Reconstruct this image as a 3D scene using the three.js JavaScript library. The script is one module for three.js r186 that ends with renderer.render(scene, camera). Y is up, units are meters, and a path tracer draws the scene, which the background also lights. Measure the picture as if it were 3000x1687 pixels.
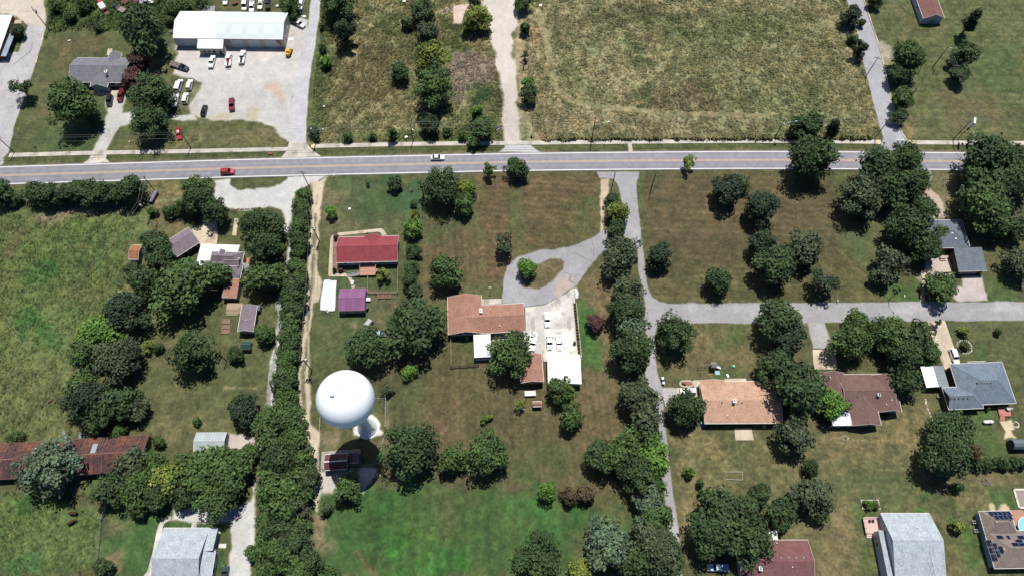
import * as THREE from 'three';
import { Sky } from 'three/addons/objects/Sky.js';
import { mergeGeometries } from 'three/addons/utils/BufferGeometryUtils.js';
import { MarchingCubes } from 'three/addons/objects/MarchingCubes.js';
import { FontLoader } from 'three/addons/loaders/FontLoader.js';
import { TextGeometry } from 'three/addons/geometries/TextGeometry.js';

// ---------- camera, sky, sun, exposure ----------
const scene = new THREE.Scene();
const camera = new THREE.PerspectiveCamera(44.16, 3000 / 1687, 1, 12000);
camera.position.set(0, 200, 0);
camera.rotation.set(THREE.MathUtils.degToRad(-65.3), 0, 0);
const renderer = new THREE.WebGLRenderer({ antialias: true });
renderer.toneMapping = THREE.LinearToneMapping;
renderer.toneMappingExposure = 1.0;
renderer.shadowMap.enabled = true;
const SUN = new THREE.Vector3(0.075, 1, -0.365).normalize();
const sky = new Sky();
sky.scale.setScalar(6000);
const su = sky.material.uniforms;
su.sunPosition.value.copy(SUN); su.turbidity.value = 2; su.rayleigh.value = 0.7; su.mieCoefficient.value = 0.002;
sky.name = 'sky'; sky.userData = { kind: 'structure', label: 'clear blue summer sky above the whole neighbourhood', category: 'sky' };
scene.add(sky);
scene.environmentIntensity = 0.1;
const sun = new THREE.DirectionalLight(0xfff9f0, 5);
sun.position.copy(SUN).multiplyScalar(400).add(new THREE.Vector3(0, 0, -110));
sun.target.position.set(0, 0, -110);
sun.castShadow = true; sun.shadow.mapSize.set(4096, 4096);
Object.assign(sun.shadow.camera, { left: -230, right: 230, top: 150, bottom: -150, near: 50, far: 700 });
scene.add(sun, sun.target);

// ---------- small tools ----------
function rng(seed) { let a = seed >>> 0; return () => { a = (a + 0x6D2B79F5) | 0; let t = Math.imul(a ^ (a >>> 15), 1 | a); t = (t + Math.imul(t ^ (t >>> 7), 61 | t)) ^ t; return ((t ^ (t >>> 14)) >>> 0) / 4294967296; }; }
const hash = (x, y, s = 0) => { let h = Math.imul(x | 0, 374761393) + Math.imul(y | 0, 668265263) + Math.imul(s, 1442695041); h = Math.imul(h ^ (h >>> 13), 1274126177); return ((h ^ (h >>> 16)) >>> 0) / 4294967296; };
const sm = t => t * t * (3 - 2 * t);
const clamp = (v, a, b) => v < a ? a : v > b ? b : v;
const sstep = (a, b, v) => sm(clamp((v - a) / (b - a), 0, 1));
const lerp = (a, b, t) => a + (b - a) * t;
function vnoise(x, y, s = 0, wrap = 0) {
  const xi = Math.floor(x), yi = Math.floor(y), u = sm(x - xi), v = sm(y - yi);
  const w = wrap ? (q => ((q % wrap) + wrap) % wrap) : (q => q);
  const a = hash(w(xi), w(yi), s), b = hash(w(xi + 1), w(yi), s), c = hash(w(xi), w(yi + 1), s), d = hash(w(xi + 1), w(yi + 1), s);
  return a + (b - a) * u + (c - a) * v + (a - b - c + d) * u * v;
}
const fbm = (x, y, s, o = 4) => { let t = 0, a = 0.5, n = 0; for (let i = 0; i < o; i++) { t += a * vnoise(x, y, s + i); n += a; a *= 0.5; x *= 2.03; y *= 2.03; } return t / n; };
const names = {};
function numbered(n) { const k = names[n] = (names[n] ?? -1) + 1; return k ? n + '_' + String(k).padStart(3, '0') : n; }
function tag(o, label, category, group, kind) { o.userData.label = label; o.userData.category = category; if (group) o.userData.group = group; if (kind) o.userData.kind = kind; return o; }
function thing(name, label, category, p = [0, 0], turn = 0, group, y = 0) {
  const o = new THREE.Group(); o.name = numbered(name); o.position.set(p[0], y, p[1]); o.rotation.y = turn; scene.add(o); return tag(o, label, category, group);
}
function part(parent, name, geo, mat) { const m = new THREE.Mesh(geo, mat); m.name = name; m.castShadow = m.receiveShadow = true; parent.add(m); return m; }
function solo(name, label, category, geo, mat, group, kind) { const m = part(scene, numbered(name), geo, mat); return tag(m, label, category, group, kind); }
const bx = (w, h, d, x = 0, y = 0, z = 0) => { const g = new THREE.BoxGeometry(w, h, d); g.translate(x, y, z); return g; };
const cyl = (r0, r1, h, x = 0, y = 0, z = 0, seg = 10) => { const g = new THREE.CylinderGeometry(r0, r1, h, seg); g.translate(x, y + h / 2, z); return g; };
function bar(a, b, r, seg = 6, r2) { // round bar from a to b
  const A = new THREE.Vector3(...a), B = new THREE.Vector3(...b), d = B.clone().sub(A), l = d.length();
  const g = new THREE.CylinderGeometry(r2 ?? r, r, l, seg); g.translate(0, l / 2, 0);
  g.applyQuaternion(new THREE.Quaternion().setFromUnitVectors(new THREE.Vector3(0, 1, 0), d.normalize())); g.translate(A.x, A.y, A.z); return g;
}
const merge = gs => mergeGeometries(gs.map(g => { g = g.index ? g.toNonIndexed() : g; for (const k of Object.keys(g.attributes)) if (!['position', 'normal', 'uv'].includes(k)) g.deleteAttribute(k); return g; }));
// polygon plate from 3D outline (any orientation), thickness straight down
function plate(pts, th, uvs = 1) {
  const P = pts.map(p => new THREE.Vector3(...p));
  const n = new THREE.Vector3(); for (let i = 0; i < P.length; i++) { const a = P[i], b = P[(i + 1) % P.length]; n.x += (a.y - b.y) * (a.z + b.z); n.y += (a.z - b.z) * (a.x + b.x); n.z += (a.x - b.x) * (a.y + b.y); }
  n.normalize(); if (n.y < 0) { P.reverse(); n.negate(); }
  const e1 = new THREE.Vector3(1, 0, 0); if (Math.abs(n.x) > Math.abs(n.z) && Math.abs(n.x) > 0.05) e1.set(0, 0, 1); e1.addScaledVector(n, -e1.dot(n)).normalize();
  const e2 = new THREE.Vector3().crossVectors(n, e1);
  const pos = [], uv = [], idx = [], tri = THREE.ShapeUtils.triangulateShape(P.map(p => new THREE.Vector2(p.dot(e1), -p.dot(e2))), []);
  const put = (p, y) => { pos.push(p.x, p.y + y, p.z); uv.push(p.dot(e1) / uvs, p.dot(e2) / uvs); return pos.length / 3 - 1; };
  const topIdx = P.map(p => put(p, 0)), botIdx = P.map(p => put(p, -th));
  for (const t of tri) {
    const [a, b, c] = t.map(i => P[i]); const up = new THREE.Vector3().crossVectors(b.clone().sub(a), c.clone().sub(a)).dot(n) > 0;
    const o = up ? t : [t[0], t[2], t[1]]; idx.push(topIdx[o[0]], topIdx[o[1]], topIdx[o[2]], botIdx[o[0]], botIdx[o[2]], botIdx[o[1]]);
  }
  for (let i = 0; i < P.length; i++) { const j = (i + 1) % P.length; const a = put(P[i], 0), b = put(P[j], 0), c = put(P[j], -th), d = put(P[i], -th); idx.push(a, d, b, b, d, c); }
  const g = new THREE.BufferGeometry(); g.setAttribute('position', new THREE.Float32BufferAttribute(pos, 3)); g.setAttribute('uv', new THREE.Float32BufferAttribute(uv, 2)); g.setIndex(idx);
  const q = g.toNonIndexed(); q.computeVertexNormals(); return q;
}
// ---------- textures ----------
const toSRGB = v => v <= 0.0031308 ? v * 12.92 : 1.055 * Math.pow(v, 1 / 2.4) - 0.055;
function tex(w, h, fn, srgb = true) { // fn(x, y) -> [r, g, b] 0..255
  const d = new Uint8Array(w * h * 4);
  for (let y = 0, k = 0; y < h; y++) for (let x = 0; x < w; x++, k += 4) { const c = fn(x, y); d[k] = clamp(c[0], 0, 255); d[k + 1] = clamp(c[1], 0, 255); d[k + 2] = clamp(c[2], 0, 255); d[k + 3] = 255; }
  const t = new THREE.DataTexture(d, w, h); t.wrapS = t.wrapT = THREE.RepeatWrapping; t.magFilter = THREE.LinearFilter; t.minFilter = THREE.LinearMipmapLinearFilter; t.generateMipmaps = true;
  if (srgb) t.colorSpace = THREE.SRGBColorSpace; t.needsUpdate = true; return t;
}
const tn = (x, y, n, f, s) => vnoise(x / n * f, y / n * f, s, f); // tileable noise
const shingleTex = tex(512, 512, (x, y) => { // 8 m tile: courses, random tabs
  const row = Math.floor(y / 9), tab = Math.floor((x + (row % 3) * 11) / 17);
  const v = 228 + (hash(tab % 30, row, 3) - 0.5) * 40 + (tn(x, y, 512, 6, 5) - 0.5) * 26 + (tn(x, y, 512, 23, 7) - 0.5) * 20 - (y % 9 === 0 ? 12 : 0);
  const h = (hash(tab % 30, row, 9) - 0.5) * 14; return [v + h, v, v - h];
});
const metalTex = tex(256, 256, (x, y) => { const v = 236 + (tn(x, y, 256, 3, 11) - 0.5) * 22 + (tn(x, y, 256, 40, 12) - 0.5) * 8; return [v, v + 1, v + 1]; });
const sidingTex = tex(64, 128, (x, y) => { const v = 232 + (hash(0, Math.floor(y / 8), 2) - 0.5) * 8 - (y % 8 === 0 ? 40 : 0); return [v, v, v]; });
const brickTex = tex(256, 256, (x, y) => { const r = Math.floor(y / 8), o = (r % 2) * 12, b = Math.floor((x + o) / 24); const m = y % 8 < 1 || (x + o) % 24 < 1; const v = 190 + (hash(b % 11, r, 4) - 0.5) * 80; return m ? [200, 192, 184] : [v, v * 0.92, v * 0.88]; });
const concreteTex = tex(512, 512, (x, y) => { const v = 222 + (tn(x, y, 512, 4, 21) - 0.5) * 40 + (tn(x, y, 512, 17, 22) - 0.5) * 24 + (hash(x, y, 23) - 0.5) * 16; const st = sstep(0.62, 0.8, tn(x, y, 512, 7, 27)) * 22; return [v - st, v - st * 1.1, v - st * 1.3]; });
const asphaltTex = tex(512, 512, (x, y) => { let v = 212 + (tn(x, y, 512, 3, 31) - 0.5) * 34 + (tn(x, y, 512, 12, 32) - 0.5) * 22 + (hash(x, y, 33) - 0.5) * 30; return [v, v, v + 1]; });
const rustTex = tex(512, 512, (x, y) => { // rusted sheet
  const a = tn(x, y, 512, 5, 41), b = tn(x, y, 512, 22, 42), st = tn(x, 0, 512, 64, 43); const k = sstep(0.35, 0.7, a * 0.6 + b * 0.4), m = sstep(0.55, 0.8, st) * 0.5;
  return [lerp(134, 168, k) + m * 50 + (b - 0.5) * 34, lerp(104, 122, k) + m * 60 + (b - 0.5) * 30, lerp(102, 104, k) + m * 64 + (b - 0.5) * 28];
});
const grassBump = tex(512, 512, (x, y) => { const v = 128 + (tn(x, y, 512, 24, 51) - 0.5) * 110 + (tn(x, y, 512, 70, 52) - 0.5) * 90 + (hash(x, y, 53) - 0.5) * 70; return [v, v, v]; }, false);
const gravelBump = tex(256, 256, (x, y) => { const v = 128 + (tn(x, y, 256, 60, 55) - 0.5) * 120 + (hash(x, y, 56) - 0.5) * 90; return [v, v, v]; }, false);
const rep = (t, sx, sy = sx) => { const c = t.clone(); c.repeat.set(sx, sy); c.needsUpdate = true; return c; };
const mat = (c, o = {}) => new THREE.MeshStandardMaterial({ color: c, roughness: 0.85, ...o });
const SH = rep(shingleTex, 1 / 8), MT = rep(metalTex, 1 / 6), CT = rep(concreteTex, 1 / 11), AT = rep(asphaltTex, 1 / 14), BT = rep(brickTex, 1 / 2.2), ST = rep(sidingTex, 1 / 2, 1 / 2.4), RT = rep(rustTex, 1 / 9);
const shingle = c => mat(c, { map: SH, roughness: 0.95 });
const metal = (c, r = 0.5) => mat(c, { map: MT, roughness: r, metalness: 0.0 });
const siding = c => mat(c, { map: ST, roughness: 0.8 });
const brick = c => mat(c, { map: BT, roughness: 0.92 });
const M = {
  concrete: mat(0xd6d1c6, { map: CT, roughness: 0.92 }), concreteWarm: mat(0xdccdb6, { map: CT, roughness: 0.92 }), concreteBright: mat(0xdedbd4, { map: CT, roughness: 0.9 }), concreteGrey: mat(0xa9a79f, { map: CT, roughness: 0.92 }),
  asphalt: mat(0xa4a4ac, { map: AT, roughness: 0.93 }), asphaltOld: mat(0xa3a1a4, { map: AT, roughness: 0.93 }), asphaltDark: mat(0x9e9ea6, { map: AT, roughness: 0.93 }),
  white: mat(0xf0efea, { roughness: 0.6 }), whitePaint: mat(0xe6e6e2, { roughness: 0.7 }), yellowPaint: mat(0xcbab74, { roughness: 0.7 }),
  trim: mat(0xe4e2dc, { roughness: 0.6 }), dark: mat(0x1d1d20, { roughness: 0.6 }), black: mat(0x121214, { roughness: 0.5 }), grey: mat(0x77787a, { roughness: 0.6 }), galv: mat(0xb4b8ba, { roughness: 0.4, metalness: 0.6 }),
  glass: mat(0x0d1216, { roughness: 0.08 }), rubber: mat(0x17171a, { roughness: 0.9 }), rim: mat(0x8e9094, { roughness: 0.35, metalness: 0.7 }), lampW: mat(0xe8e6dc, { roughness: 0.2 }), lampR: mat(0x7c1210, { roughness: 0.25 }),
  wood: mat(0x7b6650, { roughness: 0.9 }), woodDark: mat(0x4a3d33, { roughness: 0.95 }), pole: mat(0x4b4038, { roughness: 0.95 }), deck: mat(0xa9806a, { roughness: 0.85 }), wire: mat(0x8f8d84, { roughness: 0.6 }), wireDark: mat(0x2c2b2a, { roughness: 0.7 }),
  soil: mat(0x6b5140, { roughness: 1 }), stone: mat(0xcfc8ba, { roughness: 0.95 }), rock: mat(0x6f6763, { roughness: 0.95 }), bark: mat(0x5a4a3c, { roughness: 1 }), barkGrey: mat(0x857b72, { roughness: 1 }),
  blue: mat(0x2c62c4, { roughness: 0.4 }), teal: mat(0x3fa9a4, { roughness: 0.5 }), yellow: mat(0xd9a420, { roughness: 0.45 }), red: mat(0xb3202a, { roughness: 0.35 }), rust: mat(0x6d4638, { roughness: 0.95 }), tarp: mat(0xc9cdd0, { roughness: 0.55 }),
};

// ---------- the ground: painted cover of the lots, tracks and lawns, measured in metres ----------
const GX0 = -216, GX1 = 216, GZ0 = -232, GZ1 = -2, GW = 2048, GH = 1092;
const paint = [];                                   // { p: outline or line [[x, z]...], c: sRGB colour, f: edge softness m, n: edge raggedness m, w: line width }
const area = (p, c, f = 2, n = 5, a = 1, o = {}) => paint.push({ p, c, f, n, a, ...o });
const track = (p, w, c, f = 0.4, n = 0.8, a = 1) => paint.push({ p, c, f, n, a, w });
// lots north of the highway
area([[-265.8,-280.7],[-143.1,-280.7],[-115.8,-143.9],[-213.6,-140.1]], [86, 90, 50], 2, 4);
area([[-181.8,-226.7],[-132.4,-226.7],[-128.8,-208.7],[-129.5,-197.5],[-143.2,-197.5],[-156.1,-197.5],[-172.6,-196.8]], [80, 98, 46], 3, 8);
area([[-168.6,-192.9],[-152.6,-195.5],[-147.6,-191],[-159.8,-185.3],[-166.8,-179.1]], [108, 92, 58], 4, 8, 0.8);
area([[-170.5,-176.7],[-159.5,-176.7],[-155.2,-156.7],[-166.9,-159]], [104, 94, 58], 4, 8, 0.6);
area([[-160,-153.8],[-143.2,-156.7],[-142.8,-143.9],[-165.4,-143.9]], [72, 92, 46], 5, 8, 0.7);
area([[-133.5,-184.1],[-127.2,-184.1],[-125.1,-176.1],[-131.6,-173.1]], [138, 118, 74], 2, 3, 0.8);
area([[-137.4,-147.7],[-119.5,-151],[-62.9,-155],[-61.8,-144.9],[-136.8,-143.3]], [116, 104, 62], 3, 7);
area([[-130.8,-159],[-111.9,-171.9],[-108.4,-168.3],[-111.7,-158.4]], [132, 120, 82], 3, 5, 0.7);
area([[-75.5,-226.7],[-7.9,-226.7],[-5,-176.7],[-2.9,-147.7],[-69.5,-146.6],[-70.9,-174.3]], [142, 131, 82], 2, 5);
area([[-73.7,-216.2],[-66.3,-212.8],[-63.3,-183.5],[-65.2,-174.3],[-66.4,-151],[-69.6,-147.7],[-72.1,-180.4]], [86, 96, 52], 3, 8, 0.9);
area([[-60,-189.7],[-40.8,-192.9],[-37.2,-174.3],[-48.1,-162.4],[-62.3,-164.7]], [104, 92, 62], 6, 16, 0.55);
area([[-53.6,-206],[-43.8,-208.7],[-42.2,-199.4],[-52,-198.1]], [78, 94, 50], 3, 10, 0.6);
area([[-27.5,-201.4],[-16.6,-201.4],[-16.2,-186.6],[-26.8,-185.3]], [84, 96, 50], 4, 10, 0.8);
area([[-59.1,-151],[-38.1,-152.1],[-15.3,-153.3],[-3.9,-162.4],[-3.4,-147.7],[-58.6,-146.6]], [84, 98, 48], 3, 8, 0.85);
area([[-21.9,-185.3],[-14.3,-188.5],[-6,-185.3],[-4.7,-171.9],[-11.5,-171.3],[-15.7,-168.9],[-17.4,-163],[-21.7,-164.2],[-21.5,-174.3],[-23.6,-179.1]], [140, 124, 106], 2, 5);
area([[-15.7,-169.5],[-9.6,-171.9],[-4.9,-171.3],[-5.8,-163.6],[-13.2,-163]], [70, 96, 56], 2.5, 6, 0.9);
area([[-4.4,-168.3],[-2.5,-168.3],[-2,-151],[-3.4,-151]], [150, 126, 98], 1.5, 3, 0.8);
area([[3.1,-226.7],[154.6,-226.7],[127.6,-212.8],[128.6,-204],[128.5,-193.6],[127.7,-180.4],[127.5,-165.9],[127.6,-153.3],[126,-148.2],[0,-147.1],[2.8,-156.7],[1.9,-174.3],[0.5,-186.6],[2,-199.4]], [157, 142, 95], 1.5, 4);
area([[63.7,-219.7],[127.9,-212.8],[127.2,-180.4],[126.8,-153.8],[69.5,-159.5],[61.7,-174.3],[56,-189.7]], [134, 128, 80], 14, 30, 0.75);
area([[8,-208.7],[28.1,-208.7],[27.5,-196.2],[16.1,-192.9],[15.5,-168.3],[23.2,-160.7],[50.8,-157.8],[89.1,-156.7],[87.9,-148.2],[2.7,-147.7],[2.8,-174.3]], [158, 136, 94], 5, 14, 0.6);
area([[41.6,-192.9],[47,-192.9],[49.6,-183.5],[44.6,-181]], [94, 106, 60], 3, 9, 0.8);
area([[44,-171.9],[50.1,-171.9],[48.9,-162.4],[44,-165.9]], [98, 106, 62], 3, 8, 0.7);
area([[52,-171.9],[73.4,-169.5],[72.2,-159.5],[50.1,-160.7]], [112, 92, 70], 5, 14, 0.5);
area([[45.3,-196.8],[53.1,-196.2],[53.6,-190.4],[46.9,-191.7]], [110, 90, 68], 3, 8, 0.5);
area([[52.3,-210.1],[59.2,-208.7],[58.8,-204.7],[51.8,-204]], [108, 90, 68], 3, 8, 0.6);
area([[35.2,-211.4],[49.4,-212.8],[48.8,-204.7],[35.9,-204.7]], [112, 94, 68], 3, 10, 0.5);
area([[50.2,-210.1],[62.3,-204.7],[63.9,-196.2],[51.7,-196.8]], [92, 104, 58], 5, 14, 0.6);
track([[8.5,-208.7],[11.8,-195.5],[13.7,-181.6],[14.4,-173.1],[16.2,-168.9],[21.9,-164.2],[29.7,-161.5],[41.8,-160.7],[53.2,-159],[67,-158.5],[89.3,-157.8]], 0.55, [150, 128, 88], 0.5, 1.2, 0.85);
track([[10,-208.7],[12.9,-195.5],[14.8,-181.6],[15.6,-172.5],[17.5,-168.6],[23.3,-164.5],[30.7,-162.4],[41.8,-161.7],[53.3,-159.8],[67.1,-159.4],[89.4,-158.7]], 0.55, [146, 126, 86], 0.5, 1.2, 0.8);
area([[7.5,-209.4],[11.5,-209.4],[14.5,-186.6],[15.6,-171.9],[12.8,-171.9],[7.8,-192.9]], [164, 140, 92], 2, 5, 0.7);
area([[137,-226.7],[233.7,-226.7],[205.7,-147.4],[135.2,-148.8],[134,-159.5],[134.6,-179.1],[134.6,-199.4]], [96, 98, 54], 2, 5, 1, { s: [0.02, 2.6, 0.05] });
area([[147.4,-210.1],[160.6,-196.8],[156.3,-185.3],[142.1,-191]], [110, 100, 58], 5, 12, 0.7);
area([[152,-168.3],[175.8,-169.5],[178.2,-156.7],[148.3,-153.8]], [104, 90, 58], 6, 14, 0.6);
area([[169.5,-189.7],[184.5,-191],[181.7,-168.3],[162.3,-171.9]], [82, 98, 52], 6, 14, 0.7);
area([[136.6,-156.7],[141.2,-156.7],[138.9,-148.8],[135.7,-148.8]], [138, 116, 70], 1.5, 4, 0.9);
area([[135.9,-191.7],[139.8,-189.7],[138.1,-184.1],[135.2,-179.7]], [168, 156, 138], 1, 2.5, 0.9);
area([[134.8,-182.2],[141,-182.2],[137.9,-176.7],[135,-176.7]], [128, 118, 68], 2, 4, 0.7);
// verges of the highway
track([[-207,-137.5],[-173,-139.4],[-130.2,-141.4],[-86.9,-141.9],[-43.6,-143.3],[0,-144.2],[43.7,-144.9],[87.4,-145],[130.9,-144.4],[174.4,-144],[209.2,-143.6]], 2.2, [88, 92, 48], 1, 2, 0.9);
track([[-206.3,-135.7],[-172.3,-137.1],[-129.6,-138.7],[-86.6,-139.8],[-43.4,-141.4],[0,-142.5],[43.5,-143],[87.1,-143.5],[130.6,-143.2],[174,-142.5],[208.7,-142.2]], 0.7, [120, 106, 72], 0.5, 1.2, 0.8);
// west side
area([[-209.4,-129],[-100.5,-131.6],[-93.8,-120.4],[-90.1,-119.4],[-83.6,-119.9],[-73.6,-53.7],[-181.5,-53.7]], [92, 92, 52], 2, 4);
area([[-206,-119.9],[-154,-119.4],[-124.8,-119.9],[-119.3,-118.4],[-117.1,-113.9],[-122.8,-107.1],[-119.6,-91.3],[-114.5,-88.7],[-123.6,-82.5],[-130,-69.7],[-124.9,-45.8],[-144.6,-45],[-182.9,-57.6]], [100, 110, 54], 2, 6);
area([[-157.7,-113.9],[-131.6,-115.9],[-123.9,-112],[-122.9,-96.8],[-140.5,-100.5],[-154.6,-103.3]], [84, 102, 48], 8, 18, 0.7);
area([[-150.6,-99.6],[-142.2,-99.1],[-141.1,-93.6],[-149.5,-94.1]], [66, 106, 46], 5, 12, 0.7);
area([[-149.3,-84.7],[-136.3,-84.7],[-136.3,-72.7],[-147.4,-73.9]], [68, 108, 46], 6, 16, 0.75);
area([[-165.7,-114.9],[-151.8,-115.9],[-151.7,-111],[-160.5,-109],[-158,-97.7],[-158.6,-91.3]], [116, 100, 60], 4, 10, 0.7);
area([[-140.2,-93.2],[-119.9,-92.7],[-121,-88.7],[-137.7,-86.9]], [114, 104, 60], 5, 12, 0.6);
area([[-143.6,-122.4],[-126.7,-120.6],[-126.5,-119.6],[-134.9,-118.6],[-152.8,-114.9],[-154.1,-116.4]], [146, 124, 92], 1.5, 4, 0.8);
area([[-121.9,-130.6],[-108.8,-131.1],[-108,-124.4],[-116.7,-122.4]], [136, 114, 66], 2, 5, 0.9);
track([[-116.8,-123.1],[-111.8,-124.1],[-106.7,-124.7]], 0.6, [160, 142, 104], 0.4, 0.8, 0.8);
area([[-116.1,-121.9],[-113.1,-121.9],[-112.2,-111],[-104.2,-111.5],[-103.5,-116.9],[-110.8,-114.9],[-111.8,-113.4],[-114.8,-111.5]], [124, 106, 66], 2, 5, 0.8);
for (const q of [[[-135.5,-107.1],[-132.8,-101.5],[-131,-95.9]], [[-127.9,-111],[-128,-104.3],[-126,-97.7]], [[-123.4,-104.3],[-121.9,-97.7],[-120,-95]], [[-121.3,-117.9],[-118.1,-114.9],[-118.6,-112.9]], [[-138,-97.3],[-134.8,-94.5]], [[-154.8,-79],[-150.3,-74.3],[-147.2,-70.6]], [[-154.5,-83.4],[-150.2,-76.9],[-145.5,-71.4]], [[-139,-84.2],[-135.2,-80.3]], [[-146.9,-105.7],[-136.3,-107.1]]]) track(q, 0.35, [134, 124, 74], 0.5, 1.4, 0.6);
area([[-112.2,-85.6],[-105.6,-85.1],[-103.6,-79],[-98.9,-75.6],[-97.4,-67.7],[-106.4,-67.7],[-107,-76]], [122, 108, 66], 3, 8, 0.8);
area([[-90.2,-75.6],[-77,-76.5],[-74.8,-61.6],[-89.3,-61.6]], [96, 96, 54], 3, 8, 0.8);
area([[-103.8,-48.8],[-83.2,-50.9],[-80,-46.7],[-103.2,-45.8]], [110, 104, 62], 3, 8, 0.8);
area([[-151.4,-67.7],[-127.1,-67.7],[-122.4,-45.8],[-152.9,-45]], [108, 106, 60], 4, 12, 0.6);
area([[-84.9,-60.5],[-74.6,-60.1],[-74.5,-59.5],[-84.3,-59.7]], [150, 132, 92], 0.5, 1, 0.8);
area([[-157.1,-32.8],[-111.3,-27.7],[-107.6,-9.2],[-149.2,-9.2]], [100, 114, 56], 2, 6);
area([[-139.6,-31.2],[-130.6,-32],[-129.9,-28.1],[-139.3,-27.3]], [74, 110, 46], 3, 8, 0.8);
area([[-121.1,-34.4],[-113.6,-33.6],[-113.9,-28.5],[-119,-29.7]], [80, 112, 50], 3, 8, 0.7);
area([[-127.6,-11.7],[-125.8,-13.5],[-123,-9.2],[-130,-9.2]], [66, 110, 60], 3, 8, 0.8);
area([[-111.2,-27.3],[-92.8,-27.3],[-95.2,-23.5],[-95.3,-9.2],[-107.6,-9.2]], [64, 94, 44], 2, 5);
area([[-109.4,-23.1],[-102.4,-23.5],[-104.3,-18.2],[-108.4,-19]], [118, 104, 66], 3, 8, 0.8);
area([[-107.1,-13.5],[-104.3,-14.6],[-103.3,-10.2],[-106.1,-10.9]], [124, 106, 70], 2, 5, 0.8);
area([[-93.9,-22.9],[-75.9,-22],[-75.1,-17.1],[-78.4,-18.2],[-94,-21.2]], [66, 90, 42], 1, 2);
area([[-78,-15.8],[-75.7,-15.8],[-76.1,-9.2],[-78.4,-9.2]], [64, 90, 42], 1, 2);
// red roofed house lot and the strip beside it
area([[-62.9,-132.1],[-30.7,-133.2],[-29.7,-113.9],[-36.4,-112.9],[-62,-112.9],[-62.6,-125.9]], [84, 92, 54], 2, 5);
area([[-57.8,-129.5],[-32.3,-129.5],[-30.3,-118.4],[-48.7,-115.9],[-52.1,-124.9]], [72, 94, 52], 5, 12, 0.8);
area([[-41.1,-130.6],[-30.6,-130.6],[-29.6,-120.9],[-36,-119.9]], [64, 98, 62], 3, 8, 0.6);
area([[-63,-129],[-53.9,-125.9],[-53.4,-120.4],[-56.2,-122.4],[-61.3,-113.9]], [112, 98, 66], 3, 8, 0.7);
area([[-62.4,-115.9],[-36.7,-116.9],[-36,-112],[-58.5,-112]], [108, 98, 66], 3, 7, 0.6, { s: [1.45, 1.9, 0.06] });
area([[-60.5,-95.9],[-44.6,-98.7],[-35.5,-98.7],[-34.2,-79],[-37,-67.7],[-60.1,-67.7],[-60.7,-86.9]], [78, 90, 52], 2, 5, 0.95);
area([[-43,-88.7],[-34.8,-88.7],[-34.5,-83.4],[-38.1,-78.2],[-42.5,-82.5]], [106, 92, 62], 3, 8, 0.7);
area([[-60.6,-82.5],[-52.9,-82.1],[-51.8,-79],[-56.9,-67.7],[-59.3,-67.7]], [100, 96, 58], 4, 9, 0.7);
area([[-49.5,-80.3],[-47.2,-80.7],[-46.6,-78.6],[-49,-78.6]], [140, 112, 84], 0.8, 1.5, 0.9);
area([[-30.2,-114.9],[-10,-113.9],[-8.8,-95],[-15.7,-90],[-28.4,-90]], [96, 84, 54], 2, 5, 1, { s: [1.5, 2.2, 0.06] });
area([[-10.8,-133.7],[0,-133.7],[0,-100.5],[-3.5,-95],[-3.4,-88.7],[-9.5,-88.7],[-9.7,-95.9]], [104, 84, 54], 2, 4, 1, { s: [0.05, 2.2, 0.06] });
area([[-28.8,-113.4],[-18.5,-113.4],[-18.4,-109],[-28.6,-109]], [82, 92, 50], 3, 8, 0.7);
area([[-8.8,-93.2],[-3.5,-93.2],[-3.4,-88.7],[-9.1,-88.7]], [84, 94, 48], 2, 4, 0.8);
area([[4,-133.7],[28.3,-133.7],[29.4,-132.1],[28.1,-111.7],[20.3,-107.6],[2.9,-104.7]], [106, 86, 55], 2, 4, 1, { s: [0.08, 2.2, 0.06] });
area([[18.5,-118.4],[28,-125.9],[27.7,-112.9],[22.1,-109.5]], [88, 94, 50], 4, 9, 0.75);
area([[8.5,-110],[21.5,-115.9],[22,-109],[9.3,-105.7]], [98, 88, 52], 4, 9, 0.5);
// dry lot with the round cedars
area([[42.1,-134.2],[106.4,-134.2],[106.1,-124.9],[115.4,-87.8],[45.6,-87.3],[42.6,-91.3],[41.8,-107.1]], [94, 82, 52], 2, 4, 1, { s: [0.04, 2.4, 0.05] });
area([[41.9,-133.7],[43.9,-133.7],[42.4,-110],[41.7,-105.2],[41.5,-119.9]], [84, 100, 50], 1, 3, 0.8);
area([[42.3,-97.7],[80.7,-100.5],[108,-91.3],[107.2,-87.3],[45.6,-87.3],[42.6,-91.3]], [100, 92, 54], 4, 9, 0.75, { s: [0.04, 1.9, 0.07] });
area([[49.3,-115.9],[72.7,-113.9],[71.8,-107.1],[49.8,-107.1]], [88, 76, 52], 6, 14, 0.6);
area([[106.5,-113.4],[115.2,-113.9],[117.1,-105.2],[111.4,-95.9],[106.3,-99.6]], [84, 98, 58], 5, 12, 0.8);
area([[113.3,-117.4],[119,-117.9],[119,-113.9],[113.5,-113.9]], [112, 104, 64], 2, 5, 0.8);
area([[96.7,-101.5],[104.6,-103.3],[113.2,-96.8],[109.1,-88.7],[91,-87.8]], [106, 96, 52], 4, 10, 0.7);
track([[104.7,-104.3],[107.2,-99.6],[111.4,-95.9]], 0.5, [134, 110, 64], 0.5, 1.2, 0.7);
area([[116.9,-94.5],[127.5,-94.1],[125.5,-87.5],[115.3,-87.5]], [72, 98, 46], 2, 5, 0.9);
area([[148,-96.8],[153,-96.8],[157.4,-87.5],[146.7,-87.5]], [76, 100, 46], 2, 5, 0.8);
area([[153.2,-106.2],[161.9,-107.1],[156.9,-93.2],[151.1,-95.9]], [112, 100, 58], 3, 8, 0.9);
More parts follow.
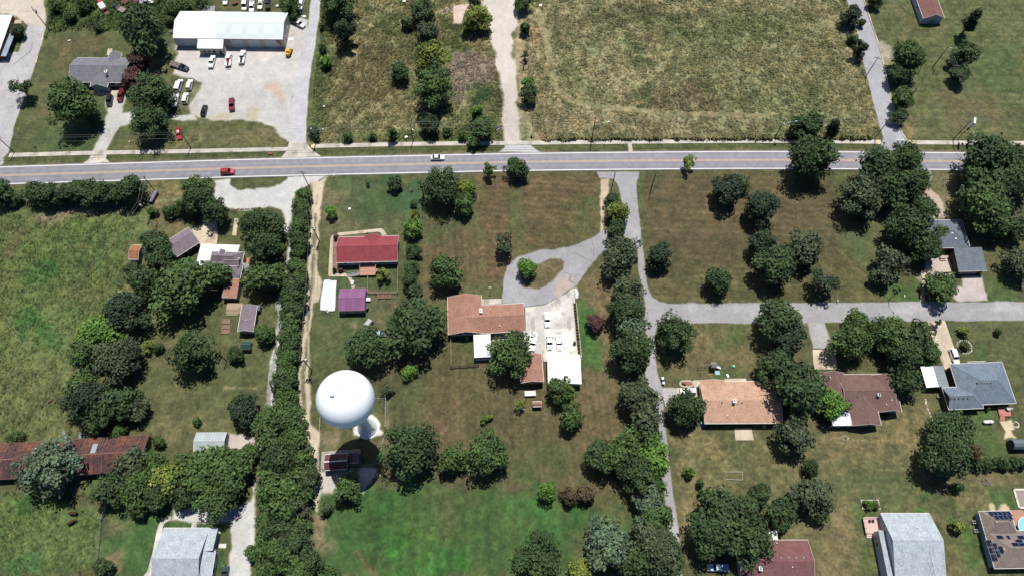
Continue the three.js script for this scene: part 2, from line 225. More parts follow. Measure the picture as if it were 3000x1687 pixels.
area([[140.1,-135.3],[148.1,-135.3],[143.3,-116.9],[141.6,-121.9],[139.7,-130.1]], [126, 112, 78], 2, 5, 0.7);
// lots below the side street
area([[46.1,-79.9],[84.3,-80.3],[89.7,-80.3],[88.6,-67.7],[90.9,-65],[45,-65],[44.8,-67.7],[43.8,-76]], [112, 98, 60], 2, 5);
area([[62.3,-78.2],[70.6,-79.9],[69.8,-73.9],[58.2,-69.7]], [86, 98, 50], 4, 9, 0.8);
area([[53.6,-79],[62.5,-79],[58.2,-69.7],[54.8,-67.7],[52.5,-67.7]], [130, 108, 66], 4, 9, 0.6);
area([[94.9,-80.3],[126.3,-80.7],[127.8,-67.7],[95.3,-67.7]], [96, 90, 50], 2, 5);
area([[131.6,-81.2],[174.2,-81.2],[167.6,-61.6],[131.6,-65.6]], [92, 92, 54], 2, 5);
area([[138.9,-73.9],[141.7,-73.9],[140.3,-67.7],[138,-67.7]], [76, 104, 48], 2, 4, 0.7);
// main house lot, tower lot
area([[18.9,-91.8],[26.8,-102.9],[39.8,-96.8],[39.2,-67.7],[19.6,-67.7],[19.5,-86.9]], [100, 90, 55], 2, 5);
area([[26.5,-95.9],[30.4,-93.2],[29,-67.7],[27,-67.7],[25.2,-86.9]], [122, 98, 64], 3, 7, 0.7);
area([[19.4,-87.3],[22.8,-88.7],[24.1,-80.3],[25.1,-67.7],[19.6,-67.7]], [60, 106, 40], 3, 7, 0.9);
area([[20.7,-72.3],[28.1,-72.3],[24.1,-60.9],[20.2,-60.9]], [72, 102, 44], 3, 7, 0.9);
area([[-38,-76],[-18.1,-76],[-17.6,-61.6],[-36.9,-61.6]], [92, 84, 52], 3, 7);
area([[-56.9,-66.8],[0,-68.6],[43,-60.9],[32.3,-43.3],[26.2,-29.7],[0,-28.9],[-35.4,-29.7],[-36.5,-50.1],[-35.7,-56.5]], [92, 84, 52], 2, 6, 1, { s: [1.52, 2.1, 0.045] });
area([[-25.3,-60.9],[-12.4,-60.9],[-10.9,-53.1],[-23.4,-47.5]], [110, 92, 58], 5, 12, 0.7);
area([[-35,-58.7],[-27.5,-62.3],[-24.5,-54.4],[-32.9,-53.1]], [84, 92, 50], 5, 10, 0.6);
area([[-24.6,-55.2],[-17.8,-55.2],[-17,-44.2],[-23.2,-43.3]], [106, 84, 56], 4, 10, 0.6);
area([[20.6,-60.5],[33.5,-60.5],[30.8,-45],[19.5,-43.3]], [108, 90, 58], 4, 8, 0.7, { s: [1.5, 1.9, 0.06] });
area([[2.5,-41.7],[19.3,-40.1],[19.4,-32.4],[2.4,-32.8]], [80, 90, 46], 5, 12, 0.7);
area([[-52.4,-30.5],[-34.9,-33.6],[-21.8,-32.4],[0,-29.7],[16.8,-27.3],[27.2,-26.6],[30,-21.2],[19.6,-18.2],[18.4,-7.4],[-51.3,-7.4],[-51.6,-23.9]], [68, 92, 42], 3, 8, 1, { s: [1.57, 3.4, 0.05] });
area([[-51.7,-24.7],[-39.2,-27.3],[-38.4,-9.2],[-49.2,-9.2]], [66, 94, 44], 4, 9, 0.8);
area([[-38.6,-29.7],[-30.6,-30.5],[-29.6,-14.6],[-38.1,-14.6]], [58, 104, 40], 6, 14, 0.75);
area([[-28.9,-16.4],[-9.4,-18.2],[-9.9,-7.4],[-29.1,-7.4]], [54, 110, 36], 5, 16, 0.85, { s: [1.57, 3.4, 0.1] });
area([[-27.5,-25.8],[-23.1,-25.8],[-22.2,-7.4],[-26.8,-7.4]], [78, 104, 42], 4, 10, 0.6);
area([[-20,-27.3],[-13.6,-27.3],[-14.2,-20.1],[-18.9,-20.1]], [88, 86, 50], 6, 14, 0.6);
area([[0,-27.7],[12.1,-29.7],[19.2,-26.6],[15.8,-20.1],[3.9,-18.2],[0,-20.1]], [58, 102, 42], 5, 12, 0.7);
area([[17.3,-18.2],[20.4,-19],[21.8,-13.5],[16.3,-12.4]], [104, 88, 58], 3, 7, 0.6);
track([[-40.9,-14.9],[-38.7,-12],[-36.2,-9.5],[-34.8,-7.4]], 0.7, [128, 98, 62], 0.6, 1.4, 0.8);
area([[-55.1,-56.5],[-36.5,-56.1],[-35,-36],[-52.6,-36]], [96, 92, 54], 1.5, 4);
area([[-53.7,-45.8],[-50.4,-45.8],[-48.7,-41.7],[-53.2,-41.7]], [132, 116, 84], 2, 5, 0.8);
area([[-40.6,-43.3],[-35.8,-46.7],[-35.1,-36.8],[-36.7,-36.8]], [110, 92, 64], 1.5, 4, 0.8);
area([[-36.6,-57.4],[-35.6,-57.4],[-34.8,-46.7],[-35.6,-46.7]], [142, 116, 88], 0.6, 1.5, 0.9);
area([[-54.4,-23.5],[-51.6,-23.5],[-49.5,-15.3],[-52.6,-15.3]], [140, 118, 86], 2, 5, 0.9);
area([[-19.9,-48.6],[-18,-48.6],[-17.7,-46.3],[-20,-46.3]], [124, 96, 66], 1, 2, 0.8);
area([[-37.7,-35.8],[-36.2,-35.6],[-36.1,-34.4],[-37.7,-34.4]], [150, 130, 80], 0.7, 1.2, 0.9);
// right-hand back yards
area([[44,-49.2],[54.4,-48.4],[54,-37.6],[71.5,-39.7],[71.2,-37.6],[70.1,-30.5],[52.3,-29.7],[48.7,-18.2],[44.6,-17.1],[44.5,-31.6]], [128, 110, 68], 2, 6);
area([[43.1,-34.4],[50.8,-34.4],[49.5,-22],[45.1,-18.2],[44.3,-25.8]], [122, 106, 64], 3, 8, 0.8, { s: [1.55, 2, 0.05] });
area([[54.8,-44.2],[61.3,-43.3],[62.4,-39.2],[54.6,-38.8]], [146, 118, 70], 3, 7, 0.8);
area([[62.1,-43.3],[72.1,-43.8],[80.1,-41.7],[77.3,-37.6],[63.9,-38]], [84, 94, 50], 3, 7, 0.9);
area([[43.5,-66.8],[67.8,-66.8],[67.2,-62.3],[44.8,-61.8]], [108, 100, 58], 3, 7, 0.6);
area([[60.7,-65.9],[67.7,-66.3],[67.3,-63.2],[61.2,-62.7]], [72, 100, 46], 2, 5, 0.7);
area([[64.8,-50.9],[123,-56.5],[133.3,-40.1],[141.6,-35.2],[133.8,-9.2],[59.2,-9.2]], [108, 100, 60], 2, 6);
area([[83.6,-38.4],[112.3,-38.4],[114.3,-29.7],[97.3,-25.4],[86.1,-29.7]], [88, 96, 54], 5, 12, 0.9, { s: [0.03, 2, 0.06] });
area([[89.2,-46.7],[108.8,-48.4],[116.4,-46.7],[113.9,-38],[87.6,-38]], [128, 108, 66], 5, 12, 0.75, { s: [0.03, 2, 0.06] });
area([[110,-53.5],[120,-53.1],[116.8,-43.3],[108.5,-43.3]], [132, 110, 66], 4, 9, 0.7);
area([[87.7,-29.7],[94.3,-30.5],[91.5,-9.2],[79.6,-9.2],[84.7,-22]], [126, 108, 66], 4, 10, 0.8);
area([[93.4,-25.8],[98.1,-25.8],[94.6,-9.2],[91.5,-9.2],[93.8,-20.1]], [78, 98, 44], 3, 7, 0.8);
area([[111.6,-30.5],[114.5,-30.5],[112.4,-25.2],[110,-25.2]], [56, 108, 38], 1.5, 4, 0.95);
area([[123.5,-55.2],[139,-53.1],[139,-40.1],[131.2,-40.1],[129.2,-47.9],[123.7,-50.9]], [80, 98, 46], 3, 7, 0.9);
area([[125.2,-34.4],[141.9,-36],[140,-29.7],[132.1,-27.3],[120.3,-26.6]], [124, 106, 64], 3, 8, 0.8);
area([[130.8,-31.2],[138.6,-31.6],[136.7,-26.6],[132.1,-27.3]], [74, 98, 48], 2.5, 6, 0.9);
area([[118.7,-23.5],[124.5,-22.8],[124.8,-15.3],[122.3,-9.2],[118.3,-10.2],[117.7,-18.2]], [76, 100, 42], 3, 7, 0.9);
area([[115.6,-19],[119.5,-16],[119.2,-9.2],[113.1,-9.2]], [122, 104, 62], 3, 8, 0.8);
area([[106.9,-60.9],[110.7,-53.1],[116.1,-54.4],[119.1,-57.8]], [104, 96, 56], 3, 6, 0.7);

// ---------- roads, drives, walks ----------
const surfaces = [];
// a flat surface of the place: outline in metres; ragged = wandering edge in metres; shares the painted cover when it is loose material
function surf(name, label, category, p, o = {}) { surfaces.push({ name, label, category, p, ...o }); if (o.c) { area(p, o.c, o.f ?? 0.5, o.n ?? 1.2, 1, o.s ? { s: o.s } : {}); } }
const gravelC = [178, 176, 173], gravelW = [188, 187, 185], dirtC = [188, 172, 148];
surf('parking_lot', 'pale worn asphalt parking lot beside the white roofed brick building', 'parking lot', [[-220.48,-184.7],[-187.36,-186.9],[-181.15,-187.21],[-181.18,-200.07],[-174.51,-200.07],[-173.7,-193.57],[-172.88,-178.52],[-172.84,-165.92],[-172.64,-153.27],[-171.36,-142.76],[-172.51,-140.6],[-171.56,-138.18],[-172.47,-137.49],[-202.89,-135.26]], { c: [170, 168, 170], f: 0.3, n: 0.5 });
surf('gravel_yard', 'tan gravel yard behind the white roofed brick building', 'gravel yard', [[-243.3,-248.82],[-189.5,-248.82],[-178.51,-212.78],[-174.41,-200.07],[-181.18,-200.07],[-185.76,-203.03],[-188.93,-205.36],[-227.83,-205.36]], { c: [181, 172, 159], f: 0.6, n: 1.5 });
surf('gravel_driveway', 'pale gravel driveway of the dark grey roofed house', 'driveway', [[-144.06,-168.87],[-136.3,-168.87],[-137.4,-162.42],[-136.3,-159.64],[-128.66,-159.64],[-124.25,-158.49],[-110.88,-158.67],[-109.99,-156.38],[-122.77,-155.81],[-131.85,-155.25],[-135.86,-152.71],[-137.1,-148.25],[-137.96,-143.31],[-140.76,-142.76],[-142.69,-143.31],[-141.99,-151.59],[-142.3,-159.53]], { c: [181, 180, 176], f: 0.6, n: 1.4 });
surf('driveway_apron', 'pale concrete driveway apron joining highway and sidewalk', 'driveway', [[-142.83,-143.85],[-138.09,-143.85],[-137.73,-141.41],[-137.63,-140.06],[-135.96,-138.67],[-145.19,-138.08],[-143.39,-139.79]], { m: M.concrete });
surf('gravel_lot', 'wide white gravel lot in front of the metal workshop', 'gravel lot', [[-123.25,-189.74],[-122.6,-180.36],[-122.82,-176.69],[-115.75,-174.56],[-111.14,-172.75],[-111.27,-168.28],[-113.44,-162.42],[-112.32,-158.95],[-110.26,-157.81],[-104.41,-156.1],[-88.98,-155.7],[-83.11,-153.27],[-77.33,-147.69],[-76.36,-145.49],[-74.36,-145.77],[-75.76,-156.67],[-76.54,-168.28],[-76.07,-181.59],[-75.53,-191.01],[-76.09,-202.7],[-81.41,-204.69],[-84.37,-200.73],[-89.33,-190.38]], { c: gravelC, f: 0.6, n: 1.6 });
area([[-123.35,-188.84],[-115.93,-188.84],[-115.14,-185.63],[-119.97,-184.16],[-121.99,-182.94]], [182, 170, 160], 2, 5, 0.7);
area([[-87.16,-171.85],[-83.38,-171.85],[-79.6,-164.75],[-80.68,-162.42],[-84.9,-165.92]], [176, 154, 136], 2, 5, 0.8);
area([[-94.11,-189.74],[-84.37,-189.74],[-85.54,-184.08],[-93.25,-184.08]], [212, 200, 190], 2, 4, 0.6);
area([[-83.83,-199.29],[-80.09,-199.29],[-79.75,-188.47],[-82.81,-188.47]], [176, 160, 146], 2, 5, 0.8);
area([[-110.26,-157.81],[-89.64,-160.1],[-89.04,-156.1],[-104.46,-156.38]], [166, 156, 128], 2, 6, 0.7);
surf('lane', 'pale asphalt lane between the workshop lot and the rough field', 'lane', [[-79.3,-233.93],[-75.76,-233.93],[-73.16,-212.78],[-72.52,-202.7],[-72.6,-191.01],[-72.8,-180.36],[-72.31,-168.28],[-71.7,-156.67],[-70.54,-146.32],[-75.7,-146.32],[-77.05,-156.67],[-77.95,-168.28],[-77.03,-181.59],[-76.5,-191.01],[-76.44,-202.7],[-76.79,-212.78]], { c: [176, 176, 180], f: 0.25, n: 0.4 });
surf('lane_apron', 'white concrete apron where the workshop lane meets the highway', 'driveway', [[-76.37,-147.25],[-70.57,-146.59],[-68.26,-143.85],[-64.78,-141.03],[-78.39,-140.49],[-76.84,-143.31]], { m: M.concrete });
surf('gravel_track', 'pale gravel track running up between the rough field and the big hay field', 'gravel track', [[-12.71,-233.93],[3.13,-233.93],[1.25,-208.71],[1.98,-200.07],[0.25,-195.51],[0,-186.58],[1.43,-176.69],[1.86,-162.42],[2.5,-148.25],[5.44,-146.87],[-2.67,-146.87],[-2.94,-153.83],[-3.46,-165.33],[-4.95,-176.69],[-6.99,-187.84],[-8.06,-196.16],[-9.19,-206.03],[-11.78,-211.42]], { c: [183, 176, 168], f: 0.7, n: 1.8 });
surf('track_apron', 'pale gravel apron where the field track meets the highway', 'driveway', [[-2.68,-147.14],[5.44,-146.87],[6.78,-144.94],[9.67,-142.66],[-4.68,-142.76],[-2.8,-144.94]], { c: [178, 178, 180], f: 0.4, n: 0.8 });
surf('upper_street', 'grey asphalt street running up along the big hay field', 'street', [[129.16,-233.93],[134.63,-233.93],[134.16,-212.78],[134.6,-199.41],[134.98,-189.74],[134.6,-179.13],[134.1,-168.28],[134.01,-159.53],[134.1,-153.83],[135.1,-148.25],[136.66,-145.22],[138.96,-142.6],[124.25,-143.2],[125.84,-144.94],[127.59,-148.8],[127.56,-153.27],[127.49,-165.92],[127.68,-180.36],[128.46,-193.57],[128.61,-204.03],[127.6,-212.78]], { c: [153, 154, 160], f: 0.2, n: 0.3 });
surf('lower_street', 'grey asphalt street with a bend leading down past the row of trees', 'street', [[28.41,-134.87],[42.83,-134.87],[41.41,-130.57],[41.46,-122.37],[41.54,-114.89],[41.65,-105.22],[41.94,-98.2],[42.3,-92.25],[43.27,-89.1],[45.56,-87.32],[47.95,-86.75],[78.64,-87.1],[184.47,-87.41],[182.3,-81.27],[155.5,-81.18],[87.25,-80.32],[52.15,-80.1],[49,-80.66],[46.17,-80.53],[44.24,-79.02],[42.98,-76.03],[43.1,-72.66],[42.48,-67.72],[43.74,-60.05],[43.66,-54.36],[43.96,-43.76],[44.02,-35.61],[44.27,-29.68],[44.73,-21.99],[44.64,-17.13],[44.47,-3.85],[41.05,-3.85],[42.2,-18.25],[41.68,-27.73],[41.34,-37.62],[41.43,-43.35],[41.46,-50.92],[40.76,-55.23],[39.84,-59.61],[38.97,-64.98],[40.91,-67.72],[40.23,-73.92],[40.33,-80.32],[40.65,-86.88],[40.38,-91.35],[39.56,-96.81],[39.97,-105.22],[37.71,-109.05],[36.19,-114.89],[35.82,-125.93],[35.21,-130.05],[33.58,-132.24],[29.17,-132.4]], { c: [149, 148, 151], f: 0.25, n: 0.5 });
surf('two_track', 'tan gravel strip drive beside the lower street', 'driveway', [[29.69,-132.24],[32.6,-132.24],[31.67,-125.93],[30.17,-118.35],[29.58,-111.47],[28.1,-111.56],[28.87,-119.85]], { c: [180, 162, 141], f: 0.4, n: 0.9 });
surf('circular_drive', 'grey asphalt circular drive with a grass island in front of the tan ranch house', 'driveway', [[28.1,-111.66],[29.85,-112.44],[37.55,-112.93],[39.34,-108.09],[30.32,-105.7],[27.88,-103.33],[25.88,-100.99],[23.21,-97.27],[20.58,-93.61],[18.67,-91.93],[16.36,-90],[10.15,-86.44],[4.05,-85.55],[2.44,-86.53],[-3.01,-86.61],[-3.22,-88.66],[-2.72,-94.52],[-1.42,-99.59],[1.68,-102.86],[7.15,-104.75],[13.9,-105.7],[20.27,-107.23],[25.45,-109.63]], { c: [145, 144, 149], f: 0.3, n: 0.8, hole: 1 });
area([[13.64,-95.89],[18.21,-96.35],[18.89,-92.25],[14.29,-89.1]], [176, 158, 142], 1.5, 3, 0.8);
area([[8.34,-100.52],[11.72,-102.3],[15.48,-102.3],[16.78,-100.99],[16.2,-98.43],[13.83,-95.21],[10.48,-92.79],[7.18,-91.8],[3.7,-92.25],[2.89,-95.89],[4.58,-99.12]], [108, 94, 62], 0.4, 1);
surf('concrete_parking', 'bright concrete parking pad right of the tan ranch house', 'parking pad', [[4.05,-85.38],[10.15,-86.26],[16.35,-89.82],[18.67,-91.75],[19.27,-91.35],[19.45,-87.54],[19.58,-78.17],[19.86,-69.95],[19.98,-68.09],[9.4,-68.09],[9.05,-70.15],[3.54,-69.95],[-5.93,-72.66],[-5.99,-77.52],[1.2,-77.52],[4.19,-77.74]], { m: M.concreteBright });
surf('concrete_slab', 'brighter newer concrete slab in front of the white carport', 'slab', [[9.79,-78.29],[18.72,-78.6],[19.56,-70.36],[10.11,-70.15]], { m: mat(0xf7f4ec, { map: CT, roughness: 0.9 }), lift: 0.02 });
surf('front_walk', 'pale concrete front walk of the tan ranch house', 'walkway', [[-9.21,-88.21],[-3.14,-88.35],[-3.13,-86.7],[-9.17,-86.26]], { m: M.concrete });
surf('white_gravel_drive', 'broad white gravel turnaround below the highway', 'driveway', [[-100.58,-131.93],[-98.89,-129.79],[-98.82,-126.44],[-97.31,-123.28],[-94.25,-120.6],[-89.8,-119.85],[-83.67,-120.5],[-79.41,-120.96],[-75.8,-119.85],[-74.12,-116.37],[-72.97,-110.01],[-71.27,-106.18],[-71.3,-102.86],[-72.2,-99.59],[-72.11,-95.89],[-72.52,-91.35],[-72.33,-85.55],[-71.4,-80.32],[-70.99,-73.92],[-71.1,-67.72],[-71.32,-65.89],[-71.1,-53.92],[-70.97,-41.7],[-71.09,-31.64],[-69.12,-23.89],[-68.79,-9.18],[-68.56,-0.4],[-75.34,-0.4],[-74.94,-9.18],[-75.11,-17.13],[-76.08,-21.8],[-85.13,-22.56],[-91.94,-22.94],[-92.1,-26.11],[-77.84,-26.38],[-71.32,-28.12],[-70.17,-30.85],[-70.97,-41.7],[-70,-49.21],[-68.5,-56.53],[-69.84,-67.71],[-69.04,-71.82],[-69.19,-80.32],[-69.46,-86.88],[-69.12,-93.61],[-69.49,-100.52],[-70.26,-107.13],[-71.03,-112.44],[-71.37,-118.35],[-71.45,-126.44],[-66.69,-130.57],[-66.13,-129.53],[-61.52,-133.71],[-75.21,-133.4],[-75.61,-132.03],[-79.08,-129.43],[-84.82,-128.14],[-84.74,-127.57],[-90.9,-127.98],[-93.7,-129.79],[-93.91,-132.14]], { c: gravelW, f: 0.5, n: 1.3 });
surf('farm_lane', 'long tan two-wheel gravel lane beside the narrow hedge of trees', 'lane', [[-66.41,-130.05],[-61.52,-133.71],[-62.5,-128.5],[-62.62,-119.85],[-62.45,-113.42],[-61.66,-102.86],[-60.5,-96.35],[-59.04,-93.61],[-59.1,-86.88],[-60.67,-86.44],[-60.58,-76.03],[-60.37,-67.72],[-57.42,-49.21],[-54.66,-47.1],[-53.63,-38.03],[-52.47,-36.82],[-52.68,-29.68],[-53,-25.42],[-54.09,-29.68],[-55.68,-38.03],[-57.56,-40.06],[-58.83,-47.1],[-61.32,-50.92],[-63.31,-67.71],[-62.68,-67.72],[-63.26,-73.92],[-63.52,-82.49],[-63.77,-93.61],[-64.65,-103.33],[-65.15,-112.44],[-65.6,-119.85]], { c: [185, 172, 151], f: 0.5, n: 1.2 });
track([[-64.04,-118.35],[-63.42,-110.01],[-62.92,-102.86],[-62.39,-95.89],[-62.27,-86.88],[-61.91,-78.17],[-61.16,-67.72],[-61.67,-64.98],[-60.6,-57.41],[-59.77,-53.06]], 0.42, [132, 116, 84], 0.4, 0.9, 0.95);
track([[-64.37,-126.44],[-64.15,-121.86]], 0.3, [150, 140, 120], 0.4, 0.9, 0.8);
area([[-67.38,-130.83],[-66.25,-130.57],[-65.92,-125.93],[-66.76,-127.47]], [186, 168, 142], 0.6, 1.5, 0.9);
surf('pump_house_pad', 'pale gravel pad in front of the pump house', 'gravel pad', [[-53.42,-36.21],[-35.95,-37.14],[-40.38,-31.64],[-41.08,-30.46],[-48.26,-29.68],[-52.32,-30.07]], { c: [180, 176, 170], f: 0.8, n: 2 });
surf('asphalt_driveway', 'light grey asphalt driveway leading down to the brown roofed house', 'driveway', [[89.89,-80.49],[94.97,-80.4],[95.92,-75.19],[96.27,-71.82],[89.76,-71.82],[89.73,-73.92]], { c: [159, 158, 160], f: 0.3, n: 0.6 });
surf('concrete_driveway', 'tan concrete lower half of the driveway at the brown roofed house', 'driveway', [[89.74,-71.74],[96.26,-71.74],[96.07,-65.63],[89.05,-65.63]], { m: M.concreteWarm });
surf('tan_driveway', 'tan concrete driveway with a parked white car at the blue grey roofed house', 'driveway', [[126.27,-81.01],[131.61,-81.14],[132.28,-71.4],[131.94,-65.63],[127.65,-65.63],[126.41,-74.76]], { m: M.concreteWarm });
surf('stone_driveway', 'pale crushed stone driveway below the blue grey garage', 'driveway', [[136.82,-87.23],[146.84,-87.41],[146.76,-92.25],[147.01,-96.12],[140.39,-96.12],[139.99,-92.25],[138.67,-92.7],[136.18,-88.66]], { c: [178, 168, 164], f: 0.4, n: 1 });
surf('wooded_driveway', 'tan driveway running between big trees from the highway', 'driveway', [[139.08,-135.72],[141.33,-135.82],[140.2,-132.14],[139.12,-129.53],[141.21,-123.89],[142.01,-116.86],[136.83,-116.76],[136.2,-120.35],[134.8,-124.4],[136.85,-127.47],[138.43,-132.14]], { c: [168, 153, 136], f: 0.6, n: 1.4 });
surf('patio', 'pale stone patio with a picnic table beside the blue grey roofed house', 'patio', [[130.6,-100.6],[133.14,-102.47],[134.63,-103.41],[138.81,-103.41],[138.25,-96.45],[135.36,-96.45],[129.32,-96.22]], { c: [178, 166, 155], f: 0.4, n: 0.8 });
surf('curved_walk', 'cream concrete front walk curving down to the side street', 'walkway', [[125.54,-87.18],[127.08,-87.18],[128.08,-92.13],[129.19,-94.39],[129.58,-97.71],[128.27,-97.82],[128.17,-94.85],[126.95,-91.68]], { m: M.concreteWarm });
surf('ranch_driveway', 'grey asphalt mouth of the driveway at the pale tan ranch house', 'driveway', [[43.77,-59.93],[47.78,-59.93],[47.46,-56.6],[46.79,-55.15],[44.57,-54.07],[43.86,-56.96]], { c: [164, 162, 162], f: 0.2, n: 0.4 });
surf('ranch_parking', 'tan concrete parking pad with a silver car at the pale tan ranch house', 'parking pad', [[47.8,-59.93],[54.04,-60.08],[53.97,-56.96],[53.83,-53.35],[47.15,-53.35]], { m: M.concreteWarm });
surf('entry_walk', 'tan concrete entry walk along the pale tan ranch house', 'walkway', [[53.03,-62.26],[55.18,-62.3],[54.94,-60.12],[53.06,-60.08]], { m: M.concreteWarm, lift: 0.01 });
surf('back_stoop', 'cream concrete strip behind the pale tan ranch house', 'slab', [[62.5,-62.79],[68.6,-62.79],[68.58,-62.02],[61.95,-62.02]], { m: M.concreteWarm });
surf('patio_slab', 'square cream concrete patio slab below the pale tan ranch house', 'slab', [[63.27,-48.11],[68.23,-48.11],[68.24,-45.75],[68.44,-44.71],[63.16,-44.67]], { m: M.concreteWarm });
surf('house_walk', 'cream concrete path wrapping round the red roofed house', 'walkway', [[-51.39,-95.96],[-56.72,-95.86],[-57.39,-96.15],[-57.57,-96.86],[-58.26,-109.25],[-57.94,-110.37],[-55.53,-111.5],[-42.48,-113.08],[-41.57,-112.75],[-40.94,-111.75],[-40.34,-111],[-40.31,-110.6],[-42.06,-110.6],[-42.11,-111.25],[-42.81,-111.75],[-43.48,-111.85],[-55.42,-110.37],[-57.18,-110.5],[-57.36,-109],[-56.36,-97.57],[-56.19,-96.98],[-52.36,-97.09],[-51.01,-96.38]], { m: M.concreteWarm });
surf('shed_walk', 'narrow cream concrete path leading to the purple roofed shed', 'walkway', [[-51.35,-95.55],[-50.29,-95.55],[-49.29,-94.02],[-48.71,-91.92],[-49.73,-91.87],[-50.31,-93.55]], { m: M.concreteWarm });
surf('flower_bed', 'brown mulch bed along the end of the red roofed house', 'flower bed', [[-57.36,-109],[-57.09,-109.62],[-55.8,-109.87],[-56.25,-106.78],[-55.72,-101.65],[-54.24,-100.92],[-54.52,-97.33],[-56.12,-97.33]], { c: [142, 112, 98], f: 0.3, n: 0.5 });
surf('gravel_pad', 'round pale gravel pad at the foot of the water tower', 'gravel pad', [[-45.47,-47.1],[-45.17,-48.37],[-43.65,-50.06],[-43.13,-51.34],[-41.73,-52.2],[-40.03,-51.99],[-38.45,-50.7],[-37.49,-49.21],[-37.69,-47.94],[-36.48,-46.89],[-37.04,-46.05],[-39.06,-45.22],[-41.53,-45.01],[-43.67,-45.64],[-45.15,-45.84]], { c: [197, 189, 178], f: 0.4, n: 0.8 });
surf('pump_house_slab', 'pale concrete slab round the pump house', 'slab', [[-53.4,-41.44],[-42.63,-42.26],[-42.19,-38.14],[-45.52,-37.85],[-45.41,-36.62],[-52.33,-36.38],[-53.19,-37.36]], { m: M.concreteGrey });
surf('shed_gravel', 'pinkish gravel pad beside the small grey metal shed', 'gravel pad', [[-80.46,-46.35],[-74.02,-45.64],[-72.1,-45.34],[-71.55,-40.06],[-73.76,-41.29],[-79.36,-42.73],[-79.96,-43.35]], { c: [176, 166, 157], f: 0.5, n: 1.2 });
surf('side_walk_strip', 'white concrete path curving round the pale grey roofed house', 'walkway', [[-96.36,-9.17],[-95.68,-10.29],[-95.25,-14.73],[-95.28,-18.52],[-95.34,-20.29],[-95.2,-21.48],[-94.7,-22.83],[-93.86,-23.73],[-92.98,-24.03],[-92.13,-24.1],[-92.06,-22.98],[-92.88,-22.75],[-93.57,-22.3],[-93.82,-21.63],[-93.88,-20],[-94.02,-18.08],[-94.05,-14.15],[-94.4,-11.43],[-94.53,-9.17],[-94.65,-7.61]], { m: M.concreteBright });
surf('porch_walk', 'short white concrete walk to the pale grey roofed house', 'walkway', [[-86.22,-22.5],[-84.81,-22.5],[-84.75,-20.14],[-86.24,-20.14]], { m: M.concreteBright });
surf('side_door_walk', 'short white concrete walk from the drive to the side door of the pale grey roofed house', 'walkway', [[-78.5,-17.08],[-76.06,-17.05],[-76.06,-15.96],[-78.55,-16.06]], { m: M.concreteBright });
surf('back_patio', 'cream stone patio near the small dark shed', 'patio', [[138.98,-50.26],[142.87,-50.46],[142.93,-49.64],[143.19,-47.81],[142.07,-47.41],[142.46,-46],[143.02,-45.2],[138.85,-44.6],[139.16,-46],[140.01,-47.21]], { c: [195, 180, 153], f: 0.3, n: 0.8 });
surf('stepping_stone_patch', 'pale sandy patch behind the solar panel house', 'patio', [[132.13,-25.65],[133.17,-26.71],[134.35,-26.97],[135.09,-26.35],[135.01,-25.47],[134.04,-25.29]], { c: [191, 172, 145], f: 0.4, n: 0.8 });
surf('sand_strip', 'small pale sandy strip behind the solar panel house', 'patio', [[129.97,-27.06],[130.78,-27.33],[131.29,-26.88],[131.17,-25.47],[129.88,-25.47]], { c: [187, 172, 139], f: 0.4, n: 0.8 });
surf('brick_pad', 'bare concrete pad of a removed building in the rough field', 'slab', [[-22.56,-210.07],[-16.54,-210.61],[-16.24,-208.71],[-17.53,-200.73],[-21.98,-200.59]], { c: [187, 168, 157], f: 0.4, n: 0.8 });
surf('house_back_walk', 'pale concrete strip behind the dark grey roofed house', 'walkway', [[-148.5,-188.64],[-146.79,-188.71],[-146.79,-185.55],[-148.18,-185.55]], { m: M.concreteWarm });
surf('house_front_pad', 'tan concrete pad beside the porch of the dark grey roofed house', 'slab', [[-143.01,-169.26],[-136.35,-169.36],[-136.8,-167.86],[-139.88,-166.76],[-142.71,-166.66],[-148.56,-167.26],[-148.69,-169.06]], { m: M.concreteWarm });
surf('barn_path', 'cream concrete walk from the turnaround to the house with the wrap of white roof', 'walkway', [[-90.24,-116.81],[-88.81,-116.81],[-88.76,-113.92],[-88.69,-110.39],[-89.95,-110.49],[-90.1,-113.92]], { m: M.concreteWarm });
surf('garage_apron', 'tan concrete apron between the grey garage and the white porch roof', 'slab', [[-103.57,-112.58],[-99.38,-115.27],[-97.27,-116.62],[-95.93,-115.65],[-94.63,-111.06],[-94.34,-107.47],[-97.89,-107.01],[-99.58,-107.19],[-100.7,-108.79]], { m: M.concreteWarm });
surf('lawn_walk', 'narrow bare walk beside the side street garage', 'path', [[125.35,-96.35],[128.47,-97.27],[127.79,-93.61]], { c: [168, 143, 118], f: 0.5, n: 1 });
surf('white_gravel_patch', 'white stone heap beside the concrete parking pad', 'gravel patch', [[18.67,-91.93],[20.1,-91.8],[20.77,-90],[20.38,-88.43],[19.48,-88.3],[19.26,-91.12]], { c: [202, 199, 197], f: 0.3, n: 0.8 });

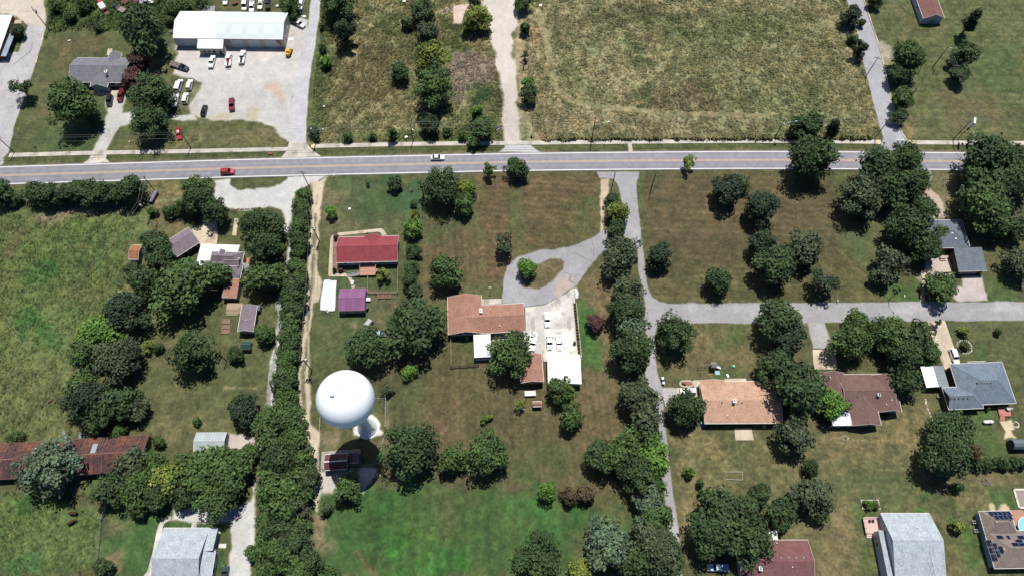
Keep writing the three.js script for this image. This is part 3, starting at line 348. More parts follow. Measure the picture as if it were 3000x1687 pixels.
// tar lines and patches of the worn asphalt
for (const q of [[[18.03,-103.33],[20.16,-104.28],[22.2,-102.86],[25.05,-100.99]], [[25.45,-109.53],[25.94,-106.65],[25.99,-103.33]], [[17,-97.27],[18.62,-96.35],[17.73,-94.52],[19.76,-93.61]], [[-77.76,-166.8],[-78.1,-164.75],[-78.12,-162.42]], [[-177.23,-192.05],[-176.74,-189.33],[-176.85,-186.82]], [[-180.89,-181.31],[-178.89,-184.32],[-177.35,-186.64]], [[129.75,-147.69],[129.67,-146.32]]]) track(q, 0.14, [112, 111, 114], 0.16, 0.2, 0.8);
for (const [p, c] of [[[[78.21,-84.23],[94.54,-85.11],[95.07,-83.58],[78.01,-82.92]], [178, 176, 178]], [[[116.42,-85.11],[132.51,-84.67],[131.66,-82.92],[116.43,-83.36]], [176, 174, 177]], [[[139.22,-85.55],[155.57,-85.99],[156.42,-84.23],[139.56,-83.8]], [178, 176, 178]], [[[49.34,-86.44],[77.23,-86.88],[76.83,-84.23],[49.29,-83.8]], [176, 174, 176]], [[[37.55,-112.93],[40.97,-112.93],[41.17,-107.13],[39.27,-107.13]], [174, 173, 176]], [[[113.6,-83.36],[126.42,-82.92],[125.4,-82.05],[113.72,-82.05]], [138, 138, 142]]]) area(p, c, 1.2, 5, 0.5);
// ---- raster of the painted cover ----
function buildCover() {
  const acc = new Float32Array(GW * GH * 3), sx = (GX1 - GX0) / GW, sz = (GZ1 - GZ0) / GH;
  const n1 = new Float32Array(GW * GH);
  for (let j = 0, k = 0; j < GH; j++) for (let i = 0; i < GW; i++, k++) {
    const x = GX0 + (i + 0.5) * sx, z = GZ0 + (j + 0.5) * sz;
    n1[k] = fbm(x * 0.22 + 7, z * 0.22 + 3, 60, 4) - 0.5;
    acc[k * 3] = 92; acc[k * 3 + 1] = 90; acc[k * 3 + 2] = 52;
  }
  for (const q of paint) {
    const pad = (q.w ?? 0) + q.f + q.n; let x0 = 1e9, x1 = -1e9, z0 = 1e9, z1 = -1e9;
    for (const [x, z] of q.p) { x0 = Math.min(x0, x); x1 = Math.max(x1, x); z0 = Math.min(z0, z); z1 = Math.max(z1, z); }
    const i0 = clamp(Math.floor((x0 - pad - GX0) / sx), 0, GW), i1 = clamp(Math.ceil((x1 + pad - GX0) / sx), 0, GW), j0 = clamp(Math.floor((z0 - pad - GZ0) / sz), 0, GH), j1 = clamp(Math.ceil((z1 + pad - GZ0) / sz), 0, GH);
    const E = [], m = q.p.length; for (let a = 0; a < (q.w ? m - 1 : m); a++) { const A = q.p[a], B = q.p[(a + 1) % m], dx = B[0] - A[0], dz = B[1] - A[1]; E.push([A[0], A[1], dx, dz, 1 / (dx * dx + dz * dz + 1e-9), B[1]]); }
    const [r, g, b] = q.c, s = q.s, cs = s ? Math.cos(s[0]) : 0, sn = s ? Math.sin(s[0]) : 0;
    for (let j = j0; j < j1; j++) for (let i = i0; i < i1; i++) {
      const x = GX0 + (i + 0.5) * sx, z = GZ0 + (j + 0.5) * sz; let d = 1e9, inside = false;
      for (const e of E) {
        const px = x - e[0], pz = z - e[1], t = clamp((px * e[2] + pz * e[3]) * e[4], 0, 1), ax = px - t * e[2], az = pz - t * e[3], dd = ax * ax + az * az; if (dd < d) d = dd;
        if (!q.w && (e[1] > z) !== (e[5] > z) && x < e[0] + e[2] * (z - e[1]) / e[3]) inside = !inside;
      }
      d = Math.sqrt(d); const k = j * GW + i; let sd = q.w ? q.w - d : (inside ? d : -d);
      sd += n1[k] * q.n * 1.6; let al = sstep(-q.f, q.f, sd) * q.a; if (al <= 0.003) continue;
      let mul = 1; if (s) { const u = (x * -sn + z * cs) / s[1] + n1[k] * 0.5; mul = 1 + s[2] * Math.sin(u * 6.283) + s[2] * 0.7 * Math.sin(u * 2.1 + 1); }
      acc[k * 3] += (r * mul - acc[k * 3]) * al; acc[k * 3 + 1] += (g * mul - acc[k * 3 + 1]) * al; acc[k * 3 + 2] += (b * mul - acc[k * 3 + 2]) * al;
    }
  }
  // grain of the cover: clumps, dry tufts, wear
  const out = new Uint8Array(GW * GH * 4);
  for (let j = 0, k = 0; j < GH; j++) for (let i = 0; i < GW; i++, k++) {
    const x = GX0 + (i + 0.5) * sx, z = GZ0 + (j + 0.5) * sz; let r = acc[k * 3], g = acc[k * 3 + 1], b = acc[k * 3 + 2];
    const lum = (r + g + b) / 3, green = clamp((lum - b) / 36, 0, 1) * (1 - sstep(138, 160, lum)); // how grassy
    const a = fbm(x * 0.05, z * 0.05, 71, 3) - 0.5, c = fbm(x * 0.42, z * 0.42, 75, 3) - 0.5, e = vnoise(x * 1.7, z * 1.7, 79) - 0.5, h = hash(i, j, 81) - 0.5, cl = vnoise(x * 0.9 + e, z * 1.3, 83) - 0.5;
    const v = 1 + a * 0.16 + c * (0.12 + 0.32 * green) + e * (0.07 + 0.24 * green) + h * (0.06 + 0.16 * green) + cl * 0.22 * green;
    const dry = green * (c * 0.5 + a * 0.55 + e * 0.18); // drier or greener clumps
    r *= v * (1 + dry * 0.24); g *= v * (1 - dry * 0.04); b *= v * (1 + dry * 0.2); if (green > 0) { const l = (r + g + b) / 3, ds = 0.14 * green; r = lerp(r, l, ds) * (1 - 0.15 * green); g = lerp(g, l, ds) * (1 - 0.085 * green); b = lerp(b, l, ds) * (1 - 0.05 * green); }
    out[k * 4] = clamp(r, 0, 255); out[k * 4 + 1] = clamp(g, 0, 255); out[k * 4 + 2] = clamp(b, 0, 255); out[k * 4 + 3] = 255;
  }
  return out;
}
const coverData = buildCover();
const coverTex = new THREE.DataTexture(coverData, GW, GH); coverTex.wrapS = coverTex.wrapT = THREE.MirroredRepeatWrapping; coverTex.magFilter = THREE.LinearFilter; coverTex.minFilter = THREE.LinearMipmapLinearFilter; coverTex.generateMipmaps = true; coverTex.colorSpace = THREE.SRGBColorSpace; coverTex.needsUpdate = true;
const coverAt = (x, z) => { const i = clamp(Math.floor((x - GX0) / (GX1 - GX0) * GW), 0, GW - 1), j = clamp(Math.floor((z - GZ0) / (GZ1 - GZ0) * GH), 0, GH - 1), k = (j * GW + i) * 4; return [coverData[k], coverData[k + 1], coverData[k + 2]]; };
const gu = (GX1 - GX0), gv = (GZ1 - GZ0);
const grassMat = mat(0xffffff, { map: coverTex, roughness: 1, bumpMap: rep(grassBump, gu / 14, gv / 14), bumpScale: 0.12 });
const gravelMat = mat(0xffffff, { map: coverTex, roughness: 0.97, bumpMap: rep(gravelBump, gu / 7, gv / 7), bumpScale: 0.03 });
function coverUV(g) { const p = g.attributes.position, uv = new Float32Array(p.count * 2); for (let i = 0; i < p.count; i++) { uv[i * 2] = (p.getX(i) - GX0) / gu; uv[i * 2 + 1] = (p.getZ(i) - GZ0) / gv; } g.setAttribute('uv', new THREE.BufferAttribute(uv, 2)); return g; }
{ const g = new THREE.PlaneGeometry(7000, 7000, 14, 14); g.rotateX(-Math.PI / 2); solo('ground', 'dry summer lawns, hay fields and pasture across the neighbourhood', 'ground', coverUV(g), grassMat, null, 'structure'); }
function flat(p, y, ragged, seed = 1, hole) { // flat outline, edge wandering by ragged metres
  let q = p; if (ragged) { q = []; for (let i = 0; i < p.length; i++) { const a = p[i], b = p[(i + 1) % p.length], l = Math.hypot(b[0] - a[0], b[1] - a[1]), n = Math.max(1, Math.round(l / 1.1)); for (let k = 0; k < n; k++) { const t = k / n, x = lerp(a[0], b[0], t), z = lerp(a[1], b[1], t), w = k || ragged > 0.2 ? (fbm(x * 0.7, z * 0.7, seed, 3) - 0.5) * ragged * 2 : 0; q.push([x + w * (b[1] - a[1]) / (l || 1), z - w * (b[0] - a[0]) / (l || 1)]); } } }
  const sh = new THREE.Shape(q.map(([x, z]) => new THREE.Vector2(x, -z))); if (hole) sh.holes.push(new THREE.Path(hole.map(([x, z]) => new THREE.Vector2(x, -z))));
  const g = new THREE.ShapeGeometry(sh); g.rotateX(-Math.PI / 2); g.translate(0, y, 0); return g;
}
const metreUV = g => { const p = g.attributes.position, uv = new Float32Array(p.count * 2); for (let i = 0; i < p.count; i++) { uv[i * 2] = p.getX(i); uv[i * 2 + 1] = p.getZ(i); } g.setAttribute('uv', new THREE.BufferAttribute(uv, 2)); return g; };
const islandHole = [[7.92,-100.28],[11.71,-102.06],[15.39,-102.06],[16.61,-100.89],[16.04,-98.52],[13.71,-95.34],[10.36,-92.98],[7.31,-92.07],[3.9,-92.52],[3.23,-95.89],[4.78,-98.89]];
surfaces.forEach((s, i) => {
  const y = 0.006 + i * 0.0012 + (s.lift ?? 0);
  if (s.m) { const th = 0.05; const g = plate(s.p.map(([x, z]) => [x, y + 0.05, z]), th + 0.05); solo(s.name, s.label, s.category, metreUV(g), s.m, null, 'structure'); }
  else solo(s.name, s.label, s.category, coverUV(flat(s.p, y, Math.min(0.35, (s.n ?? 1) * 0.3), i + 200, s.hole ? islandHole : null)), s.c[2] > 165 && s.f > 0.3 ? gravelMat : gravelMat, null, 'structure');
});
// ---- the highway ----
const hwPts = [[-218.4,-131.37],[-171.21,-133.32],[-128.76,-134.89],[-86.07,-136.43],[-43.13,-137.62],[0,-138.69],[43.25,-139.28],[86.54,-139.56],[129.75,-139.28],[172.84,-138.73],[220.86,-137.76]];
const hwCurve = new THREE.CatmullRomCurve3(hwPts.map(([x, z]) => new THREE.Vector3(x, 0, z)));
function ribbon(curve, o0, o1, y, n = 160, t0 = 0, t1 = 1) { // strip between two offsets across a curve
  const pos = [], idx = [], uv = [];
  for (let i = 0; i <= n; i++) { const t = lerp(t0, t1, i / n), p = curve.getPointAt(t), d = curve.getTangentAt(t), nx = -d.z, nz = d.x; for (const o of [o0, o1]) { pos.push(p.x + nx * o, y, p.z + nz * o); uv.push(p.x + nx * o, p.z + nz * o); } if (i < n) { const a = i * 2; idx.push(a, a + 2, a + 1, a + 1, a + 2, a + 3); } }
  const g = new THREE.BufferGeometry(); g.setAttribute('position', new THREE.Float32BufferAttribute(pos, 3)); g.setAttribute('uv', new THREE.Float32BufferAttribute(uv, 2)); g.setIndex(idx); g.computeVertexNormals();
  if (g.attributes.normal.getY(0) < 0) { for (let i = 0; i < idx.length; i += 3) [idx[i], idx[i + 1]] = [idx[i + 1], idx[i]]; g.setIndex(idx); g.computeVertexNormals(); } return g;
}
const hw = thing('highway', 'two lane asphalt highway with double yellow centre line crossing the picture', 'road'); hw.userData.kind = 'structure';
part(hw, 'roadway', ribbon(hwCurve, -3.85, 3.85, 0.10), M.asphalt);
part(hw, 'wheel_path', ribbon(hwCurve, -2.9, -2.1, 0.104), M.asphaltDark); part(hw, 'wheel_path', ribbon(hwCurve, -1.35, -0.6, 0.104), M.asphaltDark); part(hw, 'wheel_path', ribbon(hwCurve, 0.6, 1.35, 0.104), M.asphaltDark); part(hw, 'wheel_path', ribbon(hwCurve, 2.1, 2.9, 0.104), M.asphaltDark);
for (const o of [-3.4, 3.4]) part(hw, 'edge_line', ribbon(hwCurve, o - 0.12, o + 0.12, 0.109), M.whitePaint);
for (const o of [-0.19, 0.19]) part(hw, 'centre_line', ribbon(hwCurve, o - 0.075, o + 0.075, 0.109), M.yellowPaint);
// sidewalk north of the highway, in three runs broken by the crossings
const walkMat = M.concrete;
function walk(label, pts) { const c = new THREE.CatmullRomCurve3(pts.map(([x, z]) => new THREE.Vector3(x, 0, z))); const n = Math.max(8, Math.round(c.getLength() / 4)); const s = thing('sidewalk', label, 'sidewalk'); s.userData.kind = 'structure'; const L = c.getLength(), k = Math.round(L / 3);
  for (let i = 0; i < k; i++) { const a = i / k + 0.006 / L, b = (i + 1) / k - 0.012 / L; part(s, 'paving_slab', slabRun(c, a, b, 0.82, 0.16), walkMat); } return n; }
function slabRun(c, t0, t1, hw_, y) { const P = []; for (const [t, o] of [[t0, -hw_], [t1, -hw_], [t1, hw_], [t0, hw_]]) { const p = c.getPointAt(clamp(t, 0, 1)), d = c.getTangentAt(clamp(t, 0, 1)); P.push([p.x - d.z * o, y, p.z + d.x * o]); } return metreUV(plate(P, 0.2)); }
walk('pale concrete sidewalk run left of the workshop lane', [[-170.78,-141.5],[-142.52,-142.41],[-116.08,-142.97],[-76.17,-144.02]]);
walk('pale concrete sidewalk run between the workshop lane and the upper street', [[-68.17,-145.22],[-33.26,-146.07],[0,-146.49],[43.83,-146.99],[87.71,-147.3],[126.57,-146.92]]);
walk('pale concrete sidewalk run right of the upper street', [[136.11,-146.74],[175.17,-146.45],[210.04,-146]]);
{ const s = thing('crossing_walk', 'short concrete walk linking the sidewalk to the highway beside the hay field', 'walkway'); s.userData.kind = 'structure'; part(s, 'paving_slab', metreUV(plate([[39.57,-146.26],[40.93,-146.37],[41.22,-142.76],[39.68,-142.66]].map(([x, z]) => [x, 0.15, z]), 0.12)), M.concrete); part(s, 'tactile_pad', metreUV(plate([[39.78,-144.07],[41.14,-144.18],[41.17,-142.76],[39.73,-142.66]].map(([x, z]) => [x, 0.158, z]), 0.02)), M.concreteWarm); }
for (const [p, l] of [[[[0,-212.78]], '']]) void p, l;
for (const [q, l] of [[[[-68.72,-145.82],[-67.86,-145.82],[-67.7,-144.51],[-68.7,-144.51]], 'left end of the middle sidewalk'], [[[125.51,-147.74],[126.04,-147.8],[126.12,-146.17],[125.73,-145.96],[125.17,-146.17]], 'right end of the middle sidewalk'], [[[136.61,-147.47],[137.27,-147.47],[137.41,-145.86],[136.84,-145.65]], 'left end of the right sidewalk']]) { solo('tactile_pad', 'yellow tactile paving pad at the ' + l, 'paving', metreUV(plate(q.map(([x, z]) => [x, 0.175, z]), 0.03)), mat(0xe3c48a, { roughness: 0.9 }), null, 'structure'); }
// kerbs of the upper street
function kerb(label, pts, w = 0.16, h = 0.14) { const c = new THREE.CatmullRomCurve3(pts.map(([x, z]) => new THREE.Vector3(x, 0, z))), n = 40, P = []; const L = [], R = []; for (let i = 0; i <= n; i++) { const p = c.getPointAt(i / n), d = c.getTangentAt(i / n); L.push([p.x - d.z * w, h, p.z + d.x * w]); R.unshift([p.x + d.z * w, h, p.z - d.x * w]); } solo('kerb', label, 'kerb', metreUV(plate([...L, ...R], h + 0.05)), M.concreteWarm, null, 'structure'); }
kerb('pale concrete kerb on the lawn side of the upper street', [[134.41,-212.78],[134.85,-199.41],[135.22,-189.74],[134.84,-179.13],[134.34,-168.28],[134.24,-159.53],[134.33,-153.83],[135.35,-148.36],[136.81,-145.49]]);
kerb('pale concrete kerb along the parking lot and grass', [[-174.2,-199.24],[-174.06,-195.17],[-173.47,-187.53],[-173.11,-181.84]]);
solo('stop_line', 'white painted stop line at the mouth of the upper street', 'road marking', metreUV(plate([[132.03,-147.97],[134.62,-147.93],[134.65,-147.72],[132.07,-147.76]].map(([x, z]) => [x, 0.14, z]), 0.02)), M.whitePaint, null, 'structure');
solo('manhole_cover', 'dark round manhole cover where the side street begins', 'manhole cover', (() => { const [x, z] = [48.71,-84.85]; return cyl(0.45, 0.45, 0.03, x, 0.07, z, 20); })(), M.dark);

// ---------- buildings ----------
// a building stands in its own frame: A, B ends of its front eave (seen from the lower side), C any point of the rear eave
function building(name, label, category, A, B, C, group) {
  const ux = (B[0] - A[0]), uz = (B[1] - A[1]), L = Math.hypot(ux, uz), u = [ux / L, uz / L], n = [u[1], -u[0]]; // n points to the rear
  const W = (C[0] - A[0]) * n[0] + (C[1] - A[1]) * n[1]; const c = [A[0] + u[0] * L / 2 + n[0] * W / 2, A[1] + u[1] * L / 2 + n[1] * W / 2];
  const g = thing(name, label, category, c, Math.atan2(-u[1], u[0]), group);
  const loc = p => { const dx = p[0] - c[0], dz = p[1] - c[1]; return [dx * u[0] + dz * u[1], -(dx * n[0] + dz * n[1])]; };
  return { g, L, W, loc, x0: -L / 2, x1: L / 2, z0: -W / 2, z1: W / 2 };
}
const ext = (b, ...pts) => { const q = pts.map(b.loc), xs = q.map(p => p[0]), zs = q.map(p => p[1]); return { x0: Math.min(...xs), x1: Math.max(...xs), z0: Math.min(...zs), z1: Math.max(...zs) }; };
function roofPanels(b, quad, m, step = 1, name = 'roof_panel', rib = 0.05) { // quad: eaveL, eaveR, ridgeR, ridgeL ; one piece per sheet
  const [a, c, d, e] = quad, len = Math.hypot(c[0] - a[0], c[1] - a[1], c[2] - a[2]), n = Math.max(1, Math.round(len / step)), at = (p, q, t) => p.map((v, i) => lerp(v, q[i], t));
  const mats = Array.isArray(m) ? m : [m];
  for (let i = 0; i < n; i++) {
    const t0 = i / n, t1 = (i + 1) / n - 0.012 / len, s = t0 + 0.09 / len;
    const P = [at(a, c, t0), at(a, c, t1), at(e, d, t1), at(e, d, t0)], R = [at(a, c, t0), at(a, c, s), at(e, d, s), at(e, d, t0)].map(p => [p[0], p[1] + rib, p[2]]);
    part(b.g, name, merge([plate(P, 0.04), plate(R, rib * 0.9)]), mats[(i * 7 + (i >> 1) * 3) % mats.length]);
  }
}
function wing(b, o) {
  const { x0, x1, z0, z1, eave, ridge, type = 'gable', axis = 'x', over = 0.45, wall, roof, th = 0.14, trim = M.trim, panels, walls = true, floor = -0.05 } = { x0: b.x0, x1: b.x1, z0: b.z0, z1: b.z1, ...o };
  const g = b.g, sw = axis === 'z', a0 = sw ? z0 : x0, a1 = sw ? z1 : x1, c0 = sw ? x0 : z0, c1 = sw ? x1 : z1, mid = o.mid ?? (c0 + c1) / 2, hw = (c1 - c0) / 2;
  const V = (a, y, c) => sw ? [c, y, a] : [a, y, c]; // along, height, across
  const slope = (quad, nm = 'roof_slope') => panels ? roofPanels(b, quad, roof, panels) : part(g, nm, plate(quad, th), roof);
  const slab = (a, c, w, h, y) => { }; void slab;
  const wa0 = a0 + over, wa1 = a1 - over, wc0 = c0 + over, wc1 = c1 - over;
  if (type === 'gable') {
    slope([V(a0, eave, c1), V(a1, eave, c1), V(a1, ridge, mid), V(a0, ridge, mid)]); slope([V(a1, eave, c0), V(a0, eave, c0), V(a0, ridge, mid), V(a1, ridge, mid)]);
    const cap = 0.16, dy = 0.035; part(g, 'ridge_cap', merge([plate([V(a0, ridge + dy, mid), V(a1, ridge + dy, mid), V(a1, ridge - cap * 0.3 + dy, mid + cap), V(a0, ridge - cap * 0.3 + dy, mid + cap)], 0.04), plate([V(a0, ridge + dy, mid), V(a1, ridge + dy, mid), V(a1, ridge - cap * 0.3 + dy, mid - cap), V(a0, ridge - cap * 0.3 + dy, mid - cap)], 0.04)]), panels ? trim : (Array.isArray(roof) ? roof[0] : roof));
    if (walls) { const y1 = eave + over * (ridge - eave) / (c1 - mid) - th - 0.01, y0 = eave + over * (ridge - eave) / (mid - c0) - th - 0.01, P = new THREE.Shape([new THREE.Vector2(wc0, floor), new THREE.Vector2(wc1, floor), new THREE.Vector2(wc1, y1), new THREE.Vector2(mid, ridge - th - 0.02), new THREE.Vector2(wc0, y0)]);
      const q = new THREE.ExtrudeGeometry(P, { depth: wa1 - wa0, bevelEnabled: false }); if (sw) q.translate(0, 0, wa0); else { q.rotateY(Math.PI / 2); q.scale(1, 1, -1); q.translate(wa0, 0, 0); const ix = q.attributes.position; q.scale(1, 1, 1); flipFaces(q); void ix; } part(g, 'wall', wallUV(q), wall); }
    // fascia boards
    for (const s of [a0 - 0.015, a1 + 0.015]) part(g, 'fascia', merge([c1, c0].map(ce => plate([V(s - 0.02, eave + 0.015, ce), V(s + 0.02, eave + 0.015, ce), V(s + 0.02, ridge + 0.015, mid), V(s - 0.02, ridge + 0.015, mid)], 0.2))), trim);
    for (const ce of [c1 + 0.05, c0 - 0.05]) part(g, 'gutter', sw ? bx(0.1, 0.12, a1 - a0 - 0.04, ce, eave - 0.07, (a0 + a1) / 2) : bx(a1 - a0 - 0.04, 0.12, 0.1, (a0 + a1) / 2, eave - 0.07, ce), trim);
  } else if (type === 'hip') {
    const h0 = o.open0 ? 0 : hw * (o.hipk ?? 1), h1 = o.open1 ? 0 : hw * (o.hipk ?? 1); const r0 = a0 + h0, r1 = a1 - h1;
    slope([V(a0, eave, c1), V(a1, eave, c1), V(r1, ridge, mid), V(r0, ridge, mid)]); slope([V(a1, eave, c0), V(a0, eave, c0), V(r0, ridge, mid), V(r1, ridge, mid)]);
    if (h0) part(g, 'roof_slope', plate([V(a0, eave, c0), V(a0, eave, c1), V(r0, ridge, mid)], th), roof); if (h1) part(g, 'roof_slope', plate([V(a1, eave, c1), V(a1, eave, c0), V(r1, ridge, mid)], th), roof);
    const caps = []; const cp = (p, q) => caps.push(bar(V(...p), V(...q), 0.07, 5)); cp([r0, ridge, mid], [r1, ridge, mid]); if (h0) { cp([a0, eave, c0], [r0, ridge, mid]); cp([a0, eave, c1], [r0, ridge, mid]); } if (h1) { cp([a1, eave, c0], [r1, ridge, mid]); cp([a1, eave, c1], [r1, ridge, mid]); } part(g, 'ridge_cap', merge(caps), roof);
    if (walls) { const q = sw ? bx(wc1 - wc0, eave - floor, wa1 - wa0, (wc0 + wc1) / 2, (eave + floor) / 2 - 0.1, (wa0 + wa1) / 2) : bx(wa1 - wa0, eave - floor, wc1 - wc0, (wa0 + wa1) / 2, (eave + floor) / 2 - 0.1, (wc0 + wc1) / 2); part(g, 'wall', wallUV(q.toNonIndexed()), wall); }
    for (const ce of [c1 + 0.05, c0 - 0.05]) part(g, 'gutter', sw ? bx(0.1, 0.12, a1 - a0 + 0.2, ce, eave - 0.07, (a0 + a1) / 2) : bx(a1 - a0 + 0.2, 0.12, 0.1, (a0 + a1) / 2, eave - 0.07, ce), trim);
    for (const ae of [a0 - 0.05, a1 + 0.05]) part(g, 'gutter', sw ? bx(c1 - c0, 0.12, 0.1, (c0 + c1) / 2, eave - 0.07, ae) : bx(0.1, 0.12, c1 - c0, ae, eave - 0.07, (c0 + c1) / 2), trim);
  } else { // shed: eave at c1, ridge height at c0
    slope([V(a0, eave, c1), V(a1, eave, c1), V(a1, ridge, c0), V(a0, ridge, c0)]);
    if (walls) { const P = new THREE.Shape([new THREE.Vector2(wc0, floor), new THREE.Vector2(wc1, floor), new THREE.Vector2(wc1, eave - th), new THREE.Vector2(wc0, ridge - th - 0.03)]); const q = new THREE.ExtrudeGeometry(P, { depth: wa1 - wa0, bevelEnabled: false }); if (sw) q.translate(0, 0, wa0); else { q.rotateY(Math.PI / 2); q.scale(1, 1, -1); q.translate(wa0, 0, 0); flipFaces(q); } part(g, 'wall', wallUV(q), wall); }
    const f = [sw ? bx(0.06, 0.2, a1 - a0, c1 + 0.03, eave - 0.06, (a0 + a1) / 2) : bx(a1 - a0, 0.2, 0.06, (a0 + a1) / 2, eave - 0.06, c1 + 0.03)]; part(g, 'fascia', merge(f), trim);
  }
  return { wx0: x0 + over, wx1: x1 - over, wz0: z0 + over, wz1: z1 - over, eave, ridge };
}
function flipFaces(g) { const p = g.attributes.position.array, n = g.attributes.normal?.array, u = g.attributes.uv?.array; for (let i = 0; i < p.length; i += 9) { for (let k = 0; k < 3; k++) { [p[i + 3 + k], p[i + 6 + k]] = [p[i + 6 + k], p[i + 3 + k]]; } } for (let i = 0; u && i < u.length; i += 6) for (let k = 0; k < 2; k++) [u[i + 2 + k], u[i + 4 + k]] = [u[i + 4 + k], u[i + 2 + k]]; g.computeVertexNormals(); return g; }
function wallUV(g) { if (g.index) g = g.toNonIndexed(); g.computeVertexNormals(); const p = g.attributes.position, n = g.attributes.normal, uv = new Float32Array(p.count * 2); for (let i = 0; i < p.count; i++) { const ax = Math.abs(n.getX(i)), ay = Math.abs(n.getY(i)); uv[i * 2] = ax > 0.7 ? p.getZ(i) : p.getX(i); uv[i * 2 + 1] = ay > 0.7 ? p.getZ(i) : p.getY(i); } g.setAttribute('uv', new THREE.BufferAttribute(uv, 2)); return g; }
// opening on a wall: side front(+z) back(-z) left(-x) right(+x); s along the wall, y its centre
function opening(b, w, side, s, y, wd, ht, kind = 'window', m) {
  const d = 0.05, fr = 0.09, z = side === 'front' ? w.wz1 : side === 'back' ? w.wz0 : side === 'left' ? w.wx0 : w.wx1, ro = side === 'front' ? 0 : side === 'back' ? Math.PI : side === 'left' ? -Math.PI / 2 : Math.PI / 2;
  const put = g => { g.rotateY(ro); if (side === 'front' || side === 'back') g.translate(s, y, z); else g.translate(z, y, s); return g; };
  const f = merge([bx(wd + fr * 2, fr, d, 0, ht / 2 + fr / 2, 0.02), bx(wd + fr * 2, fr, d, 0, -ht / 2 - fr / 2, 0.02), bx(fr, ht, d, -wd / 2 - fr / 2, 0, 0.02), bx(fr, ht, d, wd / 2 + fr / 2, 0, 0.02)]);
  const o = part(b.g, kind, put(f), M.trim);
  if (kind === 'window') { const pw = wd / 2 - 0.03; for (const sx of [-1, 1]) part(o, 'pane', put(bx(pw, ht, 0.03, sx * (wd / 4), 0, 0.015)), M.glass); }
  else part(o, kind === 'door' ? 'door_leaf' : 'door_panel', put(bx(wd, ht, 0.04, 0, 0, 0.015)), m ?? M.trim);
  return o;
}
const roofY = (w, x, z) => 0; void roofY;
function chimney(b, x, y, z, m = M.white, w = 0.8, d = 1.1, h = 1.2) { const c = part(b.g, 'chimney', merge([bx(w, h + 1, d, x, y + h / 2 - 0.5, z), bx(w + 0.16, 0.1, d + 0.16, x, y + h + 0.051, z)]), m); part(c, 'flue', merge([cyl(0.16, 0.16, 0.3, x, y + h + 0.1, z - d * 0.2), cyl(0.16, 0.16, 0.25, x, y + h + 0.1, z + d * 0.2)]), M.dark); return c; }
const roofVent = (b, x, y, z, m = M.dark, r = 0.2) => part(b.g, 'roof_vent', merge([bx(r * 1.8, 0.16, r * 1.8, x, y + 0.02, z), bx(r * 2.2, 0.05, r * 2.2, x, y + 0.13, z)]), m);
const pipeVent = (b, x, y, z, m = M.white) => part(b.g, 'vent_pipe', cyl(0.13, 0.13, 0.7, x, y - 0.25, z, 8), m);
const roofAt = (w, b, x, z, axis = 'x') => { const half = axis === 'x' ? (w.wz1 - w.wz0) / 2 + 0.45 : (w.wx1 - w.wx0) / 2 + 0.45, c = axis === 'x' ? (w.wz0 + w.wz1) / 2 : (w.wx0 + w.wx1) / 2; return w.ridge - (w.ridge - w.eave) * Math.abs((axis === 'x' ? z : x) - c) / half; };
const C = { greyHouse: shingle(0x7f8088), mauve: shingle(0x8b8089), red: shingle(0x9c4a50), tan: shingle(0xad8270), tanPale: shingle(0xcaa48c), brown: shingle(0x7c625c), bluegrey: shingle(0x7a8898), slate: shingle(0x727c88), pale: shingle(0xb9c4cc), maroon: shingle(0x825a5a), taupe: shingle(0x8c8078), brownShed: shingle(0x86605a), rustTan: shingle(0xa57356),
  whiteRoof: metal(0xf6f6f4, 0.45), paleRoof: metal(0xdbe6e8, 0.45), whiteFlat: mat(0xf4f4f2, { roughness: 0.7, map: MT }), purple: metal(0x8d5c84, 0.5), maroonMetal: metal(0x5a3436, 0.55), greyMetal: metal(0xb6bec2, 0.45), greenMetal: metal(0x2e5550, 0.5), darkMetal: metal(0x6d747c, 0.5),
  sideWhite: siding(0xdfe2e4), sideGrey: siding(0xa9aeb2), sideTan: siding(0xc7b79e), sideBlue: siding(0x7f9ab4), brickRed: brick(0x9c5a48), brickBrown: brick(0x80584a), shopWall: metal(0xb9b2a6, 0.6), shopWallBlue: metal(0x9fb0bc, 0.6), darkWall: siding(0x4a4a4e) };

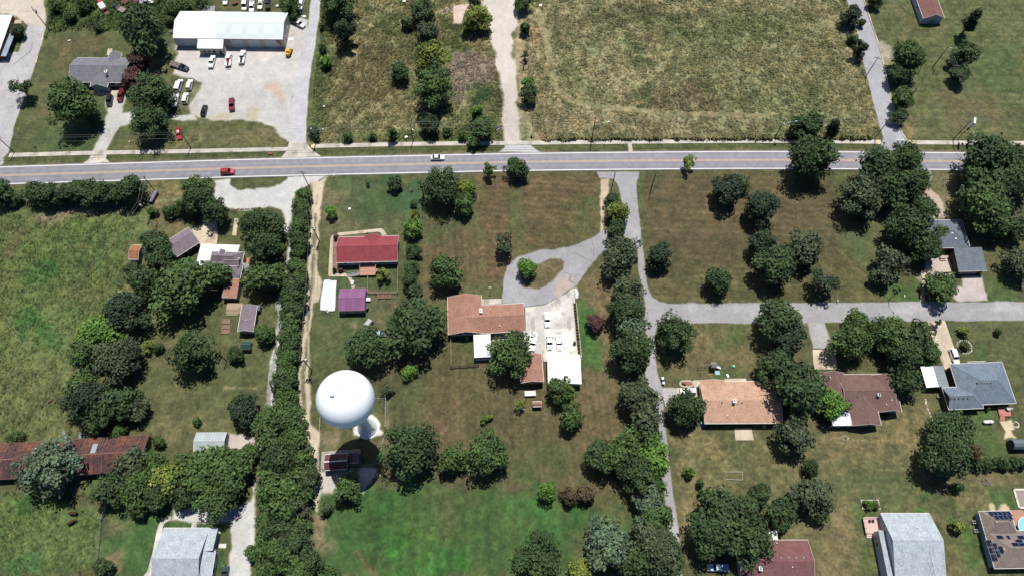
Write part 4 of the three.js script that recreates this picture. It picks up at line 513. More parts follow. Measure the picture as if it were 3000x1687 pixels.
// 1 dark grey shingle house, top left
{ const b = building('ranch_house', 'dark grey shingle ranch house with a front porch gable, top left', 'house', [-156.44,-170.54], [-136.15,-170.26], [-146.46,-181.52]);
  const w = wing(b, { eave: 3, ridge: 5.3, wall: C.sideGrey, roof: C.greyHouse });
  const p = ext(b, [-148.56,-168.35], [-142.42,-168.31]); wing(b, { x0: p.x0, x1: p.x1, z0: 0.6, z1: p.z1, eave: 3, ridge: 4.6, axis: 'z', wall: C.sideGrey, roof: C.greyHouse });
  const r = ext(b, [-145.22,-183.08], [-140.7,-183.71]); wing(b, { x0: r.x0, x1: r.x1, z0: Math.min(r.z0, b.z0 - 2.2), z1: -0.8, eave: 3, ridge: 4.5, axis: 'z', wall: C.sideGrey, roof: C.greyHouse });
  const c = b.loc([-142.78,-173.17]); chimney(b, c[0], roofAt(w, b, c[0], c[1]), c[1], M.white, 0.8, 1, 1.3); roofVent(b, c[0] - 0.5, roofAt(w, b, 0, -3.6), -3.6);
  for (const s of [-8, -5, 4.6, 7.2]) opening(b, w, 'front', s, 1.7, 1.5, 1.1); opening(b, w, 'right', 1.5, 1.7, 1.2, 1.1); opening(b, w, 'right', -1.6, 1.7, 1.2, 1.1); for (const s of [-7, -3]) opening(b, w, 'back', s, 1.7, 1.4, 1.1);
  const st = part(b.g, 'porch_step', merge([bx(1.8, 0.3, 0.4, (p.x0 + p.x1) / 2 - 0.2, 0.15, p.z1 + 0.5), bx(1.8, 0.15, 0.4, (p.x0 + p.x1) / 2 - 0.2, 0.075, p.z1 + 0.9)]), M.concrete); void st; for (const dx of [-1, 1]) part(b.g, 'handrail', bar([(p.x0 + p.x1) / 2 - 0.2 + dx, 0.9, p.z1 - 0.1], [(p.x0 + p.x1) / 2 - 0.2 + dx, 0.5, p.z1 + 1.1], 0.05), M.white); }
// 2 metal workshop
{ const b = building('metal_workshop', 'long white metal workshop with pale green roof section and garage doors', 'workshop', [-122.86,-189.49], [-82.98,-188.85], [-122.97,-202.33]);
  const s = b.loc([-107.21,-189.12])[0]; const base = { eave: 4.6, ridge: 6.4, over: 0.15, panels: 1.0, th: 0.08, trim: M.white };
  const w1 = wing(b, { ...base, x1: s, wall: C.shopWallBlue, roof: C.whiteRoof }), w2 = wing(b, { ...base, x0: s + 0.02, wall: C.shopWall, roof: C.paleRoof });
  const p = ext(b, [-113.89,-185.66], [-104.53,-185.58]); const w3 = wing(b, { x0: p.x0, x1: p.x1, z0: b.z1 + 0.02, z1: p.z1, eave: 3.4, ridge: 4.4, type: 'shed', over: 0.2, wall: C.shopWall, roof: C.whiteRoof, panels: 1, th: 0.08 });
  for (const q of [290, 500]) { const x = b.loc([-121.21,-189.76])[0] + (q - 290) / 210 * 4.2; opening(b, w1, 'front', x, 1.9, 3.6, 3.6, 'garage_door', metal(0xa8bccb, 0.5)); }
  for (const x of [b.loc([-100.28,-189.76])[0], b.loc([-94.19,-189.76])[0], b.loc([-87.89,-189.76])[0]]) opening(b, w2, 'front', x, 1.9, 3.5, 3.6, 'garage_door', metal(0xb6c6d2, 0.5));
  for (const t of [0.2, 0.4, 0.6]) opening(b, w3, 'front', lerp(w3.wx0, w3.wx1, t), 1.7, 1.1, 1, 'window'); opening(b, w3, 'front', lerp(w3.wx0, w3.wx1, 0.85), 1.05, 0.95, 2.05, 'door', M.dark); opening(b, w3, 'right', (w3.wz0 + w3.wz1) / 2, 1.05, 0.95, 2.05, 'door', M.white);
  opening(b, w2, 'right', -2, 1.7, 1.2, 1.1); opening(b, w2, 'right', 2.5, 1.05, 0.95, 2.05, 'door', M.grey);
  for (const t of [0.25, 0.5, 0.75]) part(b.g, 'wall_light', bx(0.3, 0.15, 0.3, lerp(w2.wx0, w2.wx1, t), 4.25, w2.wz1 + 0.15), M.dark);
  // painted marks on the front wall
  part(b.g, 'wall_emblem', (() => { const x = b.loc([-84.8,-189.82])[0]; const g = new THREE.TorusGeometry(0.55, 0.16, 6, 20); g.translate(x, 3.4, w2.wz1 + 0.02); return merge([g, bx(0.9, 0.28, 0.05, x, 2.4, w2.wz1 + 0.03), bx(0.35, 0.7, 0.05, x + 0.3, 2.0, w2.wz1 + 0.035)]); })(), mat(0x8a3b2e, { roughness: 0.8 }));
  part(b.g, 'wall_emblem', (() => { const x = b.loc([-103.16,-189.82])[0]; return merge([bx(1.1, 0.2, 0.04, x, 3.2, w2.wz1 + 0.03), bx(0.3, 0.9, 0.04, x + 0.1, 2.9, w2.wz1 + 0.036), bx(0.8, 0.14, 0.04, x - 0.1, 2.5, w2.wz1 + 0.03)]); })(), mat(0x3d4a80, { roughness: 0.8 })); }
{ const b = building('lean_to_shed', 'small grey roofed shed behind the metal workshop', 'shed', [-117.28,-204.4], [-111.05,-204.4], [-116.93,-206.5]); wing(b, { eave: 2.6, ridge: 3.2, type: 'shed', wall: C.sideGrey, roof: metal(0x9a9aa2, 0.6), panels: 1.1, over: 0.15, th: 0.06 }); }
// 3 white roofed brick building, cut by the frame
{ const b = building('brick_building', 'white flat roofed brick building at the top left corner', 'building', [-203.75,-183.35], [-183.89,-183.35], [-185.09,-200.94]); const q = b.loc([-185.09,-200.94]); b.x1 = (b.x1 + q[0]) / 2;
  wing(b, { eave: 3.8, ridge: 4.3, type: 'shed', wall: C.brickRed, roof: C.whiteFlat, over: 0.1 }); const x = b.x1 + 1.2; part(b.g, 'side_canopy', plate([[b.x1 - 0.05, 2.5, b.z0 + 4], [x + 0.6, 2.4, b.z0 + 4], [x + 0.6, 2.4, b.z1 + 0.5], [b.x1 - 0.05, 2.5, b.z1 + 0.5]], 0.1), metal(0x8fa3b4, 0.5)); for (const t of [0.25, 0.55, 0.9]) part(b.g, 'canopy_post', cyl(0.08, 0.08, 2.4, x + 0.4, 0, lerp(b.z0 + 4, b.z1, t)), M.grey);
  part(b.g, 'annex', bx(2.6, 2.6, 1.8, b.x1 + 1.45, 1.3, b.z0 + 1.7), C.sideTan); }
// 4 brown roofed shed top right
{ const b = building('field_barn', 'small pale walled barn with brown shingle roof in the top right field', 'barn', [152.54,-200.45], [160.43,-200.64], [153.91,-214.33]); const w = wing(b, { eave: 3, ridge: 4.8, axis: 'z', wall: siding(0xb9bec6), roof: C.brownShed, over: 0.3 }); opening(b, w, 'front', 0.2, 1.15, 2.6, 2.2, 'barn_door', siding(0x8f97a3)); opening(b, w, 'left', 0, 1.7, 1, 1); }
// 5 grey garage
{ const b = building('gable_garage', 'detached mauve grey garage set at an angle behind the dark trees', 'garage', [-104.7,-101.23], [-98.45,-106.47], [-109.49,-106.47]); const w = wing(b, { eave: 3, ridge: 4.7, wall: C.darkWall, roof: C.mauve }); for (const s of [-3, 0, 3]) opening(b, w, 'front', s, 1.7, 1.2, 0.9); opening(b, w, 'right', 0, 1.3, 4.2, 2.4, 'garage_door', M.white); }
// 6 house with wrap-around white porch roof
{ const b = building('porch_house', 'mauve shingle house with dormers and a wrap around white porch roof', 'house', [-93.94,-96.94], [-83.81,-96.58], [-94.45,-102.94]); const e = 3.6;
  const w = wing(b, { eave: e, ridge: 6.6, type: 'hip', hipk: 0.72, wall: C.sideWhite, roof: C.mauve });
  const q = ext(b, [-87.89,-96.58], [-83.48,-93.49]); wing(b, { x0: q.x0, x1: q.x1, z0: b.z1 - 2, z1: q.z1, eave: e, ridge: 5.4, type: 'hip', axis: 'z', wall: C.sideWhite, roof: C.mauve });
  const d1 = ext(b, [-90.8,-103.18], [-88.87,-103.18]); wing(b, { x0: d1.x0, x1: d1.x1, z0: b.z0 + 0.2, z1: 0.4, eave: 5, ridge: 6, axis: 'z', over: 0.2, wall: C.sideWhite, roof: C.mauve });
  const d2 = b.loc([-84.32,-98.29]); wing(b, { x0: 0.2, x1: d2[0] + 0.3, z0: d2[1] - 1.5, z1: d2[1] + 1.2, eave: 5, ridge: 6.1, over: 0.2, wall: C.sideWhite, roof: C.mauve });
  const d3 = b.loc([-94.25,-97.76]); wing(b, { x0: d3[0] - 0.3, x1: 0.2, z0: d3[1] - 1.4, z1: d3[1] + 1.4, eave: 4.9, ridge: 5.9, over: 0.2, wall: C.sideWhite, roof: C.mauve });
  const pr = ext(b, [-98.1,-105.45], [-98.34,-98.45], [-85.74,-105.55]); const zi = b.z0 - 0.02;
  part(b.g, 'porch_roof', plate([[pr.x0, 2.75, pr.z0], [pr.x1, 2.75, pr.z0], [pr.x1, 3.25, zi], [b.x0 - 0.02, 3.25, zi], [b.x0 - 0.02, 3.25, pr.z1], [pr.x0, 2.75, pr.z1]], 0.12), C.whiteFlat);
  for (const [x, z] of [[pr.x0 + 0.3, pr.z0 + 0.3], [pr.x0 + 0.3, pr.z1 - 0.3], [pr.x0 + 0.3, 0], [0, pr.z0 + 0.3], [pr.x1 - 0.3, pr.z0 + 0.3]]) part(b.g, 'porch_post', cyl(0.1, 0.1, 2.6, x, 0, z), M.white);
  const bw = ext(b, [-84.38,-101.49], [-82.47,-98.6]); part(b.g, 'side_deck', bx(Math.max(1.2, bw.x1 - b.x1), 0.2, 9, b.x1 + 0.4, 0.5, 2), M.deck); part(b.g, 'bay_roof', merge([plate([[b.x1 - 0.2, 3.1, 0.2], [b.x1 + 1.9, 2.5, 0.6], [b.x1 + 1.9, 2.5, 2.8], [b.x1 - 0.2, 3.1, 3.4]], 0.1)]), M.grey); part(b.g, 'bay_window', bx(1.6, 2.3, 2, b.x1 + 0.5, 1.2, 1.7), M.glass);
  const a = ext(b, [-88.46,-87.62], [-83.8,-87.62], [-86.48,-93.7]); const w2 = wing(b, { x0: a.x0, x1: a.x1, z0: a.z0, z1: a.z1, eave: 2.7, ridge: 3.5, type: 'shed', wall: C.sideGrey, roof: C.tan, over: 0.3 }); opening(b, w2, 'front', (a.x0 + a.x1) / 2 + 0.5, 1.6, 1.4, 1.1); roofVent(b, -0.8, 5.2, 1.6);
  for (const s of [-3, 2]) opening(b, w, 'back', s, 1.7, 1.2, 1.2); opening(b, w, 'right', -2, 1.7, 1.2, 1.2); }
{ const A = [-86.31,-84.52], B = [-83.24,-84.62]; const s = thing('wooden_steps', 'tan wooden deck with angled steps below the house with the tan back wing', 'steps', [(A[0] + B[0]) / 2, (A[1] + B[1]) / 2]); for (let k = 0; k < 5; k++) part(s, k ? 'tread' : 'deck_floor', plate([[-2.4, 0.9 - k * 0.17, -1.9], [2.4 + k * 0.06, 0.9 - k * 0.17, -1.9], [2.4 + k * 0.06, 0.9 - k * 0.17, -0.9 + k * 0.34], [0.8, 0.9 - k * 0.17, 0.2 + k * 0.4], [-2.4, 0.9 - k * 0.17, 0.2 + k * 0.4]], 0.1), mat(0xa08f78, { roughness: 0.9 })); }
// 7 small sheds on the left
{ const b = building('red_shed', 'small rust red roofed shed beside the pasture', 'shed', [-119.87,-100.65], [-116.7,-100.59], [-120.06,-105.68]); wing(b, { eave: 2.6, ridge: 3.6, wall: siding(0x7f969c), roof: C.rustTan, over: 0.2 }); }
{ const b = building('long_shed', 'mauve shingle outbuilding with a porch beside the white lane', 'shed', [-81.81,-76.46], [-77.16,-76.46], [-81.97,-84.93]); const w = wing(b, { eave: 2.7, ridge: 3.7, axis: 'z', wall: siding(0x6f8096), roof: C.mauve, over: 0.3 }); opening(b, w, 'front', 0, 1.1, 1.6, 2, 'door', M.grey); opening(b, w, 'right', 0, 1.5, 1, 0.9); pipeVent(b, 0.2, 3.6, 1, M.white); }
{ const b = building('green_shed', 'tiny dark green metal shed below the mauve outbuilding', 'shed', [-80.28,-71.27], [-77.38,-71.27], [-80.36,-73.52]); const w = wing(b, { eave: 2, ridge: 2.7, wall: siding(0xb49a84), roof: C.greenMetal, over: 0.1, panels: 0.9, th: 0.05, trim: C.greenMetal }); opening(b, w, 'right', 0, 0.9, 0.9, 1.7, 'door', siding(0xc8a892)); }
// 8 red roofed house
{ const b = building('red_roof_house', 'white house with a bright red shingle roof and a rear deck', 'house', [-54.64,-99.22], [-35.59,-99.79], [-54.97,-108.25]); const w = wing(b, { eave: 3, ridge: 5.1, wall: siding(0xc3cad2), roof: C.red });
  const d = ext(b, [-46.58,-108.47], [-41.42,-108.72]); wing(b, { x0: d.x0 - 0.2, x1: d.x1 + 0.2, z0: b.z0 - 0.05, z1: 0, eave: 3.05, ridge: 5.0, axis: 'z', over: 0.4, wall: siding(0xc3cad2), roof: C.red });
  for (const [s, ww] of [[-7, 0.9], [-1.7, 0.8], [0.6, 1.6], [4.4, 1.8]]) opening(b, w, 'front', s, 1.75, ww, 1.1); opening(b, w, 'front', 1.9, 1.25, 0.95, 2.0, 'door', M.white); opening(b, w, 'right', 0, 1.7, 1, 1.1);
  for (const s of [-6, -3, 5]) opening(b, w, 'back', s, 1.7, 1.3, 1.2);
  const dk = ext(b, [-47.33,-95.95], [-42.53,-95.95], [-47.54,-98.32]); const floor = part(b.g, 'deck', bx(dk.x1 - dk.x0, 0.12, dk.z1 - b.z1 + 0.4, (dk.x0 + dk.x1) / 2, 0.9, (dk.z1 + b.z1 - 0.4) / 2), M.deck); void floor;
  for (let k = 0; k < 11; k++) part(b.g, 'deck_board', bx(dk.x1 - dk.x0 + 0.04, 0.03, 0.19, (dk.x0 + dk.x1) / 2, 0.976, lerp(b.z1 - 0.3, dk.z1 - 0.1, k / 10)), mat([0xb08a74, 0xa98070, 0xba947e][k % 3], { roughness: 0.85 }));
  for (const x of [dk.x0, dk.x1]) part(b.g, 'deck_rail', merge([bx(0.09, 0.09, dk.z1 - b.z1 + 0.4, x, 1.85, (dk.z1 + b.z1 - 0.4) / 2), ...[0, 0.5, 1].map(t => bx(0.09, 1, 0.09, x, 1.4, lerp(b.z1 + 0.1, dk.z1 - 0.05, t)))]), mat(0xb9a48e));
  part(b.g, 'ramp', plate([[dk.x0, 0.95, dk.z1 - 1.5], [dk.x0, 0.95, dk.z1 - 0.1], [dk.x0 - 4.2, 0.08, dk.z1 + 0.2], [dk.x0 - 4.2, 0.08, dk.z1 - 1.2]], 0.08), M.grey); for (const o of [-1.5, 0]) part(b.g, 'ramp_rail', merge([bar([dk.x0, 1.85, dk.z1 + o], [dk.x0 - 4.2, 1, dk.z1 + o + 0.3], 0.045), ...[0.02, 0.35, 0.7, 1].map(t => bar([dk.x0 - 4.2 * t, 0.05, dk.z1 + o + 0.3 * t], [dk.x0 - 4.2 * t, 1.85 - 0.85 * t, dk.z1 + o + 0.3 * t], 0.04))]), mat(0xb9b2a6));
  part(b.g, 'side_steps', merge([0, 1, 2, 3].map(k => bx(0.5, 0.22 * (4 - k), 1.2, dk.x1 + 0.25 + k * 0.5, 0.11 * (4 - k), dk.z1 - 1.6))), mat(0x9b938a)); part(b.g, 'hand_rail', merge([bar([dk.x1, 1.8, dk.z1 - 0.95], [dk.x1 + 3, 0.9, dk.z1 - 0.85], 0.05), bar([dk.x1 + 3, 0, dk.z1 - 0.85], [dk.x1 + 3, 0.9, dk.z1 - 0.85], 0.05)]), M.white); }
// 9 purple shed
{ const b = building('purple_shed', 'shed with a purple metal roof below the red roofed house', 'shed', [-52.38,-83.16], [-44.42,-83.38], [-52.94,-90.24]); const w = wing(b, { eave: 2.9, ridge: 4.3, wall: siding(0xaeb2ba), roof: [C.purple, metal(0x93628b, 0.5), metal(0x8a5a80, 0.5)], over: 0.15, panels: 0.95, th: 0.07, trim: metal(0x8a5a80, 0.5) }); opening(b, w, 'front', -1.8, 1.7, 0.9, 0.7); opening(b, w, 'front', 1, 1.2, 2.4, 2.2, 'garage_door', siding(0x9fa5ae)); }
// 10 tan ranch house, the marked one
{ const b = building('tan_ranch_house', 'large L shaped ranch house with tan shingle roof and long ridge lines', 'house', [-18.11,-75.39], [3.76,-76.62], [-6.21,-85.06]); const q = ext(b, [-18.22,-75.28], [-9.03,-75.92], [-19.71,-86.02], [-9.26,-88.56]), r = ext(b, [-9.08,-84.82], [3.39,-85.3], [3.76,-76.55]);
  const w1 = wing(b, { x0: q.x0 + 0.2, x1: q.x1 - 0.1, z0: q.z0 + 0.4, z1: q.z1 - 0.1, eave: 3, ridge: 4.9, axis: 'z', wall: C.sideTan, roof: C.tan, over: 0.6 }), w2 = wing(b, { x0: q.x0 + 5, x1: r.x1, z0: r.z0, z1: r.z1, eave: 3, ridge: 4.8, wall: C.sideTan, roof: C.tan, over: 0.6 });
  const c = b.loc([-9.26,-82.18]); chimney(b, c[0], roofAt(w2, b, c[0], c[1]) - 0.3, c[1], M.white, 0.7, 1.2, 1.5); pipeVent(b, c[0] + 2.8, 4.0, c[1] - 0.6); pipeVent(b, b.loc([-3.67,-77.76])[0], 3.8, b.loc([-3.67,-77.76])[1]);
  for (const s of [-1.6, 1.6]) opening(b, w1, 'front', (w1.wx0 + w1.wx1) / 2 + s, 1.7, 1.4, 1.1); for (const t of [0.45, 0.6, 0.75, 0.9]) opening(b, w2, 'front', lerp(w2.wx0, w2.wx1, t), 1.7, 1.5, 1.2); for (const t of [0.5, 0.8]) opening(b, w2, 'back', lerp(w2.wx0, w2.wx1, t), 1.7, 1.6, 1.2); opening(b, w1, 'back', w1.wx0 + 3, 1.7, 1.6, 1.2);
  const p = ext(b, [-11.04,-68.31], [-6.02,-68.65], [-11.47,-75.55]); part(b.g, 'patio_roof', plate([[p.x0, 2.75, p.z1], [p.x1, 2.75, p.z1], [p.x1, 3.02, p.z0 + 0.2], [p.x0, 3.02, p.z0 + 0.2]], 0.16), C.whiteFlat); for (const [x, z] of [[p.x0 + 0.15, p.z1 - 0.15], [p.x1 - 0.15, p.z1 - 0.15]]) part(b.g, 'patio_post', cyl(0.08, 0.08, 2.6, x, 0, z), M.white); part(b.g, 'patio_screen', merge([bx(0.05, 1, p.z1 - p.z0 - 0.6, p.x0 + 0.06, 0.5, (p.z0 + p.z1) / 2), bx(p.x1 - p.x0 - 0.3, 1, 0.05, (p.x0 + p.x1) / 2, 0.5, p.z1 - 0.06)]), M.white);
  const s2 = ext(b, [-3.72,-74.74], [3.54,-74.5]); part(b.g, 'back_patio', bx(s2.x1 - s2.x0 + 1, 0.16, 3.4, (s2.x0 + s2.x1) / 2, 0.1, b.z1 + 1), M.concreteBright); part(b.g, 'barbecue', merge([bx(0.6, 0.9, 0.5, -3, 0.6, b.z1 + 0.9), cyl(0.3, 0.3, 0.3, -3, 0.9, b.z1 + 0.9)]), M.white); part(b.g, 'water_tank', cyl(0.4, 0.4, 1.1, (w1.wx0 + w1.wx1) / 2 + 0.3, 0, w1.wz1 + 1, 12), M.galv); }
{ const b = building('tan_garage', 'small detached garage with tan shingle roof left of the white carport', 'garage', [2.49,-60.51], [9.17,-60.9], [3.6,-69.22]); const w = wing(b, { eave: 3, ridge: 4.2, axis: 'z', wall: siding(0x8d7767), roof: C.tan, over: 0.3 }); opening(b, w, 'back', 0, 1.2, 3.2, 2.2, 'garage_door', M.white); opening(b, w, 'front', 0.8, 1.7, 1, 0.9); }
{ const b = building('white_carport', 'white metal carport shed at the bottom of the concrete pad', 'carport', [10.45,-60.19], [19.94,-60.23], [9.96,-69.04]); const w = wing(b, { eave: 3.1, ridge: 3.9, axis: 'z', wall: metal(0x9ba3ac, 0.5), roof: C.whiteRoof, over: 0.1, panels: 1, th: 0.06, trim: M.white }); opening(b, w, 'back', 0, 1.3, 4, 2.4, 'garage_door', M.white); }
{ const b = building('tiny_shed', 'tiny wooden shed with a tan roof below the utility trailer', 'shed', [5.97,-53.85], [8.51,-53.95], [5.99,-55.34]); wing(b, { eave: 1.9, ridge: 2.5, wall: siding(0x6e4d40), roof: C.tan, over: 0.12 }); }
// 11 pale tan ranch
{ const b = building('pale_ranch_house', 'pale tan shingle ranch house with a white chimney on its ridge', 'house', [54.12,-48.72], [76.18,-48.83], [54.31,-61]); const w = wing(b, { eave: 3, ridge: 4.9, wall: C.sideWhite, roof: C.tanPale, over: 0.6 });
  const g = ext(b, [54.31,-61], [61.57,-61.22]); wing(b, { x0: b.x0, x1: b.x0 + 7.4, z0: b.z0 - 0.3, z1: 0, eave: 3.02, ridge: 4.3, axis: 'z', wall: C.sideWhite, roof: C.tanPale, over: 0.4 }); void g;
  const c = b.loc([62.56,-54.48]); chimney(b, c[0], roofAt(w, b, c[0], c[1]), c[1], M.white, 0.75, 0.9, 1.1); for (const px of [1217, 1546, 1885]) roofVent(b, -b.L / 2 + (px - 918) / 1282 * b.L, roofAt(w, b, 0, 0.7), 0.7, mat(0x6a5a50)); const v = b.loc([60.61,-50.7]); pipeVent(b, v[0], roofAt(w, b, v[0], v[1]), v[1]);
  for (const s of [-8, -4, 2, 6]) opening(b, w, 'front', s, 1.7, 1.4, 1.1); opening(b, w, 'front', -0.8, 1.15, 1.8, 2.0, 'door', M.glass); opening(b, w, 'left', -1.5, 1.25, 4.6, 2.2, 'garage_door', siding(0xa9b6c4)); opening(b, w, 'back', 2, 1.7, 1.4, 1.1); part(b.g, 'air_conditioner', merge([bx(0.8, 0.8, 0.8, 6.5, 0.45, b.z1 + 0.4), cyl(0.34, 0.34, 0.05, 6.5, 0.85, b.z1 + 0.4, 14)]), M.galv); }
// 12 brown shingle house
{ const b = building('brown_roof_house', 'brown shingle house with several gables and a white flat back porch', 'house', [92.94,-52.21], [110.32,-52.48], [99.14,-63.11]); const m = C.brown, wl = siding(0x9aa0a6);
  const w = wing(b, { x0: b.x0 + 1.4, x1: b.x1 - 1.2, z0: b.z0, z1: b.z1, eave: 3, ridge: 5, wall: wl, roof: m }); const l = ext(b, [89.54,-63.54], [93.76,-52.28]); wing(b, { x0: l.x0, x1: l.x0 + 6.6, z0: l.z0, z1: b.z1 - 0.1, eave: 3, ridge: 4.7, axis: 'z', wall: wl, roof: m });
  const r = ext(b, [103.85,-52.14], [110.47,-52.55]); const w3 = wing(b, { x0: r.x0, x1: r.x1, z0: b.z0 + 0.4, z1: r.z1 + 0.15, eave: 3, ridge: 4.7, axis: 'z', wall: wl, roof: m }); const f = ext(b, [95.65,-48.1], [103.76,-48.37]); const w4 = wing(b, { x0: f.x0, x1: f.x1, z0: 0, z1: f.z1, eave: 3, ridge: 4.7, axis: 'z', wall: wl, roof: m });
  const p = ext(b, [90.06,-48.15], [95.71,-48.29], [91.91,-51.92]); part(b.g, 'porch_roof', plate([[p.x0, 2.7, p.z1], [f.x0 - 0.02, 2.7, p.z1], [f.x0 - 0.02, 3.0, b.z1 - 0.1], [p.x0, 3.0, b.z1 - 0.1]], 0.12), C.whiteFlat); for (const t of [0.03, 0.5, 0.97]) part(b.g, 'porch_post', cyl(0.08, 0.08, 2.6, lerp(p.x0, f.x0, t), 0, p.z1 - 0.15), M.white); part(b.g, 'porch_wall', bx(f.x0 - p.x0 - 0.3, 2.55, 0.1, (p.x0 + f.x0) / 2, 1.27, p.z1 - 0.3), M.grey);
  const c = b.loc([103.82,-56.36]); chimney(b, c[0], 4.2, c[1], M.galv, 0.7, 0.7, 1.1); for (const [px, py] of [[1000, 535], [1630, 455]]) { const v = [lerp(b.x0, b.x1, (px - 600) / 1300), lerp(b.z1, b.z0, (905 - py) / 785)]; pipeVent(b, v[0], 4.5, v[1], M.dark); } for (const [px, py] of [[490, 212], [1690, 710], [1562, 800]]) { const v = [lerp(b.x0, b.x1, (px - 600) / 1300), lerp(b.z1, b.z0, (905 - py) / 785)]; pipeVent(b, v[0], 4.1, v[1], M.white); }
  opening(b, w3, 'front', (w3.wx0 + w3.wx1) / 2 + 0.5, 1.7, 1.5, 1); for (const s of [-1.3, 1.3]) opening(b, w4, 'front', (w4.wx0 + w4.wx1) / 2 + s, 1.6, 1.2, 1.1); }
// 13 blue grey hip roof house right
{ const b = building('hip_roof_house', 'blue grey hip roofed house with rows of square roof vents', 'house', [134.02,-54.18], [143.1,-54.55], [143.06,-66.72]); const k = ext(b, [126.76,-66.18], [143.06,-66.72], [143.1,-54.55]); const m = C.bluegrey, wl = brick(0x756a66);
  const w = wing(b, { x0: k.x0 + 0.9, x1: k.x1, z0: k.z0, z1: k.z1, eave: 3, ridge: 6, type: 'hip', hipk: 0.85, wall: wl, roof: m, over: 0.5 }); const f = ext(b, [123.4,-52.71], [133.87,-53.16], [123.33,-59.16]); const w2 = wing(b, { x0: f.x0 + 0.5, x1: f.x1, z0: f.z0, z1: f.z1, eave: 3, ridge: 5, type: 'hip', open0: true, wall: wl, roof: m, over: 0.5 });
  part(b.g, 'gable_wall', plate([[f.x0 + 1, 4.8, (f.z0 + f.z1) / 2], [f.x0 + 1.02, 3, f.z1 - 0.6], [f.x0 + 1.02, 3, f.z0 + 0.6]], 0.001), wl);
  const row = (px0, py0, px1, py1, h) => { const a = b.loc(px0), e = b.loc(px1); for (let i = 0; i < 5; i++) { const x = lerp(a[0], e[0], i / 4), z = lerp(a[1], e[1], i / 4); roofVent(b, x, h, z, M.dark, 0.2); } }; row([132.3,-59.67], 0, [136.11,-59.79], 0, 5.55); row([124.08,-55.39], 0, [128.95,-55.59], 0, 4.62);
  for (const t of [0.2, 0.5, 0.8]) opening(b, w2, 'front', lerp(w2.wx0, w2.wx1, t), 1.7, 1.4, 1.1); opening(b, w2, 'left', 0.5, 1.7, 1.2, 1.1); opening(b, w, 'front', w.wx1 - 2.5, 1.15, 1.8, 2, 'door', M.glass); for (const t of [0.3, 0.7]) opening(b, w, 'back', lerp(w.wx0, w.wx1, t), 1.7, 1.5, 1.1); }
{ const b = building('lean_carport', 'metal carport with one white and one grey slope beside the hip roofed house', 'carport', [119.37,-59.29], [125.98,-59.5], [119.48,-65.63]); const x = (b.x0 + b.x1) / 2; roofPanels(b, [[b.x0, 2.6, b.z1], [b.x0, 2.6, b.z0], [x, 3.1, b.z0], [x, 3.1, b.z1]], C.whiteRoof, 1); roofPanels(b, [[b.x1, 2.6, b.z0], [b.x1, 2.6, b.z1], [x, 3.1, b.z1], [x, 3.1, b.z0]], metal(0x8f979d, 0.5), 1); for (const [px, pz] of [[b.x0 + 0.2, b.z1 - 0.2], [b.x1 - 0.2, b.z1 - 0.2], [b.x0 + 0.2, b.z0 + 0.2], [b.x1 - 0.2, b.z0 + 0.2], [b.x0 + 0.2, 0], [b.x1 - 0.2, 0]]) part(b.g, 'post', bx(0.1, 2.55, 0.1, px, 1.27, pz), M.galv); void x; }
// 14 slate house under the trees
{ const b = building('wooded_house', 'slate blue hip roofed house half hidden by big trees', 'house', [131,-104.53], [144.56,-104.53], [139.17,-114.61]); const k = ext(b, [134.94,-114.54], [144.54,-104.46]); wing(b, { x0: k.x0 - 2.6, x1: k.x1 - 0.6, z0: k.z0, z1: k.z1, eave: 3, ridge: 5, type: 'hip', wall: C.brickBrown, roof: C.slate }); const v = b.loc([138.5,-109.09]), v2 = b.loc([139.48,-107.21]), v3 = b.loc([130.06,-108.31]); roofVent(b, v[0], 4.6, v[1], M.white, 0.35); roofVent(b, v2[0], 4.0, v2[1], M.white, 0.2); roofVent(b, v3[0], 4.3, v3[1], M.white, 0.18); const e = ext(b, [130.32,-100.9], [132.57,-101], [132.87,-103.69]); part(b.g, 'porch_roof', plate([[e.x0 - 2, 2.6, e.z1], [e.x1, 2.6, e.z1], [e.x1, 3.1, e.z0 - 0.6], [e.x0 - 2, 3.1, e.z0 - 0.6]], 0.12), C.slate); part(b.g, 'porch_post', cyl(0.08, 0.08, 2.5, e.x1 - 0.2, 0, e.z1 - 0.2), M.trim); }
{ const b = building('hip_garage', 'slate blue roofed garage in front of the wooded house', 'garage', [137.83,-96.24], [146.86,-96.52], [138.06,-103.02]); const k = ext(b, [137.83,-96.24], [146.86,-96.52], [138.06,-103.02], [147.25,-104.18]); const w = wing(b, { x0: k.x0 + 0.4, x1: k.x1 - 0.4, z0: k.z0, z1: k.z1, eave: 2.9, ridge: 4, type: 'shed', wall: brick(0x5e4f4a), roof: C.slate, over: 0.4 }); opening(b, w, 'front', 0, 1.2, 5, 2.2, 'garage_door', siding(0x9a948c)); }
